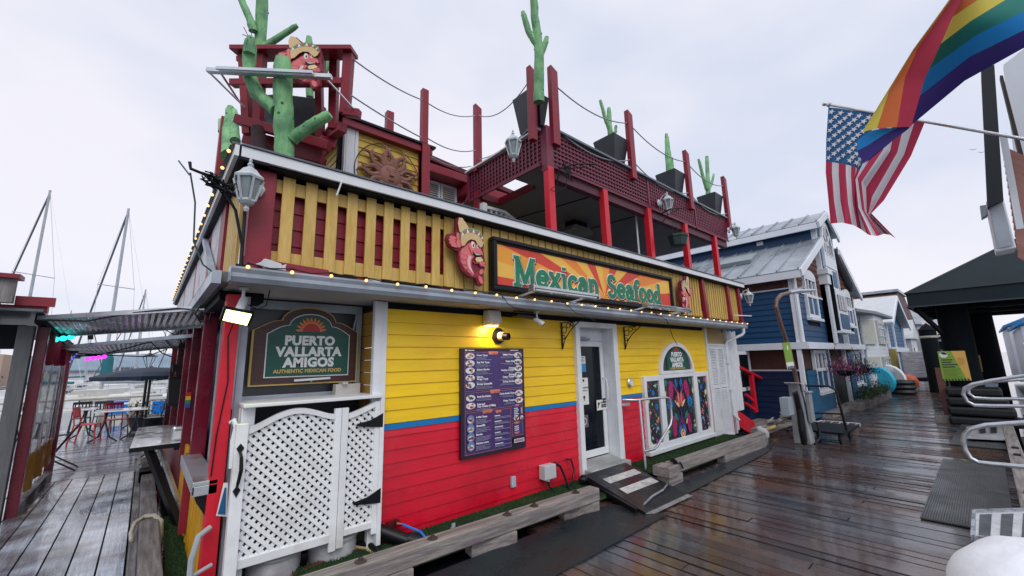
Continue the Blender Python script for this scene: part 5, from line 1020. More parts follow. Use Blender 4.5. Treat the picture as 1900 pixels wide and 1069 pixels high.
# ================================================================ marina side of the restaurant
sd2 = thing('marina_side_wall', 'open marina side of the restaurant with dark red posts, yellow skirting and steel counters', 'wall', (.5, 7, 0))
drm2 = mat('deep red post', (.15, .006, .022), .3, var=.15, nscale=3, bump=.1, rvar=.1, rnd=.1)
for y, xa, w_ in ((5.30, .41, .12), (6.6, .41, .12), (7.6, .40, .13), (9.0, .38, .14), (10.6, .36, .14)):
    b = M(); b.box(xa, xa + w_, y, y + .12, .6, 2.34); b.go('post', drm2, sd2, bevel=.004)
b = M(); b.box(.53, .56, 5.05, 5.09, .8, 2.34); b.box(.5, .54, 6.3, 6.34, .8, 2.34); b.go('grey_track', gut, sd2, kind='stuff')
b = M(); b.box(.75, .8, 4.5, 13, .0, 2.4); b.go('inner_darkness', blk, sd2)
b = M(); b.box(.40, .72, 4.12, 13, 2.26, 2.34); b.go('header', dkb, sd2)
ycr = mat('ochre corrugated skirting', (.62, .33, .01), .45, var=.12, rnd=.05)
y = 4.14
while y < 7.0: b = M(); b.box(.455 + (.012 if int(y * 100) % 2 else 0), .485, y, y + .062, -.25 + (.0 if y < 5 else .12), .80); b.go('skirting_board', ycr, sd2); y += .066
b = M(); b.box(.46, .49, 7.0, 12, -.2, .8); b.go('far_skirting', mar, sd2)
b = M(); b.box(.40, .46, 5.5, 5.58, .1, .85); b.go('red_leg', mar, sd2)
ct_ = thing('steel_counter', 'small steel ledge counter on the side wall nearest the red corner post', 'counter', (.4, 4.7, .8)); b = M(); b.box(.345, .50, 4.0, 5.36, .84, .872); b.box(.345, .36, 4.0, 5.36, .78, .84); b.box(.345, .5, 4.0, 4.012, .77, .84); b.go('top', alu, ct_, bevel=.004); b = M(); b.prism([(.44, 4.03, .78), (.36, 4.03, .78), (.38, 4.03, .72), (.44, 4.03, .62)], (0, .03, 0)); b.go('bracket', blk, ct_)
c2 = thing('serving_table', 'white topped serving table hinged on the side wall above the gap, with wet reflections', 'table', (.25, 7.9, .8)); tw_ = mat('wet white laminate', (.80, .82, .84), .12, var=.06, rvar=.08, rscale=4)
b = M(); b.prism([(-.05, 6.76, .77), (.54, 6.76, .77), (.48, 9.1, .77), (.0, 9.1, .77)], (0, 0, .03)); b.go('table_top', tw_, c2, bevel=.004); b = M(); b.prism([(-.052, 6.745, .755), (.54, 6.745, .755), (.54, 6.76, .755), (-.052, 6.76, .755)], (0, 0, .05)); b.go('edge_band', blk, c2)
b = M(); b.beam((.12, 6.9, .76), (.47, 6.1, -.05), .07, .07); b.go('leg', blk, c2); b = M(); b.beam((.22, 7.0, .76), (.47, 6.5, .1), .04, .04); b.go('leg', stl, c2)
b = M(); b.tube([(.30, 7.8, -.9), (.30, 7.8, .5), (.22, 7.9, .62)], .02, 8); b.tube([(.36, 5.9, -.6), (.33, 5.2, -.3), (.3, 4.4, -.25)], .012, 6); b.go('trench_pipe', stl, None, kind=None, label='thin steel pipe standing in the dark gap beside the side pier', cat='pipe')
nd = thing('napkin_holder', 'chrome napkin dispenser on the white serving table', 'dispenser', (.42, 7.0, .8)); b = M(); b.box(.33, .52, 6.98, 7.08, .80, .98); b.go('case', alu, nd, bevel=.03); b = M(); b.box(.36, .49, 6.965, 6.98, .83, .92); b.go('napkin_slot', pap, nd)
b = M(); b.lathe((.50, 7.9, .84), [(.05, 0), (.05, .24)], 14, (1, -.2, 0)); b.go('paper_roll', pap, None, True, label='white paper roll lying behind the red post on the serving table', cat='roll')
sp1 = thing('loudspeaker', 'large black loudspeaker hung on the far red posts of the side wall', 'speaker', (.3, 8.2, 1.2)); b = M(); q = [PY(*p, 8.3) for p in ((314, 700), (340, 699), (337, 757), (312, 752))]; b.prism(q, (0, .3, 0)); b.go('cabinet', blk, sp1, bevel=.01); b = M(); b.prism([p + V((.0, -.004, 0)) + ((q[0] + q[2]) / 2 - p) * .15 for p in q], (0, .003, 0)); b.go('grille', rub, sp1)
b = M(); b.prism([PY(*p, 8.2) for p in ((320, 676), (333, 676), (333, 690), (320, 690))], (0, .15, 0)); b.go('small_speaker', blk, None, label='small black box speaker above the large loudspeaker', cat='speaker')
rf = mat('pennant cloth', (.5, .1, .05), .7); b = M()
for i, c_ in enumerate(((.5, .02, .02), (.7, .45, .02), (.02, .25, .1), (.02, .08, .4))):
    b.use(mat('pennant %d' % i, c_, .7)).box(.40 + .0, .45, 6.5 + .0, 6.505, 1.42 - i * .045 - .045, 1.42 - i * .045)
b.go('small_rainbow_pennant', None, None, label='small rainbow pennant hanging between the dark red posts', cat='flag')
b = M(); b.tube([(.47, 3.95, .55), (.40, 3.88, .53), (.37, 3.85, .40), (.38, 3.86, -.2)], .02, 8); b.tube([(.38, 3.87, .28), (.5, 3.93, .30)], .014, 8); b.go('grab_rail', mat('white grey pipe', (.34, .37, .40), .4), None, True, label='curved grey pipe rail at the foot of the red corner post', cat='rail')
b = M(); b.use(mat('sticker blue', (.01, .10, .24), .4)).prism([PY(*q_, 3.95) for q_ in ((404, 954), (418, 955), (420, 905), (417, 905))], (0, .003, 0)); b.use(sgn_w).prism([PY(*q_, 3.96) for q_ in ((401, 957), (421, 959), (423, 896), (415, 896))], (0, .003, 0)); b.go('blue_sign', None, None, label='blue triangular notice with white border hanging beside the gate post', cat='sign')
# ================================================================ awning between restaurant and left pavilion
plx = mat('dull corrugated awning metal', (.42, .45, .48), .3, metal=.5, var=.25, nscale=2, rvar=.12)
aw = thing('corrugated_awning', 'grey corrugated metal awning spanning the side pier from the restaurant to the red pavilion', 'awning', (-.3, 6.5, 2.3))
def panel(pts, nm, ribs=26):
    a0, a1, a2, a3 = [V(p) for p in pts]; b = M(); rows = []
    for j in range(5):
        row = []
        for i in range(ribs * 4 + 1):
            u = i / (ribs * 4); p = a0.lerp(a1, u).lerp(a3.lerp(a2, u), j / 4); row.append(p + V((0, 0, .007 * math.sin(i * math.pi / 2))))
        rows.append(row)
    b.grid(rows); b.go(nm, plx, aw, solid=.004)
F1, F2 = PY(74, 590, 7.6), PY(408, 570, 5.2); B1, B2 = PY(112, 622, 9.2), PY(378, 605, 6.3)
panel((F1, F2, B2, B1), 'corrugated_sheet'); 
b = M(); b.beam(F1, F2, .05, .05); b.go('front_beam', alu, aw); b = M(); b.beam(B1, B2, .06, .05); b.go('rear_beam', alu, aw)
F3, F4 = PY(110, 645, 9.6), PY(372, 622, 7.2); B3, B4 = PY(145, 660, 12.2), PY(330, 642, 10); panel((F3, F4, B4, B3), 'corrugated_sheet')
b = M(); b.beam(F3, F4, .06, .05); b.go('front_beam', gut, aw); b = M(); b.beam(B3, B4, .07, .06); b.go('rear_beam', gut, aw); b = M(); b.beam(F1, B3, .08, .12); b.go('side_beam', dkb, aw)
b = M(); b.beam(PY(168, 606, 8.9), PY(168, 630, 8.9), .06, .06); b.go('hanging_bracket', blk, aw)
def spot(x, y, Y, w_, h_, col, lab, e=7):
    m = mat('led ' + lab[:6], col, .4, emis=e * .22); c = PY(x, y, Y); t = thing('led_spot', lab, 'lamp', tuple(c)); b = M(); b.box(c.x - w_ / 2, c.x + w_ / 2, Y, Y + .1, c.z + h_ / 2, c.z + h_ / 2 + .03); b.go('housing', blk, t)
    for i in range(4): b = M(); b.ball((c.x - w_ / 2 + (i + .5) * w_ / 4, Y, c.z + (i - 1.5) * h_ * .25), w_ / 7.5, 8); b.go('led', m, t, True)
spot(110, 629, 8.9, .30, .07, (.03, .9, .8), 'cyan LED spot bar under the left end of the awning'); spot(178, 664, 9.8, .26, .05, (.75, .05, .9), 'magenta LED spot bar under the rear awning'); spot(136, 664, 9.6, .08, .16, (.12, .10, .9), 'blue LED spot at the left rear end of the awning')
for pts, lab in ((((72, 594, 7.5), (160, 596, 7.0), (250, 580, 6.2), (330, 572, 5.6), (400, 580, 5.0)), 'black cable slung under the front edge of the awning'), (((200, 655, 8.5), (240, 645, 8.4), (280, 634, 8.4), (300, 655, 8.2), (318, 662, 8.0)), 'black cable drooping from the rear awning'), (((130, 655, 10), (220, 660, 10), (270, 662, 9.6), (310, 648, 9)), 'thin wire with small lamps across the marina view')):
    b = M(); b.tube([PY(*p) for p in pts], .009, 5); b.go('cable', blk, None, label=lab, cat='cable')
b = M(); r = random.Random(8)
for k in range(7): q = PY(322 + 4 * k, 650, 8.0); b.tube([q, q + V((r.uniform(-.15, .05), .1, .15)), q + V((r.uniform(-.3, .1), .1, .32))], .006, 4)
b.go('cable_bundle', blk, None, kind='stuff', label='tangle of black cables at the awning end beside the red posts', cat='cable')
b = M(); b.tube([PY(372, 566, 4.6), PY(362, 582, 4.6), PY(372, 598, 4.6), PY(388, 596, 4.6), PY(392, 580, 4.6)], .008, 5); b.go('cable_loop', blk, None, label='black cable loop at the right end of the awning front beam', cat='cable')
# ================================================================ left pavilion
pv = thing('red_pavilion', 'timber pavilion on the left of the side pier with maroon beams and a clear curtain', 'pavilion', (-1.1, 8.2, 0))
b = M(); b.box(-1.24, -1.10, 7.82, 7.94, -.05, 2.28); b.go('grey_post', mat('dark weathered post', (.13, .135, .145), .7, var=.2, bump=.3, stretch=(8, 8, 1)), pv, bevel=.008)
b = M(); b.box(-1.095, -.99, 7.96, 8.06, -.05, 2.28); b.go('red_post', drm2, pv, bevel=.006)
b = M(); b.box(-1.10, -1.0, 10.5, 10.6, 0, 2.2); b.go('red_post', drm2, pv)
b = M(); b.box(-2.6, -.98, 7.5, 7.62, 2.42, 2.5); b.go('maroon_beam', mar, pv); b = M(); b.box(-1.24, -.92, 7.44, 7.5, 2.49, 2.60); b.go('maroon_beam', mar, pv)
b = M(); b.box(-1.9, -1.24, 7.3, 7.42, 2.5, 2.78); b.go('grey_block', gry_z, pv); b = M(); b.box(-2.0, -1.2, 7.24, 7.48, 2.78, 2.83); b.go('maroon_cap', mar, pv)
b = M(); b.prism([(-3.6, 7.4, 2.42), (-1.0, 7.4, 2.42), (-.95, 9.6, 2.2), (-3.6, 9.6, 2.15)], (0, 0, .03)); b.go('tarp_roof', mat('dim grey tarp', (.10, .12, .14), .3, var=.5, nscale=3), pv)
b = M(); b.box(-1.9, -1.2, 8.0, 8.1, 2.0, 2.3); b.go('header_board', dkb, pv); b = M(); b.box(-2.3, -1.62, 8.9, 9.05, 0, 2.3); b.go('grey_board', gry_z, pv)
def curtain(nm, y0, y1, z0, z1, m, amp, seed, skew=0, par=pv):
    r = random.Random(seed); n = 60; rows = []; ph = r.uniform(0, 6)
    for j in range(9):
        t = j / 8; rows.append([V((-1.045 + amp * math.sin(i * .36 + ph + .5 * t) * (.5 + .5 * t) + .3 * amp * math.sin(i * 1.9 + t * 2), y0 + (y1 - y0) * i / n, z1 + (z0 - z1) * t + skew * i / n * (t if z0 < .5 else 1))) for i in range(n + 1)])
    b = M(); b.grid(rows); return b.go(nm, m, par, True)
curtain('red_valance', 8.1, 10.1, 1.80, 2.24, mat('red curtain', (.40, .03, .06), .6, var=.15), .04, 1)
curtain('clear_plastic', 8.12, 10.35, .62, 1.82, mat('clouded vinyl', (.42, .46, .52), .12, var=.5, nscale=3, stretch=(1, 5, 1), alpha=.62, spec=.8, bump=.6, bscale=6), .03, 2)
curtain('yellow_skirt', 8.12, 10.4, .12, .64, mat('amber vinyl skirt', (.72, .38, .07), .35, var=.2, nscale=3, stretch=(1, 6, 1)), .04, 3, .18)
b = M(); b.box(-1.08, -1.0, 8.05, 10.5, .0, .10); b.go('sill', gry_y, pv)
fo = mat('dark needles', (.03, .05, .035), .9, var=.4, nscale=20); b = M(); r = random.Random(2)
for k in range(900):
    a, e, q = r.uniform(0, 6.28), r.uniform(-1.2, 1.4), r.random() ** .4 * .45; p = V((-1.95 + q * math.cos(a) * math.cos(e), 9.2 + q * math.sin(a) * math.cos(e), 1.55 + q * math.sin(e) * .8)); s_ = V((r.uniform(-.04, .04), r.uniform(-.04, .04), r.uniform(-.04, .04))); b.add([p, p + s_, p + V((r.uniform(-.03, .03), 0, r.uniform(-.04, .04)))], [(0, 1, 2)])
sb_ = thing('shrub', 'dark bushy shrub at the left edge beside the pavilion post', 'shrub', (-1.95, 9.2, 0)); b.go('foliage', fo, sb_, fix=False); b = M(); b.tube([(-1.95, 9.2, .4), (-1.95, 9.2, 1.5)], .03, 6); b.go('stem', gry_z, sb_); b = M(); b.lathe((-1.95, 9.2, 0), [(.16, 0), (.22, .45), (.18, .45)], 14); b.go('pot', plm, sb_)
# ================================================================ dining furniture
def chair(lab, p, rz, m, group, proto={}):
    if m.name not in proto:
        t = thing('cafe_chair', lab, 'chair', (0, 0, 0), group)
        b = M(); b.box(-.2, .2, -.2, .2, .44, .46); b.go('seat', m, t, bevel=.008)
        for sx_ in (-1, 1):
            b = M(); b.tube([(.18 * sx_, -.18, .44), (.2 * sx_, -.22, 0)], .014, 6); b.go('leg', m, t); b = M(); b.tube([(.22 * sx_, .25, 0), (.18 * sx_, .18, .46), (.18 * sx_, .24, .86)], .014, 6); b.go('leg', m, t)
        b = M(); b.box(-.18, .18, .225, .245, .80, .87); b.box(-.18, .18, .205, .222, .62, .66)
        for k in range(5): b.beam((-.14 + k * .07, .212, .62), (-.14 + k * .07, .236, .82), .03, .012)
        b.go('backrest', m, t); proto[m.name] = t; t.location = p; t.rotation_euler = (0, 0, rz); return t
    return dup(proto[m.name], p, rz, lab)
redc = mat('red chair enamel', (.52, .02, .035), .4); blkc = mat('black chair metal', (.015, .016, .02), .35)
chair('red slatted cafe chair nearest the pier, left of the white cafe table', (-.92, 14.5, 0), 1.35, redc, 'red cafe chairs'); chair('red slatted cafe chair standing behind the white cafe table', (-.45, 15.3, 0), .35, redc, 'red cafe chairs'); chair('red cafe chair at the far left behind the pavilion post', (-2.6, 13.6, 0), 1.5, redc, 'red cafe chairs')
chair('black cafe chair at the right side of the white cafe table', (.3, 14.9, 0), -1.4, blkc, 'black cafe chairs'); chair('black cafe chair behind the long table at the left', (-1.2, 16.6, 0), .1, blkc, 'black cafe chairs'); chair('black cafe chair between the two red chairs, farther back', (-.75, 16.8, 0), 3.0, blkc, 'black cafe chairs')
chair('black cafe chair at the far left of the long table', (-1.9, 16.0, 0), 1.2, blkc, 'black cafe chairs')
def table(lab, x0, x1, y0, y1, z, curved=True):
    t = thing('cafe_table', lab, 'table', ((x0 + x1) / 2, (y0 + y1) / 2, 0)); b = M(); b.box(x0, x1, y0, y1, z - .03, z); b.go('table_top', tw_, t, bevel=.006)
    for x in (x0 + .2, x1 - .2):
        b = M(); yc = (y0 + y1) / 2
        for a in (-1, 1): b.tube([(x, yc, .5), (x + a * .05, yc - a * .03, .3), (x + a * .10, yc - a * .06, .12), (x + a * .26, yc - a * .12, .0)], .018, 6); b.tube([(x, yc, .5), (x + a * .02, yc + .2, .72)], .016, 6)
        b.go('pedestal', blkc, t)
table('narrow white cafe table on curved black legs in the middle of the dining deck', -.82, .15, 14.15, 14.9, .75); table('long white table at the left behind the clear curtain', -2.4, -.85, 15.2, 15.9, .76); table('white table far behind, close to the moored boats', -1.4, .1, 17.0, 17.5, .74)
fc_ = thing('folding_chair', 'black folding chair standing behind the amber curtain skirt', 'chair', (-.95, 10.9, 0))
b = M(); b.beam((-1.3, 10.7, .62), (-.98, 10.95, .62), .30, .02); b.go('seat', blkc, fc_); b = M(); b.prism([(-1.3, 11.1, .62), (-1.3, 10.7, .62), (-1.26, 10.7, .86), (-1.26, 11.1, .86)], (.02, 0, 0)); b.go('backrest', blkc, fc_)
for y in (10.66, 11.05):
    for q, r_ in (((-1.12, y, .30), (-.74, y, .02)), ((-.78, y, .80), (-1.2, y, .05))): b = M(); b.tube([q, r_], .014, 6); b.go('leg', mat('grey chair tube', (.12, .13, .15), .35, metal=.5), fc_)
um = thing('parasol', 'flat dark navy parasol opened over the dining deck', 'parasol', (.35, 15, 0)); c = PY(280, 697, 15.2)
b = M(); b.lathe((c.x, 15.2, c.z), [(1.18, -.10), (1.2, .0), (.9, .10), (.35, .2), (0, .23)], 10); b.go('canopy', mat('navy canvas', (.008, .02, .045), .7, var=.2), um); b = M(); b.tube([(c.x, 15.2, 0), (c.x, 15.2, c.z + .25)], .03, 8); b.go('pole', blkc, um)
for k in range(8): a = math.radians(45 * k); b = M(); b.tube([(c.x, 15.2, c.z - .15), (c.x + 1.15 * math.cos(a), 15.2 + 1.15 * math.sin(a), c.z - .04)], .01, 4); b.go('rib', blkc, um)
b = M(); b.lathe((c.x, 15.2, 0), [(.3, 0), (.3, .08), (.05, .12)], 14); b.go('base', blkc, um)
lp = thing('lantern_post', 'slim black lamp post with open lantern rising above the navy parasol', 'lamp', (.45, 16.3, 0)); c = PY(277, 668, 16.3); b = M(); b.tube([(c.x, 16.3, 0), (c.x, 16.3, c.z - .22)], .035, 8); b.go('pole', blkc, lp)
b = M()
for k in range(6): a = math.radians(60 * k); b.tube([(c.x + .04 * math.cos(a), 16.3 + .04 * math.sin(a), c.z - .22), (c.x + .15 * math.cos(a), 16.3 + .15 * math.sin(a), c.z + .10)], .01, 4)
b.lathe((c.x, 16.3, c.z + .09), [(.19, 0), (.18, .03), (.05, .09), (.015, .12), (.02, .2), (0, .24)], 8); b.go('lantern_cage', blkc, lp)
# small fruit bowl / plants by the rail
b = M(); r = random.Random(6)
for k in range(260):
    p = V((.2 + r.uniform(-.45, .5), 16.6 + r.uniform(-.2, .2), .35 + r.uniform(0, .45))); b.use(r.choice([mat('leaf green', (.06, .12, .03), .7), mat('leaf rust', (.28, .10, .04), .7), mat('petal yellow', (.55, .42, .06), .7)])).add([p, p + V((r.uniform(-.08, .08), 0, r.uniform(.0, .08))), p + V((r.uniform(-.05, .05), .03, r.uniform(-.08, .05)))], [(0, 1, 2)])
t = thing('flower_tub', 'low tub of rust and yellow flowers beyond the cafe table', 'planter', (.2, 16.6, 0)); b.go('flowers', None, t, fix=False); b = M(); b.lathe((.2, 16.6, 0), [(.35, 0), (.5, .38), (.46, .38)], 18); b.go('tub', plm, t, True)
b = M(); 
for x in (-2.5, -1.2, .1): b.tube([(x, 18.0, 0), (x, 18.0, .9)], .03, 6)
b.tube([(-7, 18.0, .9), (.5, 18.0, .9)], .05, 8); b.go('deck_rail', mat('cream rail', (.6, .56, .50), .5), None, label='cream rail along the far edge of the dining deck', cat='railing')
# ================================================================ marina
hul = mat('boat white gelcoat', (.72, .74, .76), .25, var=.06, nscale=1); hul2 = mat('boat cream gelcoat', (.60, .60, .56), .3, var=.08); tealc = mat('teal canvas', (.01, .14, .17), .7, var=.2); mast = mat('mast grey', (.42, .45, .50), .4, metal=.3); navy = mat('navy window strip', (.01, .02, .04), .2)
def boat(lab, cx_, cy_, L_, ang_, mh=0, m=None, canvas=None, z0=-.95, cab=True, lean=.02):
    m = m or hul; t = thing('sailing_boat' if mh else 'motor_boat', lab, 'boat', (cx_, cy_, z0)); c, s_ = math.cos(ang_), math.sin(ang_); W_ = L_ * .3
    def T(u, v_, z): return V((cx_ + u * c - v_ * s_, cy_ + u * s_ + v_ * c, z0 + z))
    rows = []
    for i in range(11):
        f = i / 10; u = -L_ / 2 + L_ * f; w_ = W_ / 2 * (1 - max(0, f - .45) ** 2 / .31) if f > .45 else W_ / 2 * (.8 + .2 * f / .45); w_ = max(w_, .02); fr_ = 1.0 + .35 * f ** 2
        rows.append([T(u + .35 * f, -w_, fr_), T(u + .1 * f, -w_ * .92, fr_ * .5), T(u - .3 * f, -w_ * .6, -.1), T(u - .3 * f, w_ * .6, -.1), T(u + .1 * f, w_ * .92, fr_ * .5), T(u + .35 * f, w_, fr_)])
    b = M(); b.grid(rows); b.face(rows[0]); b.go('hull', m, t, True)
    b = M(); b.grid([[r_[0] + V((0, 0, -.06)), r_[5] + V((0, 0, -.06))] for r_ in rows]); b.go('deck', hul2, t)
    if cab:
        b = M(); b.prism([T(-L_ * .1, -W_ * .28, 1.0), T(L_ * .28, -W_ * .2, 1.2), T(L_ * .2, -W_ * .18, 1.55), T(-L_ * .1, -W_ * .24, 1.6)], T(0, W_ * .5, 0) - T(0, 0, 0)); b.go('cabin', m, t, bevel=.05)
        b = M(); b.prism([T(-L_ * .08, -W_ * .285, 1.28), T(L_ * .18, -W_ * .215, 1.35), T(L_ * .16, -W_ * .21, 1.48), T(-L_ * .08, -W_ * .27, 1.48)], T(0, -.02, 0) - T(0, 0, 0)); b.go('windows', navy, t)
    b = M(); b.prism([T(-L_ * .3, -W_ * .495, .72), T(L_ * .12, -W_ * .505, .78), T(L_ * .12, -W_ * .505, .9), T(-L_ * .3, -W_ * .495, .84)], T(0, -.05, 0) - T(0, 0, 0)); b.go('hull_stripe', navy, t)
    if mh:
        top = T(L_ * .08 + lean * mh, 0, mh); b = M(); b.tube([T(L_ * .08, 0, 1), top], [.10, .07], 8); b.go('mast', mast, t)
        b = M(); b.beam(T(L_ * .08 + lean * mh * .6, -mh * .075, mh * .6), T(L_ * .08 + lean * mh * .6, mh * .075, mh * .6), .06, .04); b.go('spreader', mast, t)
        b = M(); b.tube([T(L_ * .52, 0, 1.3), top + V((0, 0, -.3))], .055, 6); b.go('furled_jib', mat('furled sail dark', (.10, .12, .16), .7), t)
        b = M()
        for v_ in (-W_ * .45, W_ * .45): b.tube([T(0, v_, 1), T(L_ * .08 + lean * mh * .6, v_ / abs(v_) * mh * .075, mh * .6), top], .013, 4)
        b.tube([T(-L_ * .5, 0, 1.1), top], .013, 4); b.go('rigging', mast, t)
        b = M(); b.tube([T(L_ * .06, 0, 2.0), T(-L_ * .40, 0, 1.95)], [.12, .08], 8); b.go('boom_cover', canvas or tealc, t)
    b = M()
    for i in range(6):
        f = .05 + i * .18; k = min(10, int(f * 10)); b.tube([rows[k][0], rows[k][0] + V((0, 0, .55))], .015, 4)
    b.tube([rows[min(10, int((.05 + i * .18) * 10))][0] + V((0, 0, .55)) for i in range(6)], .015, 4); b.go('guard_rail', alu, t)
    return t
def at(x, Y): return PY(x, 700, Y).x
boat('white sloop with grey mast and teal boom cover moored straight beyond the dining deck', at(205, 36) , 36, 8.5, 2.15, PY(242, 382, 36).z + .9, hul2, mat('grey sail cover', (.30, .34, .38), .7), lean=-.004)
boat('white sloop with tall mast at the left edge beyond the red pavilion', at(45, 42), 42, 9.5, 2.3, PY(70, 344, 42).z + .9, hul, lean=-.004)
boat('small white sailboat with short thin mast farther out behind the parasol', at(255, 60), 60, 9, 2.0, 11.5, hul, MATS['grey sail cover'], lean=0)
boat('white motor cruiser moored right behind the parasol', at(300, 34), 34, 7, 2.2, 0, hul)
boat('cream motor boat behind the clear curtain', at(110, 40), 40, 8, 1.0, 0, hul2); boat('low white motor boat at the left beyond the shrub', at(15, 30), 30, 7, 2.0, 0, hul)
boat('distant white yacht in front of the boat sheds', at(230, 75), 75, 11, 2.2, 9, hul, MATS['grey sail cover'], lean=0); boat('distant white sloop at the left in front of the boat sheds', at(150, 80), 80, 11, 1.2, 9, hul, lean=0)
boat('white sloop behind the left post of the pavilion', at(-60, 50), 50, 9, 2.0, 13, hul, lean=0)
boat('distant cruiser beside the red side posts', at(330, 62), 62, 10, 2.0, 9, hul, lean=0)
boat('distant white cruiser behind the teal sail cover', at(185, 58), 58, 9, 2.0, 0, hul)
boat('small white day boat left of the near finger dock', at(125, 28), 28, 5, 1.9, 0, hul); boat('white launch between the two blue panelled pontoons, farther out', at(262, 29), 29, 5.5, 1.2, 0, hul2); boat('long white cruiser seen side on in the middle of the marina', at(225, 48), 48, 9, 3.1, 0, hul); boat('white cabin boat behind the sloop with the grey cover', at(160, 52), 52, 8, .3, 0, hul2)
# pedal/pontoon boats with blue panels
for i, (xa, xb) in enumerate(((200, 237), (282, 315))):
    a = PY(xa, 735, 21); c = PY(xb, 768, 21); t = thing('pontoon_boat', ('white pontoon float with bright blue side panel left of the parasol pole', 'white pontoon float with bright blue side panel right of the parasol pole')[i], 'boat', ((a.x + c.x) / 2, 21.4, -.9))
    b = M(); b.box(a.x, c.x, 21, 22.6, c.z - .05, a.z - .1); b.go('body', hul, t, bevel=.06); b = M(); b.box(a.x + .04, c.x - .04, 20.98, 21.0, c.z + .02, a.z - .2); b.go('blue_panel', mat('vivid blue panel', (.005, .22, .80), .3), t)
    b = M(); b.box(a.x - .04, c.x + .04, 20.96, 22.6, a.z - .16, a.z); b.go('rim', hul, t, bevel=.04); b = M(); b.tube([(a.x, 21, a.z), (a.x, 21, a.z + .25), (c.x, 21, a.z + .25), (c.x, 21, a.z)], .02, 6); b.go('rail', hul, t)
b = M(); c = PY(196, 700, 33); b.lathe((c.x, 33, c.z - .1), [(.30, 0), (.25, .5), (.24, 1.1), (.12, 1.5), (.03, 1.6)], 10); b.go('sail_cover', tealc, None, True, label='teal canvas bundle standing on a boat beyond the dining deck', cat='cover')
sdm = mat('corrugated boat shed', (.55, .58, .62), .6, var=.1, nscale=.8, stretch=(6, 1, 1)); rn = mat('blue grey shed roof', (.20, .28, .36), .6, var=.2, nscale=.3)
for i, (xa, xb, Y, z) in enumerate(((88, 205, 100, 1.8), (208, 262, 110, 2.2), (262, 335, 95, 1.9))):
    a, c = at(xa, Y), at(xb, Y); t = thing('boat_shed', ('long pale corrugated boat shed across the marina at the left', 'grey boat shed across the marina behind the spars', 'pale boat shed across the marina behind the parasol')[i], 'building', ((a + c) / 2, Y, -.9))
    b = M(); b.box(a, c, Y, Y + 14, -.9, z); b.go('wall', sdm, t); b = M(); b.prism([(a - .5, Y - .5, z), (c + .5, Y - .5, z), (c + .5, Y + 7, z + 2.6), (a - .5, Y + 7, z + 2.6)], (0, 0, .2)); b.go('roof', rn, t)
    b = M(); b.box(a, c, Y - 4, Y - .1, -.9, -.3); b.go('dock', gry, t)
hl = mat('marina dock float', (.30, .30, .30), .8)
for i, (Y, xa, xb) in enumerate(((27, -28, -1.5), (47, -40, 3), (66, -55, 4))):
    b = M(); b.box(xa, xb, Y, Y + 1.6, -.95, -.55); b.go('finger_dock', hl, None, label=('near grey finger dock between the dining deck and the boats', 'middle grey finger dock among the boats', 'far grey finger dock before the boat sheds')[i], cat='dock')
b = M(); c = PY(30, 700, 120); b.box(c.x - 16, c.x - 2, 120, 130, -.9, 5.2); b.go('shore_building', mat('tan shore building', (.5, .36, .27), .7), None, label='tan building on the far shore behind the pavilion post', cat='building')
r = random.Random(12)
for i in range(5):
    Y = r.uniform(85, 92); x = at(110 + i * 47, Y); b = M(); b.tube([(x, Y, -.9), (x + r.uniform(-.3, .3), Y, r.uniform(8, 12))], .06, 6); b.tube([(x - .8, Y, 8), (x + .8, Y, 8)], .04, 4)
    b.go('distant_mast', mast, None, label='thin distant yacht mast, %s from the left, before the boat sheds' % ('first','second','third','fourth','fifth','sixth','seventh','eighth','ninth')[i], cat='mast', group='thin distant masts before the boat sheds')
# ================================================================ steps and bits right of the restaurant
stp = thing('red_steps', 'red wooden steps with red handrail between the restaurant and the blue house', 'steps', (10.2, 3.7, 0))
b = M(); b.prism([PY(*q_, 3.98) for q_ in ((1366, 762), (1372, 763), (1401, 784), (1404, 812), (1368, 790))], (0, .04, 0)); b.go('side_board', mab, stp, bevel=.005)
b = M(); b.prism([PY(*q_, 4.75) for q_ in ((1385, 750), (1405, 763), (1428, 777), (1432, 793), (1385, 770))], (0, .04, 0)); b.go('side_board', mab, stp)
yo = mat('worn yellow edge', (.55, .40, .10), .6, var=.25)
for i, (x, z) in enumerate(((10.3, .36), (10.65, .22), (11.0, .08))):
    b = M(); b.box(x, x + .36, 4.02, 4.75, z - .04, z); b.go('tread', mat('dark wine tread', (.10, .012, .02), .35, var=.2), stp); b = M(); b.box(x + .33, x + .36, 4.02, 4.75, z - .18, z - .04); b.go('riser', mat('dark riser', (.05, .008, .012), .5), stp)
b = M(); b.box(11.34, 11.42, 4.02, 4.72, .05, .09); b.go('yellow_nosing', yo, stp, bevel=.01)
b = M(); b.beam(PY(1371, 682, 4.4), PY(1411, 702, 4.4), .12, .07); b.go('handrail', mab, stp, bevel=.008)
b = M(); b.beam(PY(1402, 765, 4.4), PY(1393, 692, 4.4), .15, .10, (0, 1, 0)); b.go('newel', mab, stp, bevel=.008); b = M(); b.beam(PY(1383, 732, 4.4), PY(1400, 745, 4.4), .05, .07); b.beam(PY(1383, 748, 4.4), PY(1400, 760, 4.4), .05, .07); b.go('lower_rails', mab, stp, kind='stuff')
ls = thing('landing_plank', 'short plank step with worn yellow edge at the foot of the red steps', 'step', (10.3, 3.3, 0)); b = M(); b.box(10.0, 10.7, 3.32, 3.36, .12, .17); b.go('tread', yo, ls, bevel=.01); b = M(); b.box(10.02, 10.68, 3.36, 3.62, .11, .15); b.go('board', gry, ls); b = M(); b.box(9.72, 9.80, 3.22, 3.3, -.05, .14); b.go('stub', wht, ls)
r = random.Random(5); t = thing('driftwood_pile', 'heap of pale driftwood and hoses on the float beside the red steps', 'pile', (11.3, 3.5, 0))
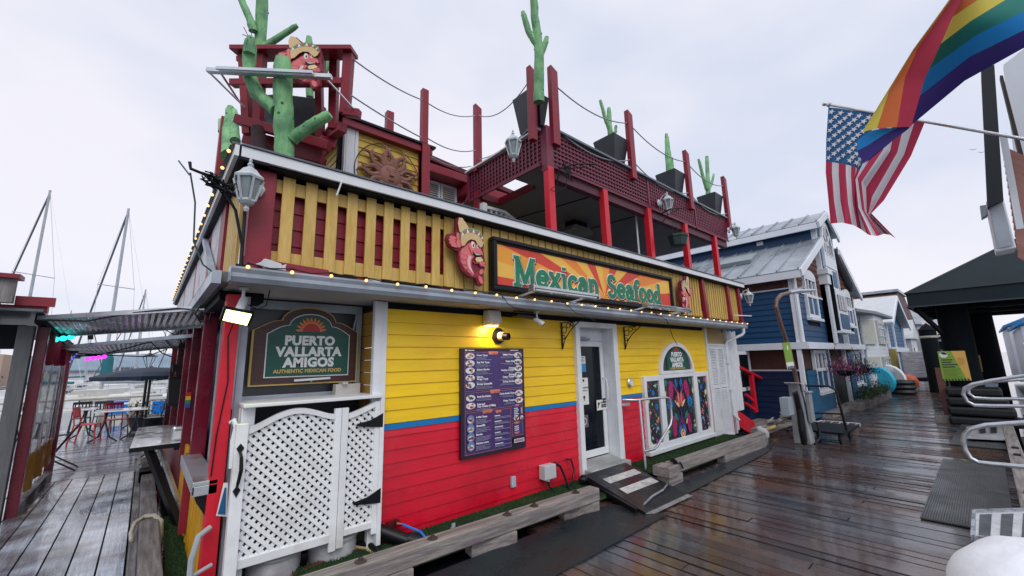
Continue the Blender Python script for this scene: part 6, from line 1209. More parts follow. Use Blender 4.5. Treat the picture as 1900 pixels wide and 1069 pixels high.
for k in range(9): p = V((10.9 + r.uniform(-.3, .6), 3.3 + r.uniform(-.1, .3), .08 + .045 * k)); b = M(); b.tube([p, p + V((r.uniform(.3, .7), r.uniform(-.1, .1), r.uniform(-.03, .08))), p + V((r.uniform(.7, 1.0), r.uniform(-.1, .1), .02))], [.035, .045, .02], 7); b.go('log', gry, t, True)
b = M(); b.tube([(11.0, 3.2, .03), (11.4, 3.15, .05), (11.8, 3.25, .18), (12.0, 3.3, .42)], .025, 7); b.go('black_cable', blk, None, True, label='black cable running over the float edge by the driftwood', cat='cable')
# ================================================================ street lamp on its concrete stub with boxes
con = mat('worn concrete grey', (.36, .38, .40), .7, var=.25, nscale=4, bump=.4, bscale=20, col2=(.24, .26, .28))
sl_ = thing('dock_lamp', 'leaning curved dock lamp on a tapered grey service pillar with a green notice', 'lamp', (9.85, 2.6, 0))
b = M(); base = [(9.70, 2.45), (10.0, 2.45), (10.0, 2.74), (9.70, 2.74)]; top = [(9.62, 2.5), (9.80, 2.5), (9.80, 2.68), (9.62, 2.68)]
b.add([(x, y, 0) for x, y in base] + [(x, y, 1.16) for x, y in top], [(0, 3, 2, 1), (4, 5, 6, 7), (0, 1, 5, 4), (1, 2, 6, 5), (2, 3, 7, 6), (3, 0, 4, 7)]); b.go('concrete_pillar', con, sl_, bevel=.015)
b = M(); b.prism([(9.54, 2.46, 1.16), (9.86, 2.46, 1.10), (9.86, 2.72, 1.10), (9.54, 2.72, 1.16)], (0, 0, .02)); b.go('pillar_cap', stl, sl_)
pst = mat('brown rusted lamp tube', (.16, .10, .085), .45, metal=.3, var=.35, nscale=8)
b = M(); cpts = [PY(1482, 720, 2.6), PY(1464, 648, 2.6), PY(1448, 600, 2.6), PY(1440, 570, 2.6), PY(1441, 556, 2.6), PY(1450, 547, 2.6), PY(1466, 543, 2.6)]; b.tube(cpts, .038, 10); b.go('lamp_tube', pst, sl_, True)
b = M(); b.tube([PY(1464, 543, 2.6), PY(1480, 540, 2.6), PY(1512, 538.5, 2.6)], [.045, .06, .03], 8); b.go('lamp_head', stl, sl_, True); b = M(); a = PY(1488, 536, 2.6); b.box(a.x - .04, a.x + .08, 2.55, 2.65, a.z, a.z + .05); b.go('photocell', gut, sl_)
b = M(); b.box(9.72, 9.93, 2.38, 2.45, .42, .98); b.box(9.70, 9.95, 2.36, 2.45, .96, 1.0); b.go('meter_box', con, sl_, bevel=.01); b = M(); b.box(9.64, 9.78, 2.41, 2.47, 1.0, 1.16); b.go('socket_hood', stl, sl_, bevel=.02)
b = M(); b.box(9.05, 9.32, 2.55, 2.7, .60, .92); b.go('grey_breaker_box', mat('breaker box grey', (.30, .37, .42), .4), sl_, bevel=.008)
b = M(); b.tube([(9.34, 2.5, 1.0), (9.42, 2.5, .7), (9.40, 2.5, .3), (9.45, 2.5, .05)], .05, 10); b.tube([(9.9, 2.36, .42), (9.88, 2.33, .25), (9.7, 2.3, .15), (9.5, 2.35, .06)], .02, 8); b.tube([(9.42, 2.5, 1.02), (9.5, 2.47, .6), (9.42, 2.45, .1)], .018, 6); b.go('black_conduits', blk, sl_, kind='stuff')
lime = mat('lime sign green', (.22, .38, .045), .5, var=.04); amb = mat('sign amber', (.72, .44, .10), .5, var=.04); dki = mat('sign dark ink', (.02, .03, .03), .5)
lp_ = thing('lamp_notice', 'narrow lime green notice with white foot strapped round the leaning lamp tube', 'sign', (9.7, 2.55, 1.3))
Q_ = [PY(*p, 2.5) for p in ((1452, 636), (1466, 635), (1472, 671), (1459, 673))]; b = M(); b.prism(Q_, (0, .01, 0)); b.go('green_plate', lime, lp_); Q2 = [PY(*p, 2.5) for p in ((1459, 673), (1472, 671), (1475, 683), (1462, 685))]; b = M(); b.prism(Q2, (0, .01, 0)); b.go('white_plate', sgn_w, lp_)
b = M(); c = (Q_[0] + Q_[1]) / 2 + V((0, -.006, -.10)); b.use(sgn_w).add([(c.x + .05 * math.cos(i * 6.2832 / 14), c.y, c.z + .05 * math.sin(i * 6.2832 / 14)) for i in range(14)], [tuple(range(14))]); b.use(dki)
for i in range(5): f0, f1 = i / 5, i / 5 + .1; p0 = Q2[3].lerp(Q2[2], f0); p1 = Q2[3].lerp(Q2[2], f1); b.prism([p + V((0, -.008, 0)) for p in (p0, p1, p1 + V((.02, 0, .05)), p0 + V((.02, 0, .05)))], (0, .002, 0))
b.go('print', None, lp_, fix=False)
# ================================================================ hand cart
hc = thing('dock_cart', 'flat black dock cart with hoop handle parked beside the service pillar', 'cart', (10.7, 2.3, 0))
b = M(); b.prism([(9.95, 1.98, .20), (11.2, 1.95, .20), (11.25, 2.72, .20), (10.0, 2.75, .20)], (0, 0, .04)); b.go('platform', dkb, hc, bevel=.008)
b = M(); b.tube([(10.15, 2.62, .24), (10.15, 2.62, 1.02), (10.2, 2.55, 1.08), (10.22, 2.15, 1.08), (10.25, 2.05, 1.0), (10.35, 2.0, .24)], .022, 8); b.tube([(10.15, 2.6, .55), (10.3, 2.04, .55)], .018, 8); b.go('hoop_handle', blk, hc, True)
b = M(); b.tube([(11.15, 1.92, .24), (11.35, 1.95, .26), (11.38, 2.6, .26), (11.2, 2.7, .24)], .014, 6)
for k in range(5): b.tube([(11.18, 2.0 + k * .14, .245), (11.36, 2.0 + k * .14, .262)], .01, 5)
b.go('front_rack', alu, hc)
for x in (10.2, 11.0):
    for y in (2.08, 2.62): b = M(); b.lathe((x, y - .02, .10), [(.03, 0), (.10, .005), (.10, .045), (.03, .05)], 16, (0, 1, 0)); b.go('wheel', rub, hc, True)
# ================================================================ ramp to the entrance
rmp = thing('entrance_ramp', 'black rubber ramp with worn white grip stripes leading up to the door', 'ramp', (4.9, 3.2, 0))
R0, R1, R2, R3 = PZ(1084, 881, .18), PZ(1160, 858, .18), PZ(1276, 916, .035), PZ(1198, 952, .035)
b = M(); b.prism([R0, R1, R2, R3], (0, 0, -.035)); b.go('plate', mat('wet ramp rubber', (.009, .014, .019), .38, var=.3, bump=.25, bscale=90, rvar=.12, rscale=5), rmp, bevel=.006)
def onr(u, v_): return R0.lerp(R1, u).lerp(R3.lerp(R2, u), v_) + V((0, 0, .003))
wst = mat('worn grip white', (.50, .51, .50), .7, var=.3, nscale=14, col2=(.3, .31, .31), c2amt=.35)
for v0, v1, u0, u1 in ((.22, .35, .16, .92), (.50, .63, .16, .92)): b = M(); b.prism([onr(u0, v0), onr(u1, v0), onr(u1, v1), onr(u0, v1)], (0, 0, .003)); b.go('grip_stripe', wst, rmp)
b = M(); b.tube([onr(.12, .90) + V((0, 0, .01)), onr(.4, .84) + V((0, 0, .015)), onr(.7, .82) + V((0, 0, .02)), onr(.92, .76) + V((0, 0, .02))], .012, 8); b.go('metal_strip', stl, rmp, True)
b = M(); b.prism([R3 + V((.0, .0, -.01)), R2 + V((0, 0, -.01)), R2 + V((.02, -.05, -.02)), R3 + V((.10, -.05, -.02))], (0, 0, .006)); b.go('toe_plate', stl, rmp)
b = M(); b.beam(R0 + V((-.02, -.05, -.07)), R3 + V((-.02, .1, -.0)), .04, .05); b.ball(R0 + V((-.03, -.02, -.05)), .07, 8, (1.3, 1, .9)); b.go('side_rubber', blk, rmp, True)
hr = thing('door_handrail', 'bent galvanised handrail beside the entrance ramp', 'railing', (6, 3.6, 0))
b = M(); b.tube([(5.76, 3.92, 1.06), (5.86, 3.75, 1.06), (6.55, 3.62, 1.06), (6.62, 3.60, 1.04), (6.66, 3.60, .97), (6.66, 3.60, .72), (6.6, 3.6, .62), (6.15, 3.6, .36), (6.05, 3.6, .32), (5.78, 3.62, .32)], .019, 10); b.go('rail', stl, hr, True); b = M(); b.tube([(5.92, 3.72, 1.06), (5.80, 3.62, .0)], .019, 10); b.go('post', stl, hr, True); b = M(); b.box(5.75, 5.90, 3.88, 3.96, .97, 1.01); b.go('wall_bracket', stl, hr)
# ================================================================ blue float house
YF = 3.2; bh = thing('blue_float_house', 'tall blue and white gabled float house with cedar shingles beside the dock', 'building', (17, 6, 0))
def bd(x0, x1, z0, z1, m=hw, y=YF, d=.04, n='trim_board'): b = M(); b.box(x0, x1, y - d, y + .01, z0, z1); return b.go(n, m, bh)
def lap(x0, x1, z0, z1, m, h_=.155, skip=()):
    z = z0
    while z < z1 - .01:
        segs = [(x0, x1)]
        for a, c, e, f in skip:
            if z + h_ > e and z < f: segs = [s2 for s1 in segs for s2 in ((s1[0], min(s1[1], a)), (max(s1[0], c), s1[1])) if s2[1] - s2[0] > .02]
        for a, c in segs:
            b = M(); zt = min(z + h_, z1); b.prism([(a, YF + .02, z), (a, YF - .02, z), (a, YF - .004, zt), (a, YF + .02, zt)], (c - a, 0, 0)); b.go('siding_board', m, bh)
        z += h_
w1 = (13.95, 15.3, 2.65, 4.15); w3 = (19.0, 20.2, 2.65, 4.1)
lap(13.26, 16.0, 2.06, 3.42, blueh, skip=(w1,)); lap(18.35, 20.85, 2.06, 3.42, blueh, skip=(w3,)); lap(16.2, 18.2, 2.06, 2.4, blueh)
lap(13.2, 14.1, .05, 1.3, blueh2); lap(15.6, 15.8, .05, 1.75, blueh); lap(18.4, 20.8, .05, 1.75, blueh2, skip=((19.2, 20.7, .6, 1.85),)); lap(14.1, 15.6, .05, .55, blueh2)
# shingled gable shoulders: individual shingles
def shingles(b0, x0, x1, z0, topf, skip=(), w_=.16, h_=.15, face='front'):
    z = z0; k = 0; n = 0
    while z < z0 + 3:
        x = x0 + (.08 if k % 2 else 0); any_ = False
        while x < x1:
            xe = min(x + w_ * random.uniform(.8, 1.2), x1)
            if topf((x + xe) / 2) > z + .05 and not any(a < (x + xe) / 2 < c and e < z + h_ * .5 < f for a, c, e, f in skip):
                zt = min(z + h_ + .02, topf((x + xe) / 2)); any_ = True; j = random.uniform(-.012, .012)
                b = M()
                if face == 'front': b.prism([(x + .004, YF + .01, z + j), (x + .004, YF - .03, z + j), (x + .004, YF - .008, zt), (x + .004, YF + .01, zt)], (xe - x - .008, 0, 0))
                else: b.prism([(13.13, x + .004, z + j), (13.07, x + .004, z + j), (13.095, x + .004, zt), (13.13, x + .004, zt)], (0, xe - x - .008, 0))
                b.go('shingle', shg, bh); n += 1
            x = xe
        if not any_: break
        z += h_; k += 1
    return n
low = lambda x: 4.05 + (x - 13.3) * .50 if x < 17 else 4.05 + (20.75 - x) * .50
shingles(None, 13.15, 16.05, 3.45, lambda x: low(x), skip=(w1,), w_=.2, h_=.17); shingles(None, 18.35, 20.8, 3.45, lambda x: low(x), skip=(w3,), w_=.2, h_=.17)
shingles(None, 3.24, 9, 3.55, lambda x: 3.95, w_=.2, h_=.14, face='side')
# left side wall
z = 2.06
while z < 3.5: b = M(); b.prism([(13.13, 3.22, z), (13.08, 3.22, z), (13.10, 3.22, min(z + .155, 3.52)), (13.13, 3.22, min(z + .155, 3.52))], (0, 9, 0)); b.go('siding_board', blueh, bh); z += .155
z = -.2
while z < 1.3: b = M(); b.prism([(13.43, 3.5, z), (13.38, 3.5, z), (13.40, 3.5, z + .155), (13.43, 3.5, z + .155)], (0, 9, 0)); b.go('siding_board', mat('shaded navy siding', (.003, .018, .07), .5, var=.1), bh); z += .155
b = M(); b.box(13.15, 20.88, YF + .02, 12, 2.04, 3.45); b.box(13.42, 20.8, YF + .3, 12, -.4, 2.0); b.box(16.05, 18.15, YF + .02, 12, 3.4, 5.85); b.go('core', dkb, bh)
b = M(); b.prism([(13.15, YF + .02, 3.4), (20.85, YF + .02, 3.4), (20.85, YF + .02, 4.0), (18.2, YF + .02, 5.3), (16.05, YF + .02, 5.3), (13.15, YF + .02, 3.95)], (0, 8.5, 0)); b.go('attic_core', dkb, bh)
b = M(); b.box(13.38, 13.42, 3.5, 12, 1.3, 1.9); b.go('shingle_band', shg, bh)
for a in ((13.36, 13.46, 3.4, 12, 1.27, 1.31), (13.06, 13.1, 3.2, 12, 3.5, 3.54)): b = M(); b.box(*a); b.go('trim_board', hw, bh)
b = M(); b.box(12.98, 13.12, 3.05, 12, 1.86, 2.04); b.go('belt_board', hw, bh); bd(13.0, 20.95, 1.86, 2.04, d=.15, n='belt_board')
bd(13.04, 13.26, 2.04, 3.95, d=.05, n='corner_board'); b = M(); b.box(13.04, 13.1, 3.2, 3.30, 2.04, 3.95); b.go('corner_board', hw, bh); bd(20.75, 20.92, 2.04, 3.9, n='corner_board'); bd(15.95, 16.2, 2.04, 4.3, d=.22, n='column'); bd(18.2, 18.32, 2.04, 5.8, d=.08, n='column')
bd(15.85, 16.5, 4.22, 4.38, d=.3, n='capital'); bd(15.98, 16.14, 4.38, 5.85, d=.1, n='column'); bd(15.9, 16.3, 3.9, 4.22, d=.26, n='capital'); bd(13.26, 16.0, 3.40, 3.46); bd(18.32, 20.8, 3.40, 3.46)
# central bay
scb = mat('scalloped blue shingle', (.015, .07, .17), .6, var=.2, rnd=.2)
z = 4.0
while z < 6.3:
    hw_ = min(1.07, (6.42 - z) * 2.3); b = M(); b.box(17.07 - hw_, 17.07 + hw_, 3.07, 3.1, z, z + .115); b.go('shingle_course', scb, bh); z += .12
b = M(); b.box(15.95, 16.02, 3.05, 3.2, 2.04, 5.8); b.box(18.12, 18.2, 3.05, 3.2, 2.04, 5.8); b.go('tower_return', hw, bh, kind='stuff')
bw = M(); bw.box(16.32, 17.82, 3.0, 3.07, 4.55, 4.95); bw.box(16.36, 17.78, 3.02, 3.07, 3.8, 4.55); cb = bw.go('central_panel', hw, bh)
for x0 in (16.5, 17.14): b = M(); b.box(x0, x0 + .5, 3.005, 3.02, 3.92, 4.48); b.go('pane', blueh2, cb)
YC = 3.0; o_ = arc(17.07, 4.96, .72, 1.25, 0, 180, 18); b = M()
for k in range(18): p, q = o_[k], o_[k + 1]; s_ = .86; b.prism([(p[0], YC, p[1]), (q[0], YC, q[1]), (17.07 + (q[0] - 17.07) * s_, YC, 4.96 + (q[1] - 4.96) * s_), (17.07 + (p[0] - 17.07) * s_, YC, 4.96 + (p[1] - 4.96) * s_)], (0, .07, 0))
for a, c in (((17.07, 4.96), (17.07, 5.5)), ((17.07, 5.3), (16.65, 5.75)), ((17.07, 5.3), (17.49, 5.75)), ((16.75, 4.98), (17.07, 6.1)), ((17.39, 4.98), (17.07, 6.1)), ((16.35, 5.0), (17.79, 5.0))): b.beam((a[0], YC + .03, a[1]), (c[0], YC + .03, c[1]), .05, .05, (0, 1, 0))
aw_ = b.go('arched_window', hw, bh); b = M(); b.prism([(x, YC + .05, z) for x, z in arc(17.07, 4.96, .7, 1.2, 0, 180, 18)], (0, .02, 0)); b.go('pane', gla, aw_)
b = M(); b.box(16.35, 17.8, 2.88, 3.2, 2.42, 3.78); b.go('bay_box', hw, bh, bevel=.01); by = bh.children[-1]
b = M(); b.box(16.5, 17.65, 2.862, 2.88, 3.1, 3.6); b.go('pane', gla, by)
b = M(); b.box(16.5, 17.65, 2.862, 2.88, 2.5, 2.98); b.go('blue_panel', blueh2, by); b = M(); b.box(16.25, 17.9, 2.82, 3.2, 2.36, 2.43); b.go('sill', hw, by); b = M(); b.box(16.33, 16.349, 2.9, 3.2, 2.42, 4.3); b.go('shade_side', dkb, by)
for x in (16.85, 17.25): b = M(); b.box(x, x + .05, 2.85, 2.865, 3.1, 3.6); b.go('mullion', hw, by)
def sash(x0, x1, z0, z1, arch, y=YF, ph=.0, par=bh):
    b = M(); frame(b, x0, x1, z0, z1, .1, y - .08, y)
    if arch:
        for k, (p, q) in enumerate(zip(arc((x0 + x1) / 2, z1, (x1 - x0) / 2, .2, 0, 180, 10)[:-1], arc((x0 + x1) / 2, z1, (x1 - x0) / 2, .2, 0, 180, 10)[1:])): b.prism([(p[0], y - .085, z1 - .02), (q[0], y - .085, z1 - .02), (q[0], y - .085, q[1]), (p[0], y - .085, p[1])], (0, .08, 0))
    zm = z0 + (z1 - z0) * .52; b.box(x0 + .1, x1 - .1, y - .08, y - .02, zm - .04, zm + .04); b.box(x0 - .06, x1 + .06, y - .14, y, z0 - .08, z0); f_ = b.go('window', hw, par); xc = (x0 + x1) / 2
    b = M(); b.box(x0 + .1, x1 - .1, y - .03, y - .01, zm, z1 - .1); b.go('pane', gla, f_); b = M(); b.box(x0 + .1, x1 - .1, y - .05, y - .01, z0 + .1, zm); b.go('lower_pane', blueh2, f_)
    b = M(); b.box(xc - .03, xc + .03, y - .07, y - .03, z0 + .1, zm); b.go('muntin', hw, f_)
    for k in (.33, .66): b = M(); b.box(x0 + (x1 - x0) * k - .03, x0 + (x1 - x0) * k + .03, y - .07, y - .03, zm, z1 - .1); b.go('muntin', hw, f_)
sash(13.98, 15.2, 2.75, 3.98, True); sash(19.05, 20.15, 2.72, 3.9, True); sash(14.25, 15.6, .66, 1.83, False, y=YF + .1); sash(19.3, 20.65, .6, 1.80, False, y=YF + .1)
for x in (12.95 + .05, 15.9, 18.2, 20.75): b = M(); b.box(x, x + .12, YF + .02, YF + .12, -.1, 1.86); b.go('porch_post', hw, bh)
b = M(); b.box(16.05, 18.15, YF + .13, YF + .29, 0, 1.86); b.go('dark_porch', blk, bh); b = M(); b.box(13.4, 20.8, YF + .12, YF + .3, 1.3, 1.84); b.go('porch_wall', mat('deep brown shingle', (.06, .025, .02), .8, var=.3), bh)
b = M(); b.box(14.0, 20.7, 2.95, 3.3, -.1, .12); b.go('porch_kerb', gry, bh)
# side windows low left
xw0, xw1 = PY(1370, 700, 4.6).x, PY(1393, 700, 4.6).x
b = M(); frame(b, xw0, xw1, .75, 1.85, .1, 4.56, 4.62); lw = b.go('side_window', hw, bh); b = M(); b.box(xw0 + .1, xw1 - .1, 4.58, 4.6, .85, 1.75); b.go('pane', gla, lw)
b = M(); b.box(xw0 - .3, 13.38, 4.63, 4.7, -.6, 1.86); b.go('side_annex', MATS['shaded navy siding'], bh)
# roofs with standing seams, one panel object each
def roofside(xe, ze, xr, zr, y0, y1, nm, n_, steps):
    e = V((xe, 0, ze)); r_ = V((xr, 0, zr)); d = r_ - e; nn_ = V((-d.z, 0, d.x)).normalized() * (1 if xe < xr else -1)
    for i in range(n_):
        ya, yb = y0 + (y1 - y0) * i / n_, y0 + (y1 - y0) * (i + 1) / n_; b = M()
        b.prism([V((xe, ya, ze)), V((xe, yb, ze)), V((xr, yb, zr)), V((xr, ya, zr))], nn_ * .04); b.prism([V((xe, ya, ze)) + nn_ * .04, V((xe, ya + .03, ze)) + nn_ * .04, V((xr, ya + .03, zr)) + nn_ * .04, V((xr, ya, zr)) + nn_ * .04], nn_ * .05); b.go('roof_panel', roofm, bh)
roofside(12.85, 3.93, 16.05, 5.42, 2.95, 11.5, 'lo', 17, 1); roofside(21.15, 3.93, 18.2, 5.42, 2.95, 11.5, 'lo', 17, 1)
roofside(15.65, 5.86, 17.07, 6.50, 2.93, 11, 'hi', 17, 1); roofside(18.5, 5.86, 17.07, 6.50, 2.93, 11, 'hi', 17, 1)
for p, q, y in (((12.85, 3.86), (16.05, 5.36), 2.93), ((21.15, 3.86), (18.25, 5.30), 2.93), ((15.65, 5.78), (17.07, 6.43), 2.91), ((18.5, 5.78), (17.07, 6.43), 2.91)): b = M(); b.beam((p[0], y, p[1]), (q[0], y, q[1]), .06, .2); b.go('rake_board', hw, bh)
b = M(); b.box(12.82, 12.9, 2.95, 11.5, 3.74, 3.93); b.go('eave_board', hw, bh); b = M(); b.box(15.62, 15.70, 2.95, 11, 5.68, 5.87); b.go('eave_board', hw, bh)
b = M(); b.box(12.9, 13.15, 2.98, 11.5, 3.80, 3.83); b.go('soffit', hw, bh)
b = M(); b.box(15.95, 16.02, 3.2, 11, 5.2, 5.8); b.go('clerestory_wall', blueh, bh); b = M(); b.box(15.9, 15.95, 4.6, 4.8, 5.55, 5.68); b.go('louvre_vent', hw, bh)
nn_ = V((-1.49, 0, 3.2)).normalized()
for y, u in ((5.0, .55), (8.6, .25)): c = V((12.85, y, 3.93)).lerp(V((16.05, y, 5.42)), u) + nn_ * .05; dd_ = V((3.2, 0, 1.49)).normalized(); b = M(); b.prism([c + dd_ * a + V((0, e, 0)) for a, e in ((-.4, -.5), (.4, -.5), (.4, .5), (-.4, .5))], nn_ * .14); b.go('skylight', mat('skylight frame', (.28, .34, .36), .3, metal=.3), bh, bevel=.01)
# hanging flowers, planter box
hf = thing('hanging_flowers', 'trailing purple and magenta flower baskets in front of the blue house porch', 'flowers', (15.5, 2.6, 1.2)); b = M(); r = random.Random(9)
fm = [mat('petunia magenta', (.22, .01, .10), .7), mat('petunia purple', (.07, .015, .07), .7), mat('dark leaf', (.015, .03, .02), .8), mat('pale bloom', (.35, .08, .2), .7)]
for k in range(1500):
    x = r.uniform(13.6, 17.7); p = V((x, 2.6 + r.gauss(0, .15), 1.30 + .10 * math.sin((x - 13.6) * 3) - (x - 13.6) * .01 + r.gauss(0, .10))); b.use(r.choice(fm if x < 15.8 else fm[1:3] + fm[2:3])).add([p, p + V((r.uniform(-.09, .09), 0, r.uniform(-.06, .06))), p + V((r.uniform(-.06, .06), .03, r.uniform(-.08, .08)))], [(0, 1, 2)])
b.go('blooms', None, hf, fix=False)
for x in (14.3, 16.6): b = M(); b.lathe((x, 2.6, 1.12), [(.12, 0), (.28, .14), (.26, .14)], 12); b.go('basket', dkb, hf); b = M(); b.tube([(x, 2.6, 1.25), (x, 2.75, 1.9)], .012, 4); b.go('hanger', blk, hf)
def planterbox(x0, x1, y0, y1, h, lab, n=700, seed=1, spread=.35):
    t = thing('planter_box', lab, 'planter', ((x0 + x1) / 2, (y0 + y1) / 2, 0)); b = M(); b.box(x0, x1, y0, y1, 0, h); b.go('trough', gry, t, bevel=.01); b = M(); r = random.Random(seed); ms = [mat('herb green', (.05, .11, .04), .8, var=.3), mat('herb pale', (.10, .16, .08), .8, var=.3), mat('dark leaf', (.015, .03, .02), .8)]
    for k in range(n): p = V((r.uniform(x0 - .1, x1 + .1), r.uniform(y0 - .05, y1 + .05), h + abs(r.gauss(0, spread * .5)))); b.use(r.choice(ms)).add([p, p + V((r.uniform(-.08, .08), r.uniform(-.05, .05), r.uniform(-.02, .10))), p + V((r.uniform(-.05, .05), r.uniform(-.04, .04), r.uniform(-.08, .06)))], [(0, 1, 2)])
    b.go('leaves', None, t, fix=False)
planterbox(17.1, 21.6, 2.62, 2.95, .26, 'long timber planter of green herbs on the dock past the blue house', 1500, 2)
b = M(); b.box(16.3, 16.9, 2.7, 3.05, 0, .22); b.go('crate', gry, None, label='small grey timber crate at the near end of the herb planter', cat='crate', bevel=.01)
# ================================================================ white house with bays
wh = thing('white_float_house', 'white clapboard float house with stacked bay windows past the blue house', 'building', (24.5, 5, 0)); wcl = mat('white clapboard', (.66, .70, .74), .5, var=.05, rnd=.03); bay_t = mat('tan window trim', (.46, .47, .42), .5)
b = M(); b.box(21.6, 28.2, 3.6, 12, -.3, 3.4); b.go('core', wcl, wh)
z = 0
while z < 3.4:
    b = M(); b.prism([(21.5, 3.6, z), (21.5, 3.53, z), (21.5, 3.56, z + .17), (21.5, 3.6, z + .17)], (1.9, 0, 0)); b.go('siding_board', wcl, wh)
    b = M(); b.prism([(23.4, 3.6, z), (24.0, 3.05, z), (26.6, 3.05, z), (27.2, 3.6, z)], (0, 0, .165)); b.go('bay_course', wcl, wh) if not (.75 < z < 1.65 or 2.3 < z < 3.1) else b.go('bay_course', wcl, wh); z += .17
for z0, z1 in ((.35, 1.55), (2.1, 3.15)):
    b = M(); frame(b, 24.2, 26.1, z0, z1, .14, 2.97, 3.05); wfr = b.go('window', bay_t, wh); b = M(); b.box(24.34, 25.96, 3.0, 3.03, z0 + .14, z1 - .14); b.go('pane', mat('curtained glass', (.25, .33, .36), .15, var=.3), wfr)
    for k in (1, 2): b = M(); b.box(24.3 + .54 * k, 24.34 + .54 * k, 2.97, 3.0, z0 + .14, z1 - .14); b.box(24.34, 25.96, 2.97, 3.0, z0 + (z1 - z0) * k / 3, z0 + (z1 - z0) * k / 3 + .03); b.go('muntin', hw, wfr)
    b = M(); b.prism([(23.45, 3.5, z0), (23.9, 3.08, z0), (23.9, 3.08, z1), (23.45, 3.5, z1)], (-.03, -.03, 0)); b.go('side_window', bay_t, wh)
    b = M(); b.box(22.2, 22.45, 3.48, 3.54, z0 + .5, z1 + .1); b.go('narrow_window', bay_t, wh)
b = M(); b.prism([(21.4, 3.2, 3.4), (24.0, 2.9, 3.4), (28.3, 2.85, 3.4), (28.3, 12, 3.4), (21.4, 12, 3.4)], (0, 0, .12)); b.go('roof_edge', mat('grey roof edge', (.20, .23, .26), .6), wh); b = M(); b.box(21.7, 28, 3.7, 11, 3.52, 3.66); b.go('roof_deck', gut, wh); b = M(); b.lathe((25.4, 5.2, 3.6), [(.10, 0), (.10, .6), (.2, .6), (.2, .9), (.0, .95)], 10); b.go('chimney', stl, wh)
b = M(); b.tube([(23.2, 3.4, 0), (23.2, 3.4, 3.3)], .04, 6); b.go('downpipe', gut, wh)
b = M(); b.box(22.9, 23.4, 3.3, 3.55, 1.85, 1.98); b.go('porch_lamp_box', gut, wh)
b = M(); b.box(21.4, 21.5, 3.05, 3.1, .0, .9)
for k in range(6): b.box(21.3 + k * .25, 21.5 + k * .25, 3.1, 3.14, .0, .85)
b.go('white_picket_panel', hw, wh, kind='stuff')
# second blue house and beyond
b2 = thing('second_blue_house', 'smaller blue and white gabled house farther along the dock', 'building', (33, 5, 0)); b = M(); b.box(29.6, 36.5, 3.4, 12, -.3, 3.3); b.go('core', blueh2, b2)
z = 0
while z < 3.3: b = M(); b.prism([(29.58, 3.4, z), (29.58, 3.34, z), (29.58, 3.37, z + .2), (29.58, 3.4, z + .2)], (6.9, 0, 0)); b.go('siding_board', blueh2, b2); b = M(); b.prism([(29.6, 3.4, z), (29.54, 3.4, z), (29.57, 3.4, z + .2), (29.6, 3.4, z + .2)], (0, 8, 0)); b.go('siding_board', blueh2, b2); z += .2
b = M(); b.prism([(29.5, 3.38, 3.3), (36.6, 3.38, 3.3), (33.0, 3.38, 4.9)], (0, 8, 0)); b.go('gable', blueh2, b2)
for p, q in (((29.2, 3.25), (33.05, 4.98)), ((36.9, 3.25), (33.05, 4.98))):
    b = M(); b.prism([(p[0], 3.0, p[1]), (q[0], 3.0, q[1]), (q[0], 12, q[1]), (p[0], 12, p[1])], (0, 0, .08)); b.go('roof', mat('pale seam roof', (.55, .58, .6), .4, var=.1), b2); b = M(); b.beam((p[0], 2.98, p[1] - .05), (q[0], 2.98, q[1] - .05), .06, .22); b.go('rake_board', hw, b2)
for x in (29.52, 32.0, 36.3): b = M(); b.box(x, x + .28, 3.28, 3.36, 0, 3.3); b.go('corner_board', hw, b2)
b = M(); b.box(29.4, 36.7, 3.2, 3.34, 1.75, 2.0); b.go('belt_board', hw, b2); b = M(); b.box(29.46, 29.54, 3.3, 12, 1.75, 2.0); b.go('belt_board', hw, b2)
b = M(); b.box(28.5, 28.95, 3.0, 3.25, 0, 1.9); b.go('mustard_post', mat('mustard board', (.35, .28, .08), .6, var=.2), None, label='mustard yellow board post between the white house and the second blue house', cat='post')
b3 = thing('brick_red_building', 'brown red pitched building rising behind the far houses', 'building', (44, 6, 0)); b = M(); b.box(38, 50, 3.9, 16, -.3, 4.2); b.go('wall', shg, b3); b = M(); b.prism([(37.5, 3.7, 4.2), (50.5, 3.7, 4.2), (46, 3.7, 6.2), (42, 3.7, 6.2)], (0, 12, 0)); b.go('upper_wall', mat('brown red cladding', (.13, .072, .062), .8, var=.2), b3); b = M(); b.box(41.5, 46.5, 3.6, 16, 6.2, 6.4); b.go('roof_cap', gut, b3); b = M(); b.box(37.6, 38, 3.6, 4, 3, 4.9); b.go('white_fascia', hw, b3)
for k in range(4): b = M(); frame(b, 38.8 + k * 2.8, 40.4 + k * 2.8, 1.2, 2.8, .15, 3.8, 3.9); wfr = b.go('window', hw, b3); b = M(); b.box(39 + k * 2.8, 40.2 + k * 2.8, 3.85, 3.89, 1.35, 2.65); b.go('pane', gla, wfr)
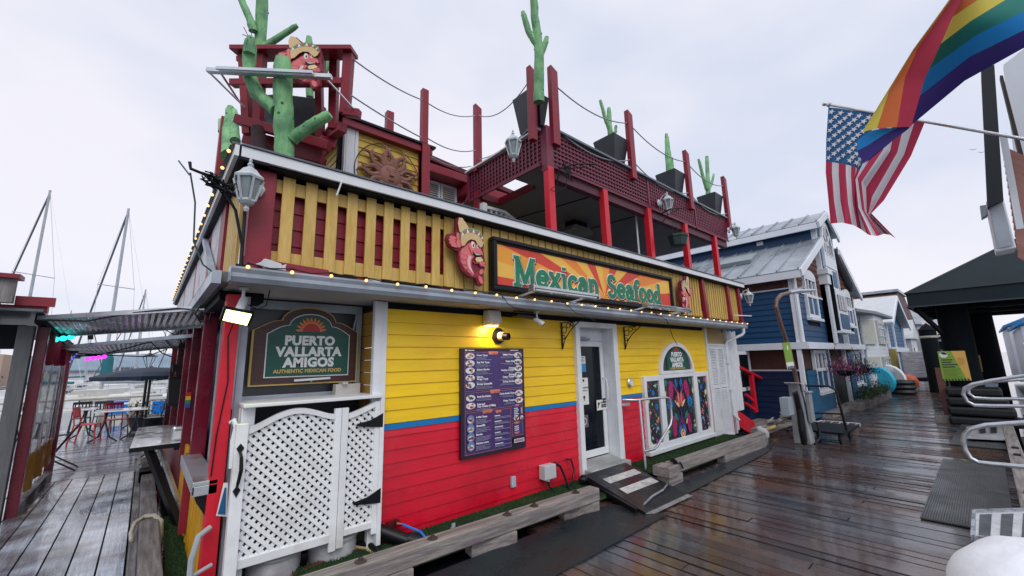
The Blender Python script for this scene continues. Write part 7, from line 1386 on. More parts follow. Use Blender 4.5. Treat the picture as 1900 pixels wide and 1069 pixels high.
for i, (x0, x1, h, c, lab) in enumerate(((52, 60, 4.2, (.5, .52, .55), 'pale grey house near the far end of the dock'), (61, 70, 3.6, (.2, .3, .38), 'slate blue house near the far end of the dock'), (71, 82, 4.5, (.45, .35, .3), 'tan house at the far end of the dock'))):
    t = thing('far_house', lab, 'building', ((x0 + x1) / 2, 6, 0)); m_ = mat('far wall %d' % i, c, .7, var=.08); b = M(); b.box(x0, x1, 3.7, 12, -.3, h); b.go('wall', m_, t); b = M(); b.prism([(x0 - .3, 3.4, h), (x1 + .3, 3.4, h), ((x0 + x1) / 2, 3.4, h + 2.2)], (0, 9, 0)); b.go('roof', roofm, t)
    for k in range(2): b = M(); frame(b, x0 + 1 + k * 4, x0 + 2.6 + k * 4, 1.3, 2.8, .15, 3.6, 3.7); wfr = b.go('window', hw, t); b = M(); b.box(x0 + 1.1 + k * 4, x0 + 2.5 + k * 4, 3.65, 3.69, 1.45, 2.65); b.go('pane', gla, wfr)
wsx = thing('white_gabled_shed', 'small white gabled shed just past the second blue house', 'shed', (38.6, 4, 0)); b = M(); b.box(37.4, 40.6, 3.1, 6, -.2, 2.6); b.go('wall', wcl, wsx); b = M(); b.prism([(37.2, 2.95, 2.6), (40.8, 2.95, 2.6), (39, 2.95, 3.9)], (0, 3.2, 0)); b.go('roof', MATS['pale seam roof'], wsx); b = M(); b.box(38.3, 39.7, 3.06, 3.1, .9, 2.0); b.go('window', gla, wsx)
# ================================================================ things standing along the far dock
ky = thing('kayak_bundle', 'turquoise and white kayaks stood on edge against the white house', 'kayak', (24, 3.1, 0)); b = M(); b.lathe((23.3, 3.15, .55), [(.1, -.15), (.55, -.12), (.6, 0), (.55, .12), (.1, .15)], 18, (1, -.3, 0)); b.go('turquoise_hull', mat('turquoise plastic', (.02, .42, .60), .35, var=.15), ky, True); b = M(); b.lathe((24.6, 3.0, .55), [(.1, -.12), (.62, -.1), (.66, 0), (.6, .1), (.1, .12)], 18, (1, -.3, 0)); b.go('white_hull', hul, ky, True)
b = M(); b.box(25.3, 26.4, 3.0, 3.3, 0, 1.1); b.box(26.6, 26.9, 3.0, 3.3, 0, 1.0); b.go('white_bin', hul, ky, kind='stuff')
tr = thing('tyre_stack', 'stack of black tyres with wrapped gear on the dock edge', 'tyres', (23.6, 2.5, 0))
for k in range(3): b = M(); b.lathe((23.6, 2.5, .02 + .19 * k), [(.22, .0), (.42, .01), (.47, .09), (.42, .18), (.22, .18), (.2, .1)], 20); b.go('tyre', rub, tr, True)
b = M(); b.ball((24.4, 3.0, .85), .45, 10, (1.4, .7, .7)); b.go('tarpaulin_heap', mat('crumpled foil tarp', (.25, .27, .3), .3, var=.5, nscale=8, bump=1, bscale=10), None, True, label='crumpled grey tarpaulin heap behind the tyre stack', cat='tarpaulin')
by_ = thing('orange_buoy', 'bright orange round mooring buoy lying on the dock', 'buoy', (26.5, 2.6, 0)); b = M(); b.ball((26.5, 2.55, .36), .37, 16, (1.15, 1, .95)); b.go('float', mat('orange plastic', (.75, .12, .02), .35, var=.06), by_, True); b = M(); b.tube([(26.1, 2.5, .36), (25.95, 2.5, .36)], .07, 8); b.go('eye', blk, by_)
pl2 = thing('wrapped_pallet', 'tall pallet of goods wrapped in silvery plastic film', 'pallet', (28.4, 2.1, 0)); b = M(); b.box(27.7, 29.2, 1.85, 2.75, .5, 1.75); b.go('film_wrap', mat('stretch film', (.36, .36, .40), .25, var=.45, nscale=3, stretch=(1, 1, 5), bump=1.2, bscale=8), pl2, bevel=.04); b = M(); b.box(27.5, 29.3, 1.8, 3.1, .35, .5); b.go('cart_bed', dkb, pl2)
for x in (27.8, 29.0): b = M(); b.lathe((x, 1.85, .2), [(.03, 0), (.2, .01), (.2, .1), (.03, .11)], 14, (0, 1, 0)); b.go('wheel', rub, pl2)
b = M(); b.tube([(27.6, 1.85, .4), (27.45, 1.85, 1.85)], .03, 6); b.tube([(29.3, 1.8, .3), (29.6, 1.7, .02)], .03, 6); b.go('handle', hw, pl2)
yt = thing('trolley', 'small yellow and black trolley farther along the dock', 'trolley', (33, 1.7, 0)); b = M(); b.box(32.6, 33.8, 1.5, 2.0, .35, .75); b.prism([(32.8, 1.5, .75), (33.4, 1.5, .75), (33.3, 1.5, 1.0), (32.9, 1.5, 1.0)], (0, .5, 0)); b.go('tray', mat('trolley yellow', (.6, .45, .03), .4), yt, bevel=.03)
for x in (32.8, 33.6): b = M(); b.lathe((x, 1.48, .2), [(.03, 0), (.2, .01), (.2, .08), (.03, .09)], 12, (0, 1, 0)); b.go('wheel', rub, yt)
dp = mat('dark creosote pile', (.005, .008, .011), .8, spec=.15, var=.3, stretch=(6, 6, 1)); 
def pile(x, y, r_, h, lab, rope_=None, cone=True, sign=None):
    t = thing('mooring_pile', lab, 'pile', (x, y, -1)); b = M(); b.lathe((x, y, -1), [(r_, 0), (r_, h + 1), (r_ * 1.12, h + 1), (.01, h + 1 + r_ * 1.1)] if cone else [(r_, 0), (r_ * .96, h + 1), (0, h + 1.02)], 14); b.go('trunk', dp, t, True)
    if rope_: b = M(); b.lathe((x, y, rope_), [(r_ * 1.05, 0), (r_ * 1.12, .05), (r_ * 1.05, .1)], 14); b.tube([(x, y - r_, rope_ + .05), (x + .9, y - r_ - .2, rope_ + .15)], .04, 6); b.go('rope', rope, t)
    return t
pile(25.6, 1.55, .28, 2.65, 'left cone capped black pile with rope collar before the wrapped pallet', 2.3); pile(29.5, 1.35, .30, 2.3, 'second black pile with rope collar behind the wrapped pallet', 2.2); pile(33, 1.0, .3, 2.4, 'third black pile, farther along between the boats', None); pile(40, .9, .3, 2.6, 'thin distant black pile near the far end of the dock', None)
# ================================================================ walker far down the dock
def person(x, y, rz, lab):
    t = thing('person', lab, 'person', (x, y, 0)); me = bpy.data.meshes.new('body')
    J = [(0, 0, .95), (0, 0, 1.2), (0, 0, 1.42), (0, 0, 1.52), (0, .01, 1.60), (0, .01, 1.74), (.2, 0, 1.42), (.27, .02, 1.15), (.26, -.08, .90), (-.2, 0, 1.42), (-.27, 0, 1.15), (-.27, .10, .92), (.10, 0, .90), (.12, -.12, .50), (.11, -.08, .09), (.11, -.24, .04), (-.10, 0, .90), (-.12, .02, .50), (-.11, .22, .12), (-.11, .10, .04)]
    E = [(0, 1), (1, 2), (2, 3), (3, 4), (4, 5), (2, 6), (6, 7), (7, 8), (2, 9), (9, 10), (10, 11), (0, 12), (12, 13), (13, 14), (14, 15), (0, 16), (16, 17), (17, 18), (18, 19)]
    R_ = [.16, .15, .15, .06, .085, .09, .07, .05, .035, .07, .05, .035, .10, .075, .05, .04, .10, .075, .05, .04]
    c, s_ = math.cos(rz), math.sin(rz); me.from_pydata([(a * c - d * s_, a * s_ + d * c, e) for a, d, e in J], E, []); o = bpy.data.objects.new('body', me); COL.objects.link(o); o.parent = t; WL[o.name] = V((x, y, 0))
    sk = o.modifiers.new('s', 'SKIN'); ss = o.modifiers.new('u', 'SUBSURF'); ss.levels = ss.render_levels = 1
    for i, v in enumerate(me.skin_vertices[0].data): v.radius = (R_[i], R_[i]); v.use_root = (i == 0)
    me.materials.append(mat('dark walking clothes', (.04, .045, .06), .8)); sho = mat('white shoes', (.65, .66, .68), .5)
    for a, d in ((.11, -.20), (-.11, .12)): b = M(); b.ball((x + a * c - d * s_, y + a * s_ + d * c, .06), .06, 8, (1.4, 1.4, .9)); b.go('shoe', sho, t, True)
    b = M(); b.ball((x, y, 1.72), .10, 10, (1, 1.1, 1)); b.go('hair', mat('dark hair', (.02, .015, .012), .7), t, True); return t
person(25.75, 1.29, 1.4, 'distant person in dark trousers and white shoes walking behind the lime and amber sign')
# ================================================================ right edge: piles, sign, fenders, rails
def bigpile(x, y, r_, h, lab): return pile(x, y, r_, h, lab, None, False)
bigpile(15.4, .42, .30, 3.15, 'thick black pile carrying the lime and amber sign under the black awning'); bigpile(20.0, .05, .38, 3.2, 'second thick black pile behind the sign pile'); 
b = M(); b.box(15.2, 15.35, .78, .92, .0, 1.3); b.go('brown_post', mat('reddish post', (.22, .10, .08), .7), None, label='reddish timber post beside the pile under the sign', cat='post')
ns = thing('dock_rules_sign', 'large lime green and amber notice board with striped lower edge on the black pile', 'sign', (9, .4, 1.2))
XS = 14.6; Q_ = [PX(*p, XS) for p in ((1739, 652), (1790, 651), (1803, 706), (1750, 707))]
def onq(u, v_, d=0): return Q_[0].lerp(Q_[1], u).lerp(Q_[3].lerp(Q_[2], u), v_) + V((-d, 0, 0))
b = M(); b.use(lime).prism([onq(0, 0), onq(.5, 0), onq(.86, 1), onq(0, 1)], (.01, 0, 0)); b.use(amb).prism([onq(.5, 0), onq(1, 0), onq(1, 1), onq(.86, 1)], (.01, 0, 0)); b.go('board', None, ns)
b = M(); b.use(sgn_w); c = onq(.2, .12, .003); rr_ = .073; uy = (onq(1, 0) - onq(0, 0)).normalized()
b.add([c + uy * rr_ * math.cos(i * 6.2832 / 16) + V((0, 0, rr_ * math.sin(i * 6.2832 / 16))) for i in range(16)], [tuple(range(16))]); b.use(dki).add([c + V((-.001, 0, 0)) + uy * rr_ * .9 * math.cos(i * .35) + V((0, 0, rr_ * .9 * math.sin(i * .35))) for i in range(8)] + [c + V((-.001, 0, 0))], [tuple(range(9))])
for v_, w_ in ((.28, .42), (.36, .36), (.44, .56), (.52, .46)): b.prism([onq(.08, v_, .003), onq(.08 + w_, v_, .003), onq(.08 + w_, v_ + .035, .003), onq(.08, v_ + .035, .003)], (-.001, 0, 0))
b.use(mat('fine print', (.10, .17, .03), .6))
for k in range(7): b.prism([onq(.09, .60 + k * .045, .003), onq(.09 + .62 - .08 * (k % 3), .60 + k * .045, .003), onq(.09 + .62 - .08 * (k % 3), .612 + k * .045, .003), onq(.09, .612 + k * .045, .003)], (-.001, 0, 0))
b.use(mat('orange print', (.55, .2, .05), .6))
for k in range(5): b.prism([onq(.68, .24 + k * .05, .003), onq(.9, .24 + k * .05, .003), onq(.9, .255 + k * .05, .003), onq(.68, .255 + k * .05, .003)], (-.001, 0, 0))
b.use(dki)
for k in range(9): b.prism([onq(k / 9, 1, .003), onq(k / 9 + .06, 1, .003), onq(k / 9 + .03, .93, .003), onq(k / 9 - .03 if k else 0, .93, .003)], (-.001, 0, 0))
b.go('print', None, ns, fix=False)
b = M(); q = [PX(*p, 19.4) for p in ((1803, 659), (1818, 659), (1824, 690), (1810, 690))]; b.prism(q, (.01, 0, 0)); b.go('amber_notice', amb, None, label='narrow amber notice on the second black pile', cat='sign')
fd = thing('pile_fender', 'stack of thick black rubber bumper blocks at the foot of the sign pile', 'fender', (9.0, .2, 0))
for k in range(4): b = M(); x_ = 14.55 - .03 * k; b.box(x_, x_ + .7, -.12 - .07 * k, .78 + .01 * k, .66 - .22 * k, .85 - .22 * k); b.go('bumper', rub, fd, bevel=.05)
b = M(); b.box(14.6, 14.9, .80, 1.05, .0, .17); b.go('timber_block', gry, None, label='small timber block on the dock beside the black fender', cat='block', bevel=.01)
def hoop(pts, lab, r_=.02): b = M(); b.tube(pts, r_, 10); b.go('grab_rail', stl, None, True, label=lab, cat='railing')
# near big hoop and paired far hoops (perpendicular to the dock, leading down to the boats)
n1 = [PX(*p, 7.6) for p in ((1990, 778), (1900, 784), (1830, 789), (1800, 796), (1790, 806), (1787, 818), (1790, 834), (1800, 850), (1815, 858), (1840, 861), (1900, 866), (1990, 872))]; hoop(n1, 'nearest galvanised pipe hoop railing at the right edge of the dock', .027)
n2 = [PX(*p, 12.4) for p in ((1990, 690), (1900, 697), (1840, 706), (1805, 713), (1790, 720), (1787, 732), (1794, 745), (1808, 752), (1840, 753), (1990, 755))]; hoop(n2, 'galvanised hoop railing in front of the black fender', .034)
n3 = [PX(*p, 13.2) for p in ((1990, 700), (1900, 704), (1840, 708), (1810, 714), (1797, 721), (1797, 730), (1808, 738), (1840, 740), (1990, 741))]; hoop(n3, 'second galvanised hoop railing just behind the first by the black fender', .032)
rb1 = thing('boarding_ramp', 'striped galvanised boarding ramp landing on the dock edge near the camera', 'ramp', (6.4, .0, 0)); Aq, Bq, Cq, Dq = PZ(1808, 952, .13), PZ(2010, 946, .13), PZ(2010, 1016, .13), PZ(1806, 1001, .13)
b = M(); b.prism([Aq, Bq, Cq, Dq], (0, 0, -.10)); b.go('plate', mat('pale ramp deck', (.52, .54, .56), .5, var=.2, nscale=8), rb1, bevel=.01)
for p_, q_ in ((Aq, Bq), (Dq, Cq), (Aq, Dq)): b = M(); b.beam(p_ + V((0, 0, .012)), q_ + V((0, 0, .012)), .025, .04); b.go('edge_frame', stl, rb1)
for u0, u1 in ((.05, .16), (.25, .36), (.45, .56), (.65, .76)): b = M(); b.prism([Aq.lerp(Bq, u0).lerp(Dq.lerp(Cq, u0), .08), Aq.lerp(Bq, u1).lerp(Dq.lerp(Cq, u1), .08), Aq.lerp(Bq, u1).lerp(Dq.lerp(Cq, u1), .92), Aq.lerp(Bq, u0).lerp(Dq.lerp(Cq, u0), .92)], (0, 0, .004)); b.go('grip_stripe', mat('dark grip', (.07, .08, .09), .7, var=.35, nscale=10), rb1)
rb2 = thing('boarding_plate', 'pale curled boarding plate with worn dark grip squares by the nearest hoop rail', 'ramp', (9.5, .2, 0)); Aq, Bq, Cq, Dq = PZ(1793, 792, .09), PZ(1868, 782, .09), PZ(1876, 816, .09), PZ(1794, 812, .09)
b = M(); b.prism([Aq, Bq, Cq, Dq], (0, 0, -.02)); b.go('plate', mat('pale chequer plate', (.40, .42, .44), .4, var=.3, metal=.3), rb2)
for px_ in (1817, 1838): b = M(); b.prism([PZ(px_, 792, .10), PZ(px_ + 11, 791, .10), PZ(px_ + 12, 803, .10), PZ(px_ + 1, 804, .10)], (0, 0, .02)); b.go('grip_square', rub, rb2)
wb = mat('white dock box', (.62, .66, .70), .4, var=.08)
b = M(); b.prism([PX(*p, 16.5) for p in ((1802, 712), (1852, 712), (1852, 775), (1806, 775))], (.3, 0, 0)); b.go('information_panel', mat('pale blue notice', (.45, .55, .66), .5, var=.15, nscale=20, stretch=(1, 1, 10)), None, label='pale blue printed notice panel behind the rails', cat='sign')
b = M(); b.box(17.5, 24, -2.6, -.9, -.4, .75); b.go('dock_locker', wb, None, label='long white dock locker at the right edge behind the rails', cat='locker', bevel=.03)
b = M(); r = random.Random(14)
for k in range(16): p = V((13.2 + r.uniform(0, 3.0), -.7 + r.uniform(-.3, .3), .0)); b.tube([p, p + V((.5, .15 * r.uniform(-1, 1), .25 + r.uniform(0, .2))), p + V((1.1, r.uniform(-.3, .3), .1))], .022, 6)
b.go('hose_coil', mat('silver hose', (.35, .37, .4), .4, metal=.3), None, True, kind='stuff', label='tangle of silvery hoses and lines on the right edge float', cat='hoses')
b = M(); b.box(4.6, 16, -3.0, -.25, -.6, -.35); b.go('right_float', gry, None, kind='structure', label='low float beyond the right edge of the dock')
# far right white-blue houses beyond the rails
for i, (x0, x1, y1, h, lab) in enumerate(((26, 32, -1.6, 3.0, 'white float house with blue shutters on the right side of the dock'), (34, 44, -1.4, 2.9, 'second white float house farther on the right side'), (46, 60, -1.3, 3.3, 'distant pale house at the far right of the dock'))):
    t = thing('right_float_house', lab, 'building', ((x0 + x1) / 2, y1 - 3, 0)); b = M(); b.box(x0, x1, y1 - 7, y1, -.5, h); b.go('wall', hw, t); b = M(); b.prism([(x0 - .2, y1 + .2, h), (x1 + .2, y1 + .2, h), (x1 + .2, y1 - 3.5, h + 1.8), (x0 - .2, y1 - 3.5, h + 1.8)], (0, 0, .15)); b.go('roof', mat('sky blue roof', (.02, .22, .50), .5, var=.1), t)
    for k in range(3):
        yk = y1 - .5 - k * 1.3; b = M(); b.box(x0 - .03, x0, yk - .7, yk, .9, 2.0); wfr = b.go('window', mat('shutter blue', (.02, .25, .6), .5), t); b = M(); b.box(x0 - .05, x0 - .03, yk - .55, yk - .15, 1.0, 1.9); b.go('pane', gla, wfr)
b = M(); b.tube([(20, -.9, 0), (20, -.9, 1.9), (20.3, -1.4, 2.1), (21, -3.6, 2.1)], .05, 8); b.tube([(22.5, -.9, 0), (22.5, -.9, 1.9), (22.5, -3.6, 2.2)], .05, 8); b.go('white_arbor', hw, None, label='white pipe arbor beside the right hand houses', cat='arbor')
b = M(); b.prism([(19.5, -1.0, 1.5), (22, -1.0, 1.75), (22, -3.4, 1.85), (19.5, -3.4, 1.55)], (0, 0, .1)); b.go('boat_cover', mat('green boat cover', (.05, .08, .05), .7), None, label='dark green boat cover at the right behind the locker', cat='cover')
# ================================================================ black awning
ba = thing('black_awning', 'big hip shaped black canvas awning reaching over the dock from the right', 'awning', (11, -.3, 2.4)); cvs = mat('black blue canvas', (.010, .020, .026), .7, spec=.3, var=.2, bump=.2, bscale=8, nscale=2)
xa, xb, ya, yb, z0, z1, z2 = 14.4, 20.6, 1.12, -5.2, 2.82, 3.19, 4.98
b = M(); b.add([(xa, ya, z0), (xa, yb, z0), (xb, yb, z0), (xb, ya, z0), (xa, ya, z1), (xa, yb, z1), (xb, yb, z1), (xb, ya, z1), (xa + 2.1, -1.9, z2), (xb - 2.1, -1.9, z2)], [(0, 1, 5, 4), (1, 2, 6, 5), (2, 3, 7, 6), (3, 0, 4, 7), (4, 5, 8), (6, 7, 9), (5, 6, 9, 8), (7, 4, 8, 9)]); b.go('canopy', cvs, ba, solid=.012)
b = M(); hip = (16.5, -1.9, 4.98)
for p_, q_ in (((14.38, 1.14, 3.19), hip), ((14.38, -5.2, 3.19), hip), (hip, (18.5, -1.9, 4.98)), ((20.62, 1.14, 3.19), (18.5, -1.9, 4.98)), ((14.38, 1.14, 2.83), (14.38, -5.2, 2.83)), ((14.38, 1.14, 3.19), (14.38, -5.2, 3.19)), ((14.38, 1.14, 2.83), (20.6, 1.14, 2.83)), ((14.38, 1.14, 3.19), (20.6, 1.14, 3.19))): b.beam(p_, q_, .03, .03)
b.go('seam_piping', mat('grey seam piping', (.035, .05, .06), .5), ba, kind='stuff')
b = M()
for x in (14.5, 16.5, 18.5, 20.5): b.beam((x, 1.08, 2.86), (x, -5.1, 2.86), .07, .07)
for y in (1.06, -1.4, -3.8): b.beam((14.4, y, 2.83), (20.6, y, 2.83), .07, .07)
b.go('steel_frame', blk, ba)
b = M(); b.beam((14.8, 1.02, 2.8), (15.3, .55, 2.0), .08, .08); b.go('brace', blk, ba)
# ================================================================ right building corner, flags
rbd = thing('right_corner_building', 'corner of a pink clapboard house with dark timber post at the right edge', 'building', (7, -.7, 0))
dkw = mat('dark stained timber', (.045, .032, .03), .7, var=.3)
b = M(); q = [PX(*p, 6.5) for p in ((1820, 130), (1845, 120), (1862, 370), (1832, 385))]; b.prism(q, (.25, 0, 0)); b.go('dark_post', mat('navy stained post', (.006, .010, .016), .5, var=.2), rbd)
b = M(); q = [PX(*p, 6.9) for p in ((1855, 140), (1861, 140), (1900, 290), (1892, 292))]; b.prism(q, (.12, 0, 0)); b.go('brown_rake', dkw, rbd)
b = M(); q = [PX(*p, 7.3) for p in ((1862, 120), (1990, 20), (1990, 430), (1900, 430))]; b.prism(q, (.1, 0, 0)); b.go('white_panel', hw, rbd)
pk = mat('pink cedar clapboard', (.36, .17, .14), .6, var=.15, rnd=.06)
for i in range(16):
    y0, y1 = 270 + i * 13, 282 + i * 13; b = M(); q = [PX(*p, 6.8) for p in ((1860 + (i * 1.9), y0), (1990, y0 + 60), (1990, y1 + 60), (1860 + (i * 1.9), y1))]; b.prism(q, (.05, 0, 0)); b.go('siding_board', pk, rbd)
b = M(); b.beam(PX(1861, 250, 6.7), PX(1893, 425, 6.7), .03, .05); b.go('white_corner_trim', hw, rbd)
b = M(); q = [PX(*p, 6.6) for p in ((1829, 374), (1860, 360), (1886, 460), (1848, 468))]; b.prism(q, (.3, 0, 0)); wbx = b.go('white_board', hw, rbd, bevel=.01); b = M(); q = [PX(*p, 6.58) for p in ((1836, 378), (1858, 368), (1880, 455), (1852, 461))]; b.prism(q, (.01, 0, 0)); b.go('inset_panel', gut, wbx); b = M(); q = [PX(*p, 6.7) for p in ((1818, 382), (1830, 380), (1832, 398), (1821, 404))]; b.prism(q, (.15, 0, 0)); b.go('small_box', gut, wbx)
fp = thing('flag_pole', 'slim silver flag pole angled out over the dock carrying the stars and stripes', 'pole', (5, 0, 4)); p0, p1 = PX(1530, 193, 5), PX(1905, 259, 5); p2 = p1 + (p1 - p0).normalized() * 1.0
b = M(); b.tube([p0, p2], .013, 10); b.go('pole', stl, fp, True); b = M(); b.ball(p0, .022, 10); b.lathe(p0, [(.02, .03), (.024, .05), (.016, .06)], 10, p1 - p0); b.go('finial', stl, fp, True)
# stars and stripes: hangs from the pole; the cloth bunches in two falls. rows run down the fly, columns along the hoist
usr = mat('flag red cloth', (.52, .03, .09), .75, var=.06); usw = mat('flag white cloth', (.74, .74, .80), .75, var=.04); usb = mat('flag blue cloth', (.02, .13, .32), .75, var=.08)
uf = thing('stars_and_stripes_flag', 'stars and stripes flag hanging wet from the slim pole', 'flag', tuple(PX(1600, 320, 5)))
# left/top edge and right edge traced as drape guides: hoist param s (0 outer end .. 1 inner end), fly param t downwards
def lerp2(a, c, t): return (a[0] + (c[0] - a[0]) * t, a[1] + (c[1] - a[1]) * t)
def poly_at(pts, t):
    n = len(pts) - 1; f = min(n - 1e-6, t * n); i = int(f); return lerp2(pts[i], pts[i + 1], f - i)
cols = [  # each: fly line from hoist to free end, in the order of stripes
 [(1537, 199), (1533, 260), (1532, 320), (1537, 370), (1541, 415)], [(1556, 201), (1552, 262), (1551, 322), (1554, 372), (1562, 413)], [(1575, 204), (1572, 266), (1573, 326), (1577, 376), (1584, 418)],
 [(1594, 207), (1590, 270), (1586, 330), (1588, 378), (1598, 426)], [(1614, 210), (1608, 274), (1585, 335), (1590, 384), (1612, 436)], [(1636, 214), (1628, 276), (1592, 330), (1600, 388), (1628, 438)],
 [(1660, 218), (1648, 280), (1604, 344), (1608, 395), (1640, 434)], [(1686, 222), (1670, 284), (1622, 372), (1612, 398), (1652, 436)], [(1716, 227), (1690, 290), (1640, 372), (1617, 396), (1663, 443)]]
NS, NT = 52, 60
def usP(s, t):
    f = s * 8; i = min(7, int(f)); a, c = poly_at(cols[i], t), poly_at(cols[i + 1], t); x, y = lerp2(a, c, f - i)
    dx = .05 * t * math.sin(s * 15 + t * 2.5) + .02 * math.sin(s * 40 + t * 4) * t + (.10 * t if s > .45 else 0) * (s - .45) * 2
    return PX(x, y, 5.0 + dx)
verts = [[usP(i / NS, j / NT) for i in range(NS + 1)] for j in range(NT + 1)]
b = M(); b.ms = [usr, usw, usb]
b.v = [p for row in verts for p in row]
for j in range(NT):
    for i in range(NS):
        s, t = (i + .5) / NS, (j + .5) / NT; b.f.append([j * (NS + 1) + i, j * (NS + 1) + i + 1, (j + 1) * (NS + 1) + i + 1, (j + 1) * (NS + 1) + i])
        b.m.append(2 if (s < 7 / 13 and t < .42) else (int(s * 13) % 2))
b.go('cloth', None, uf, True, fix=False)
b = M(); b.use(mat('star white', (.78, .78, .82), .7))
for rI in range(9):
    for cI in range(6 if rI % 2 == 0 else 5):
        s = (rI + .8) / 9.6 * (7 / 13); t = (cI + (.5 if rI % 2 == 0 else 1.0)) / 6 * .42; c = usP(s, t); ux_ = (usP(s + .01, t) - c).normalized(); uy_ = (usP(s, t + .01) - c); uy_ = (uy_ - ux_ * uy_.dot(ux_)).normalized(); n_ = ux_.cross(uy_).normalized(); n_ = n_ if n_.x < 0 else -n_
        pts = [c + n_ * .012 + (ux_ * math.sin(k * math.pi / 5) - uy_ * math.cos(k * math.pi / 5)) * (.030 if k % 2 == 0 else .012) for k in range(10)]; b.face(pts)
b.go('stars', None, uf, fix=False, kind='stuff')
# rainbow flag, nearer and blown out, its pole above the frame
rfm = [mat('rainbow red', (.45, .02, .06), .75, var=.08), mat('rainbow orange', (.70, .16, .04), .75, var=.06), mat('rainbow yellow', (.80, .66, .10), .75, var=.05), mat('rainbow green', (.01, .20, .17), .75, var=.05), mat('rainbow blue', (.005, .25, .66), .75, var=.05), mat('rainbow violet', (.035, .02, .20), .75, var=.05)]
rw = thing('rainbow_flag', 'large six striped rainbow flag blowing out over the dock at the upper right', 'flag', tuple(PX(1750, 200, 4.3)))
# main sheet: stripe boundaries along the fly, from upper right outside the frame to the fold line
# order: red/orange edge, orange/yellow.. violet lower edge ; six boundaries after the first
def strip_sheet(b, bd, mi, f_dx, n=24):
    for k in range(len(bd) - 1):
        rows = []
        for i in range(n + 1):
            t = i / n; a, c = poly_at(bd[k], t), poly_at(bd[k + 1], t); rows.append([PX(*lerp2(a, c, q / 4), f_dx(k + q / 4, t)) for q in range(5)])
        b.use(rfm[mi[k]]).grid(rows)
b = M(); S1 = [[(2000, -300), (1900, -150), (1850, -80), (1810, -35), (1774, -2)]] + [
      [(2020, -220), (1920, -100), (1860, -45), (1814, 0), (1755, 40)],
      [(2050, -120), (1950, -50), (1865, 0), (1800, 40), (1728, 95)],
      [(2070, -40), (1980, -12), (1898, 22), (1810, 66), (1708, 140)],
      [(2080, 10), (1985, 28), (1898, 57), (1800, 105), (1688, 192)],
      [(2095, 60), (1985, 66), (1898, 90), (1790, 150), (1605, 304)]]
strip_sheet(b, S1, [1, 2, 3, 4, 5], lambda k, t: 4.3 + .10 * math.sin(t * 5 + k * .5) + .05 * k)
# folded-over part: back of the flag turned toward us along the left edge (red, orange, yellow)
S2 = [[(1812, -52), (1766, 35), (1741, 92), (1716, 145), (1691, 235)], [(1800, -48), (1741, 36), (1702, 92), (1679, 145), (1664, 236)], [(1797, -48), (1738, 36), (1696, 92), (1650, 168), (1627, 238)], [(1795, -48), (1735, 36), (1694, 92), (1640, 180), (1600, 245)]]
strip_sheet(b, S2, [0, 1, 2], lambda k, t: 4.22 - .03 * math.sin(t * 4) - .03 * k)
b3_ = [[(1640, 238), (1620, 242), (1605, 250), (1590, 262)], [(1665, 238), (1640, 250), (1610, 270), (1590, 280)], [(1690, 236), (1665, 255), (1630, 280), (1602, 304)]]
strip_sheet(b, b3_, [4, 5], lambda k, t: 4.26)
b.go('cloth', None, rw, True, fix=False)
p0 = PX(2040, -270, 4.3); b = M(); b.tube([p0 + V((0, .4, .8)), PX(2110, 80, 4.5)], .013, 8); b.go('pole', stl, rw, True)
# white cloth bundle at lower right
b = M(); r = random.Random(21); c = PD(1948, 1112, 1.35)
rows = []
for i in range(20):
    ph = math.pi * i / 38; rows.append([c + V((math.sin(ph) * math.cos(a) * .30, math.sin(ph) * math.sin(a) * .24, -.02 + .18 * math.cos(ph) + .006 * math.sin(a * 7 + ph * 3) * math.sin(ph) + .004 * math.sin(a * 3))) for a in [k * math.pi / 16 for k in range(33)]])
b.grid(rows); rows2 = [rows[-1], [p + V((0, 0, -c.z + .02)) for p in rows[-1]]]; b.grid(rows2)
b.go('white_cloth_bundle', mat('fluffy white fleece', (.82, .84, .90), .95, var=.05, nscale=5, bump=.35, bscale=26), None, True, label='soft white fleece covered bundle cut off by the lower right corner of the picture', cat='bundle')
# birds
for i, (x, y) in enumerate(((1806, 278), (1821, 283))):
    c = PD(x, y, 120); b = M(); b.prism([c, c + V((.9, -.8, .25)), c + V((.3, -.3, .1)), c + V((-.1, .1, -.15)), c + V((-.9, .8, .2))], (0, 0, .06)); b.go('gull', mat('distant gull', (.25, .25, .28), .8), None, label=('left gull far off in the sky between the flag and the right building', 'right gull far off in the sky beside the first')[i], cat='bird')
# ================================================================ menu board
mn = thing('menu_board', 'dark purple framed menu board of tacos and burritos on the yellow and red wall', 'sign', (3.19, 3.96, .65))
mx0, mx1, mz0, mz1 = 2.685, 3.655, .655, 1.865
b = M(); b.box(mx0, mx1, 3.94, 3.985, mz0, mz1); b.go('board', mat('menu black purple', (.020, .010, .035), .35, var=.2), mn, bevel=.004)
mb = mat('menu blue', (.03, .035, .19), .35, var=.12, nscale=2, col2=(.075, .03, .13), c2amt=.45); mt = mat('menu text white', (.78, .78, .82), .5); ml = mat('menu line pink', (.40, .16, .18), .5); mtag = mat('menu tag coral', (.66, .22, .15), .5); food = [mat('food red', (.45, .10, .08), .5, var=.4, nscale=60), mat('food pink', (.60, .28, .24), .5, var=.4, nscale=60), mat('food dark', (.08, .05, .05), .5, var=.5, nscale=60), mat('food green', (.25, .28, .12), .5, var=.4, nscale=60)]
p = P2(3.9392); MX = lambda u: mx0 + (mx1 - mx0) * u; MZ = lambda v_: mz1 - (mz1 - mz0) * v_
def rect(m, u0, u1, v0, v1): p.poly(m, [(MX(u0), MZ(v1)), (MX(u1), MZ(v1)), (MX(u1), MZ(v0)), (MX(u0), MZ(v0))])
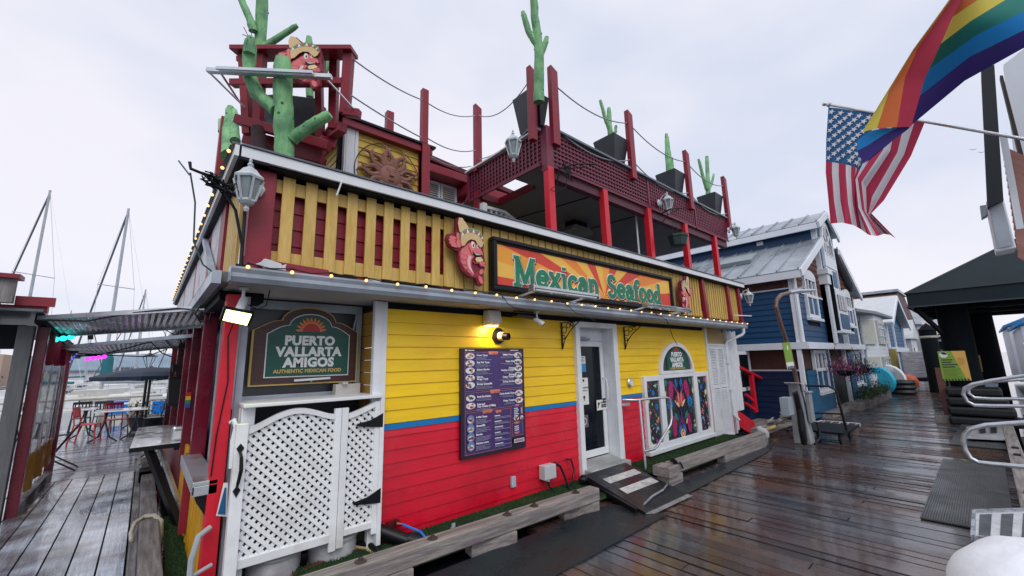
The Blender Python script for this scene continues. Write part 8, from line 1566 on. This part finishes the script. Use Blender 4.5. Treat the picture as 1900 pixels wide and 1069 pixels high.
for u0, u1, v0, v1 in ((.05, .955, .035, .405), (.05, .955, .415, .585), (.05, .75, .595, .97), (.765, .955, .575, .735), (.765, .955, .745, .875)):
    rect(ml, u0, u1, v0, v1); rect(mb, u0 + .006, u1 - .006, v0 + .004, v1 - .004)
rect(mt, .055, .085, .012, .026); rect(mt, .10, .19, .015, .024); rect(mt, .76, .90, .015, .023)
for u0, u1, v0, v1 in ((.40, .56, .03, .06), (.42, .58, .405, .437), (.30, .46, .588, .618), (.50, .60, .605, .63), (.82, .90, .565, .585), (.80, .89, .738, .757), (.80, .89, .835, .855)): p.poly(mtag, [(MX(u0 + .015), MZ(v1)), (MX(u1 - .015), MZ(v1)), (MX(u1), MZ(v0)), (MX(u0), MZ(v0))])
r = random.Random(3); titles = []
def plate(u, v_, ru=.068, rv=.030): 
    p.poly(mt, [(MX(u + ru * math.cos(i * 6.2832 / 14)), MZ(v_ + rv * math.sin(i * 6.2832 / 14))) for i in range(14)])
    for k in range(5): p.disc(r.choice(food), MX(u + r.uniform(-.6, .6) * ru), MZ(v_ + r.uniform(-.5, .5) * rv), .018, 7, .013)
def lines(u0, u1, v_, n, right=False, dv=.011):
    for i in range(n):
        L_ = (u1 - u0) * r.uniform(.55, 1); 
        if right: rect(mat('menu fine text', (.30, .30, .45), .5), u1 - L_, u1, v_ + i * dv, v_ + i * dv + .0045)
        else: rect(mat('menu fine text', (.30, .30, .45), .5), u0, u0 + L_, v_ + i * dv, v_ + i * dv + .0045)
for i, t_ in enumerate(('Prawn Tacos', 'Baja Fish Tacos', 'Salmon Burrito', 'Salmon|Mango Tacos', 'Shrimp Quesadilla')):
    v_ = .075 + i * .068; plate(.125, v_); titles.append((t_, .205, v_ - .002, 0)); lines(.205, .46, v_ + .012 + (.02 if '|' in t_ else 0), 3 if '|' not in t_ else 2)
for i, t_ in enumerate(('Diablo Prawns', 'Mayan Fish', 'Shrimp|Ceviche Cocktail', 'Shrimp|Crispy Tostada', 'Shrimp Burrito')):
    v_ = .07 + i * .067; plate(.885, v_); titles.append((t_, .80, v_ - .002, 1)); lines(.55, .80, v_ + .012 + (.02 if '|' in t_ else 0), 2, True)
for i, t_ in enumerate(('Steak Enchiladas', 'Salad and|Your Choice of Filling')):
    v_ = .465 + i * .07; plate(.125, v_); titles.append((t_, .205, v_ - .003, 0)); lines(.205, .44, v_ + .014 + (.02 if '|' in t_ else 0), 2)
for i, t_ in enumerate(('Carne Asada Tacos', 'Crispy Tostada')):
    v_ = .455 + i * .07; plate(.885, v_); titles.append((t_, .80, v_ - .003, 1)); lines(.55, .80, v_ + .014, 2, True)
for i, t_ in enumerate(('4 Mini Tacos', 'Quesadilla', 'Burrito', 'Nachos Locos')):
    v_ = .66 + i * .078; p.disc(mat('kids plate blue', (.16, .22, .42), .5), MX(.12), MZ(v_), .052, 14); plate(.12, v_ + .008, .038, .022); titles.append((t_, .19, v_ - .012, 0)); lines(.19, .42, v_ + .006, 4)
for i in range(6): rect(mt, .47, .56 + .02 * (i % 3), .648 + i * .052, .656 + i * .052); lines(.47, .74, .664 + i * .052, 2)
for i in range(5): rect(mt, .785, .85 + .015 * (i % 2), .60 + i * .018, .608 + i * .018)
for i in range(3): rect(mt, .785, .86, .775 + i * .018, .783 + i * .018)
plate(.82, .70, .045, .022); plate(.91, .70, .03, .02); rect(mat('menu tan', (.5, .36, .2), .5), .90, .925, .60, .66); rect(mt, .775, .945, .90, .935); rect(mat('menu logos', (.35, .2, .25), .5, var=.5, nscale=80), .785, .935, .905, .93)
p.b.go('printed_panels', None, mn, fix=False)
b = M(); b.use(mt); yy_ = p.y - .0005
for t_, u, v_, rt in titles:
    for k, ln in enumerate(t_.split('|')): text_mesh(b, ln, .030, (MX(u), yy_, MZ(v_ + k * .021 + .003)), FX, FU, .0004, .0012, 'RIGHT' if rt else 'LEFT', sx=1.02)
b.use(mat('tag text', (.25, .05, .05), .5))
for t_, u, v_ in (('Seafood', .48, .052), ('Favorites', .50, .43), ('Beach Kids', .38, .612), ('Extras', .55, .625)): text_mesh(b, t_, .022, (MX(u), yy_, MZ(v_)), FX, FU, .0004, .0006)
b.go('menu_headings', None, mn)
# string lights emissive and fasteners on the white trim
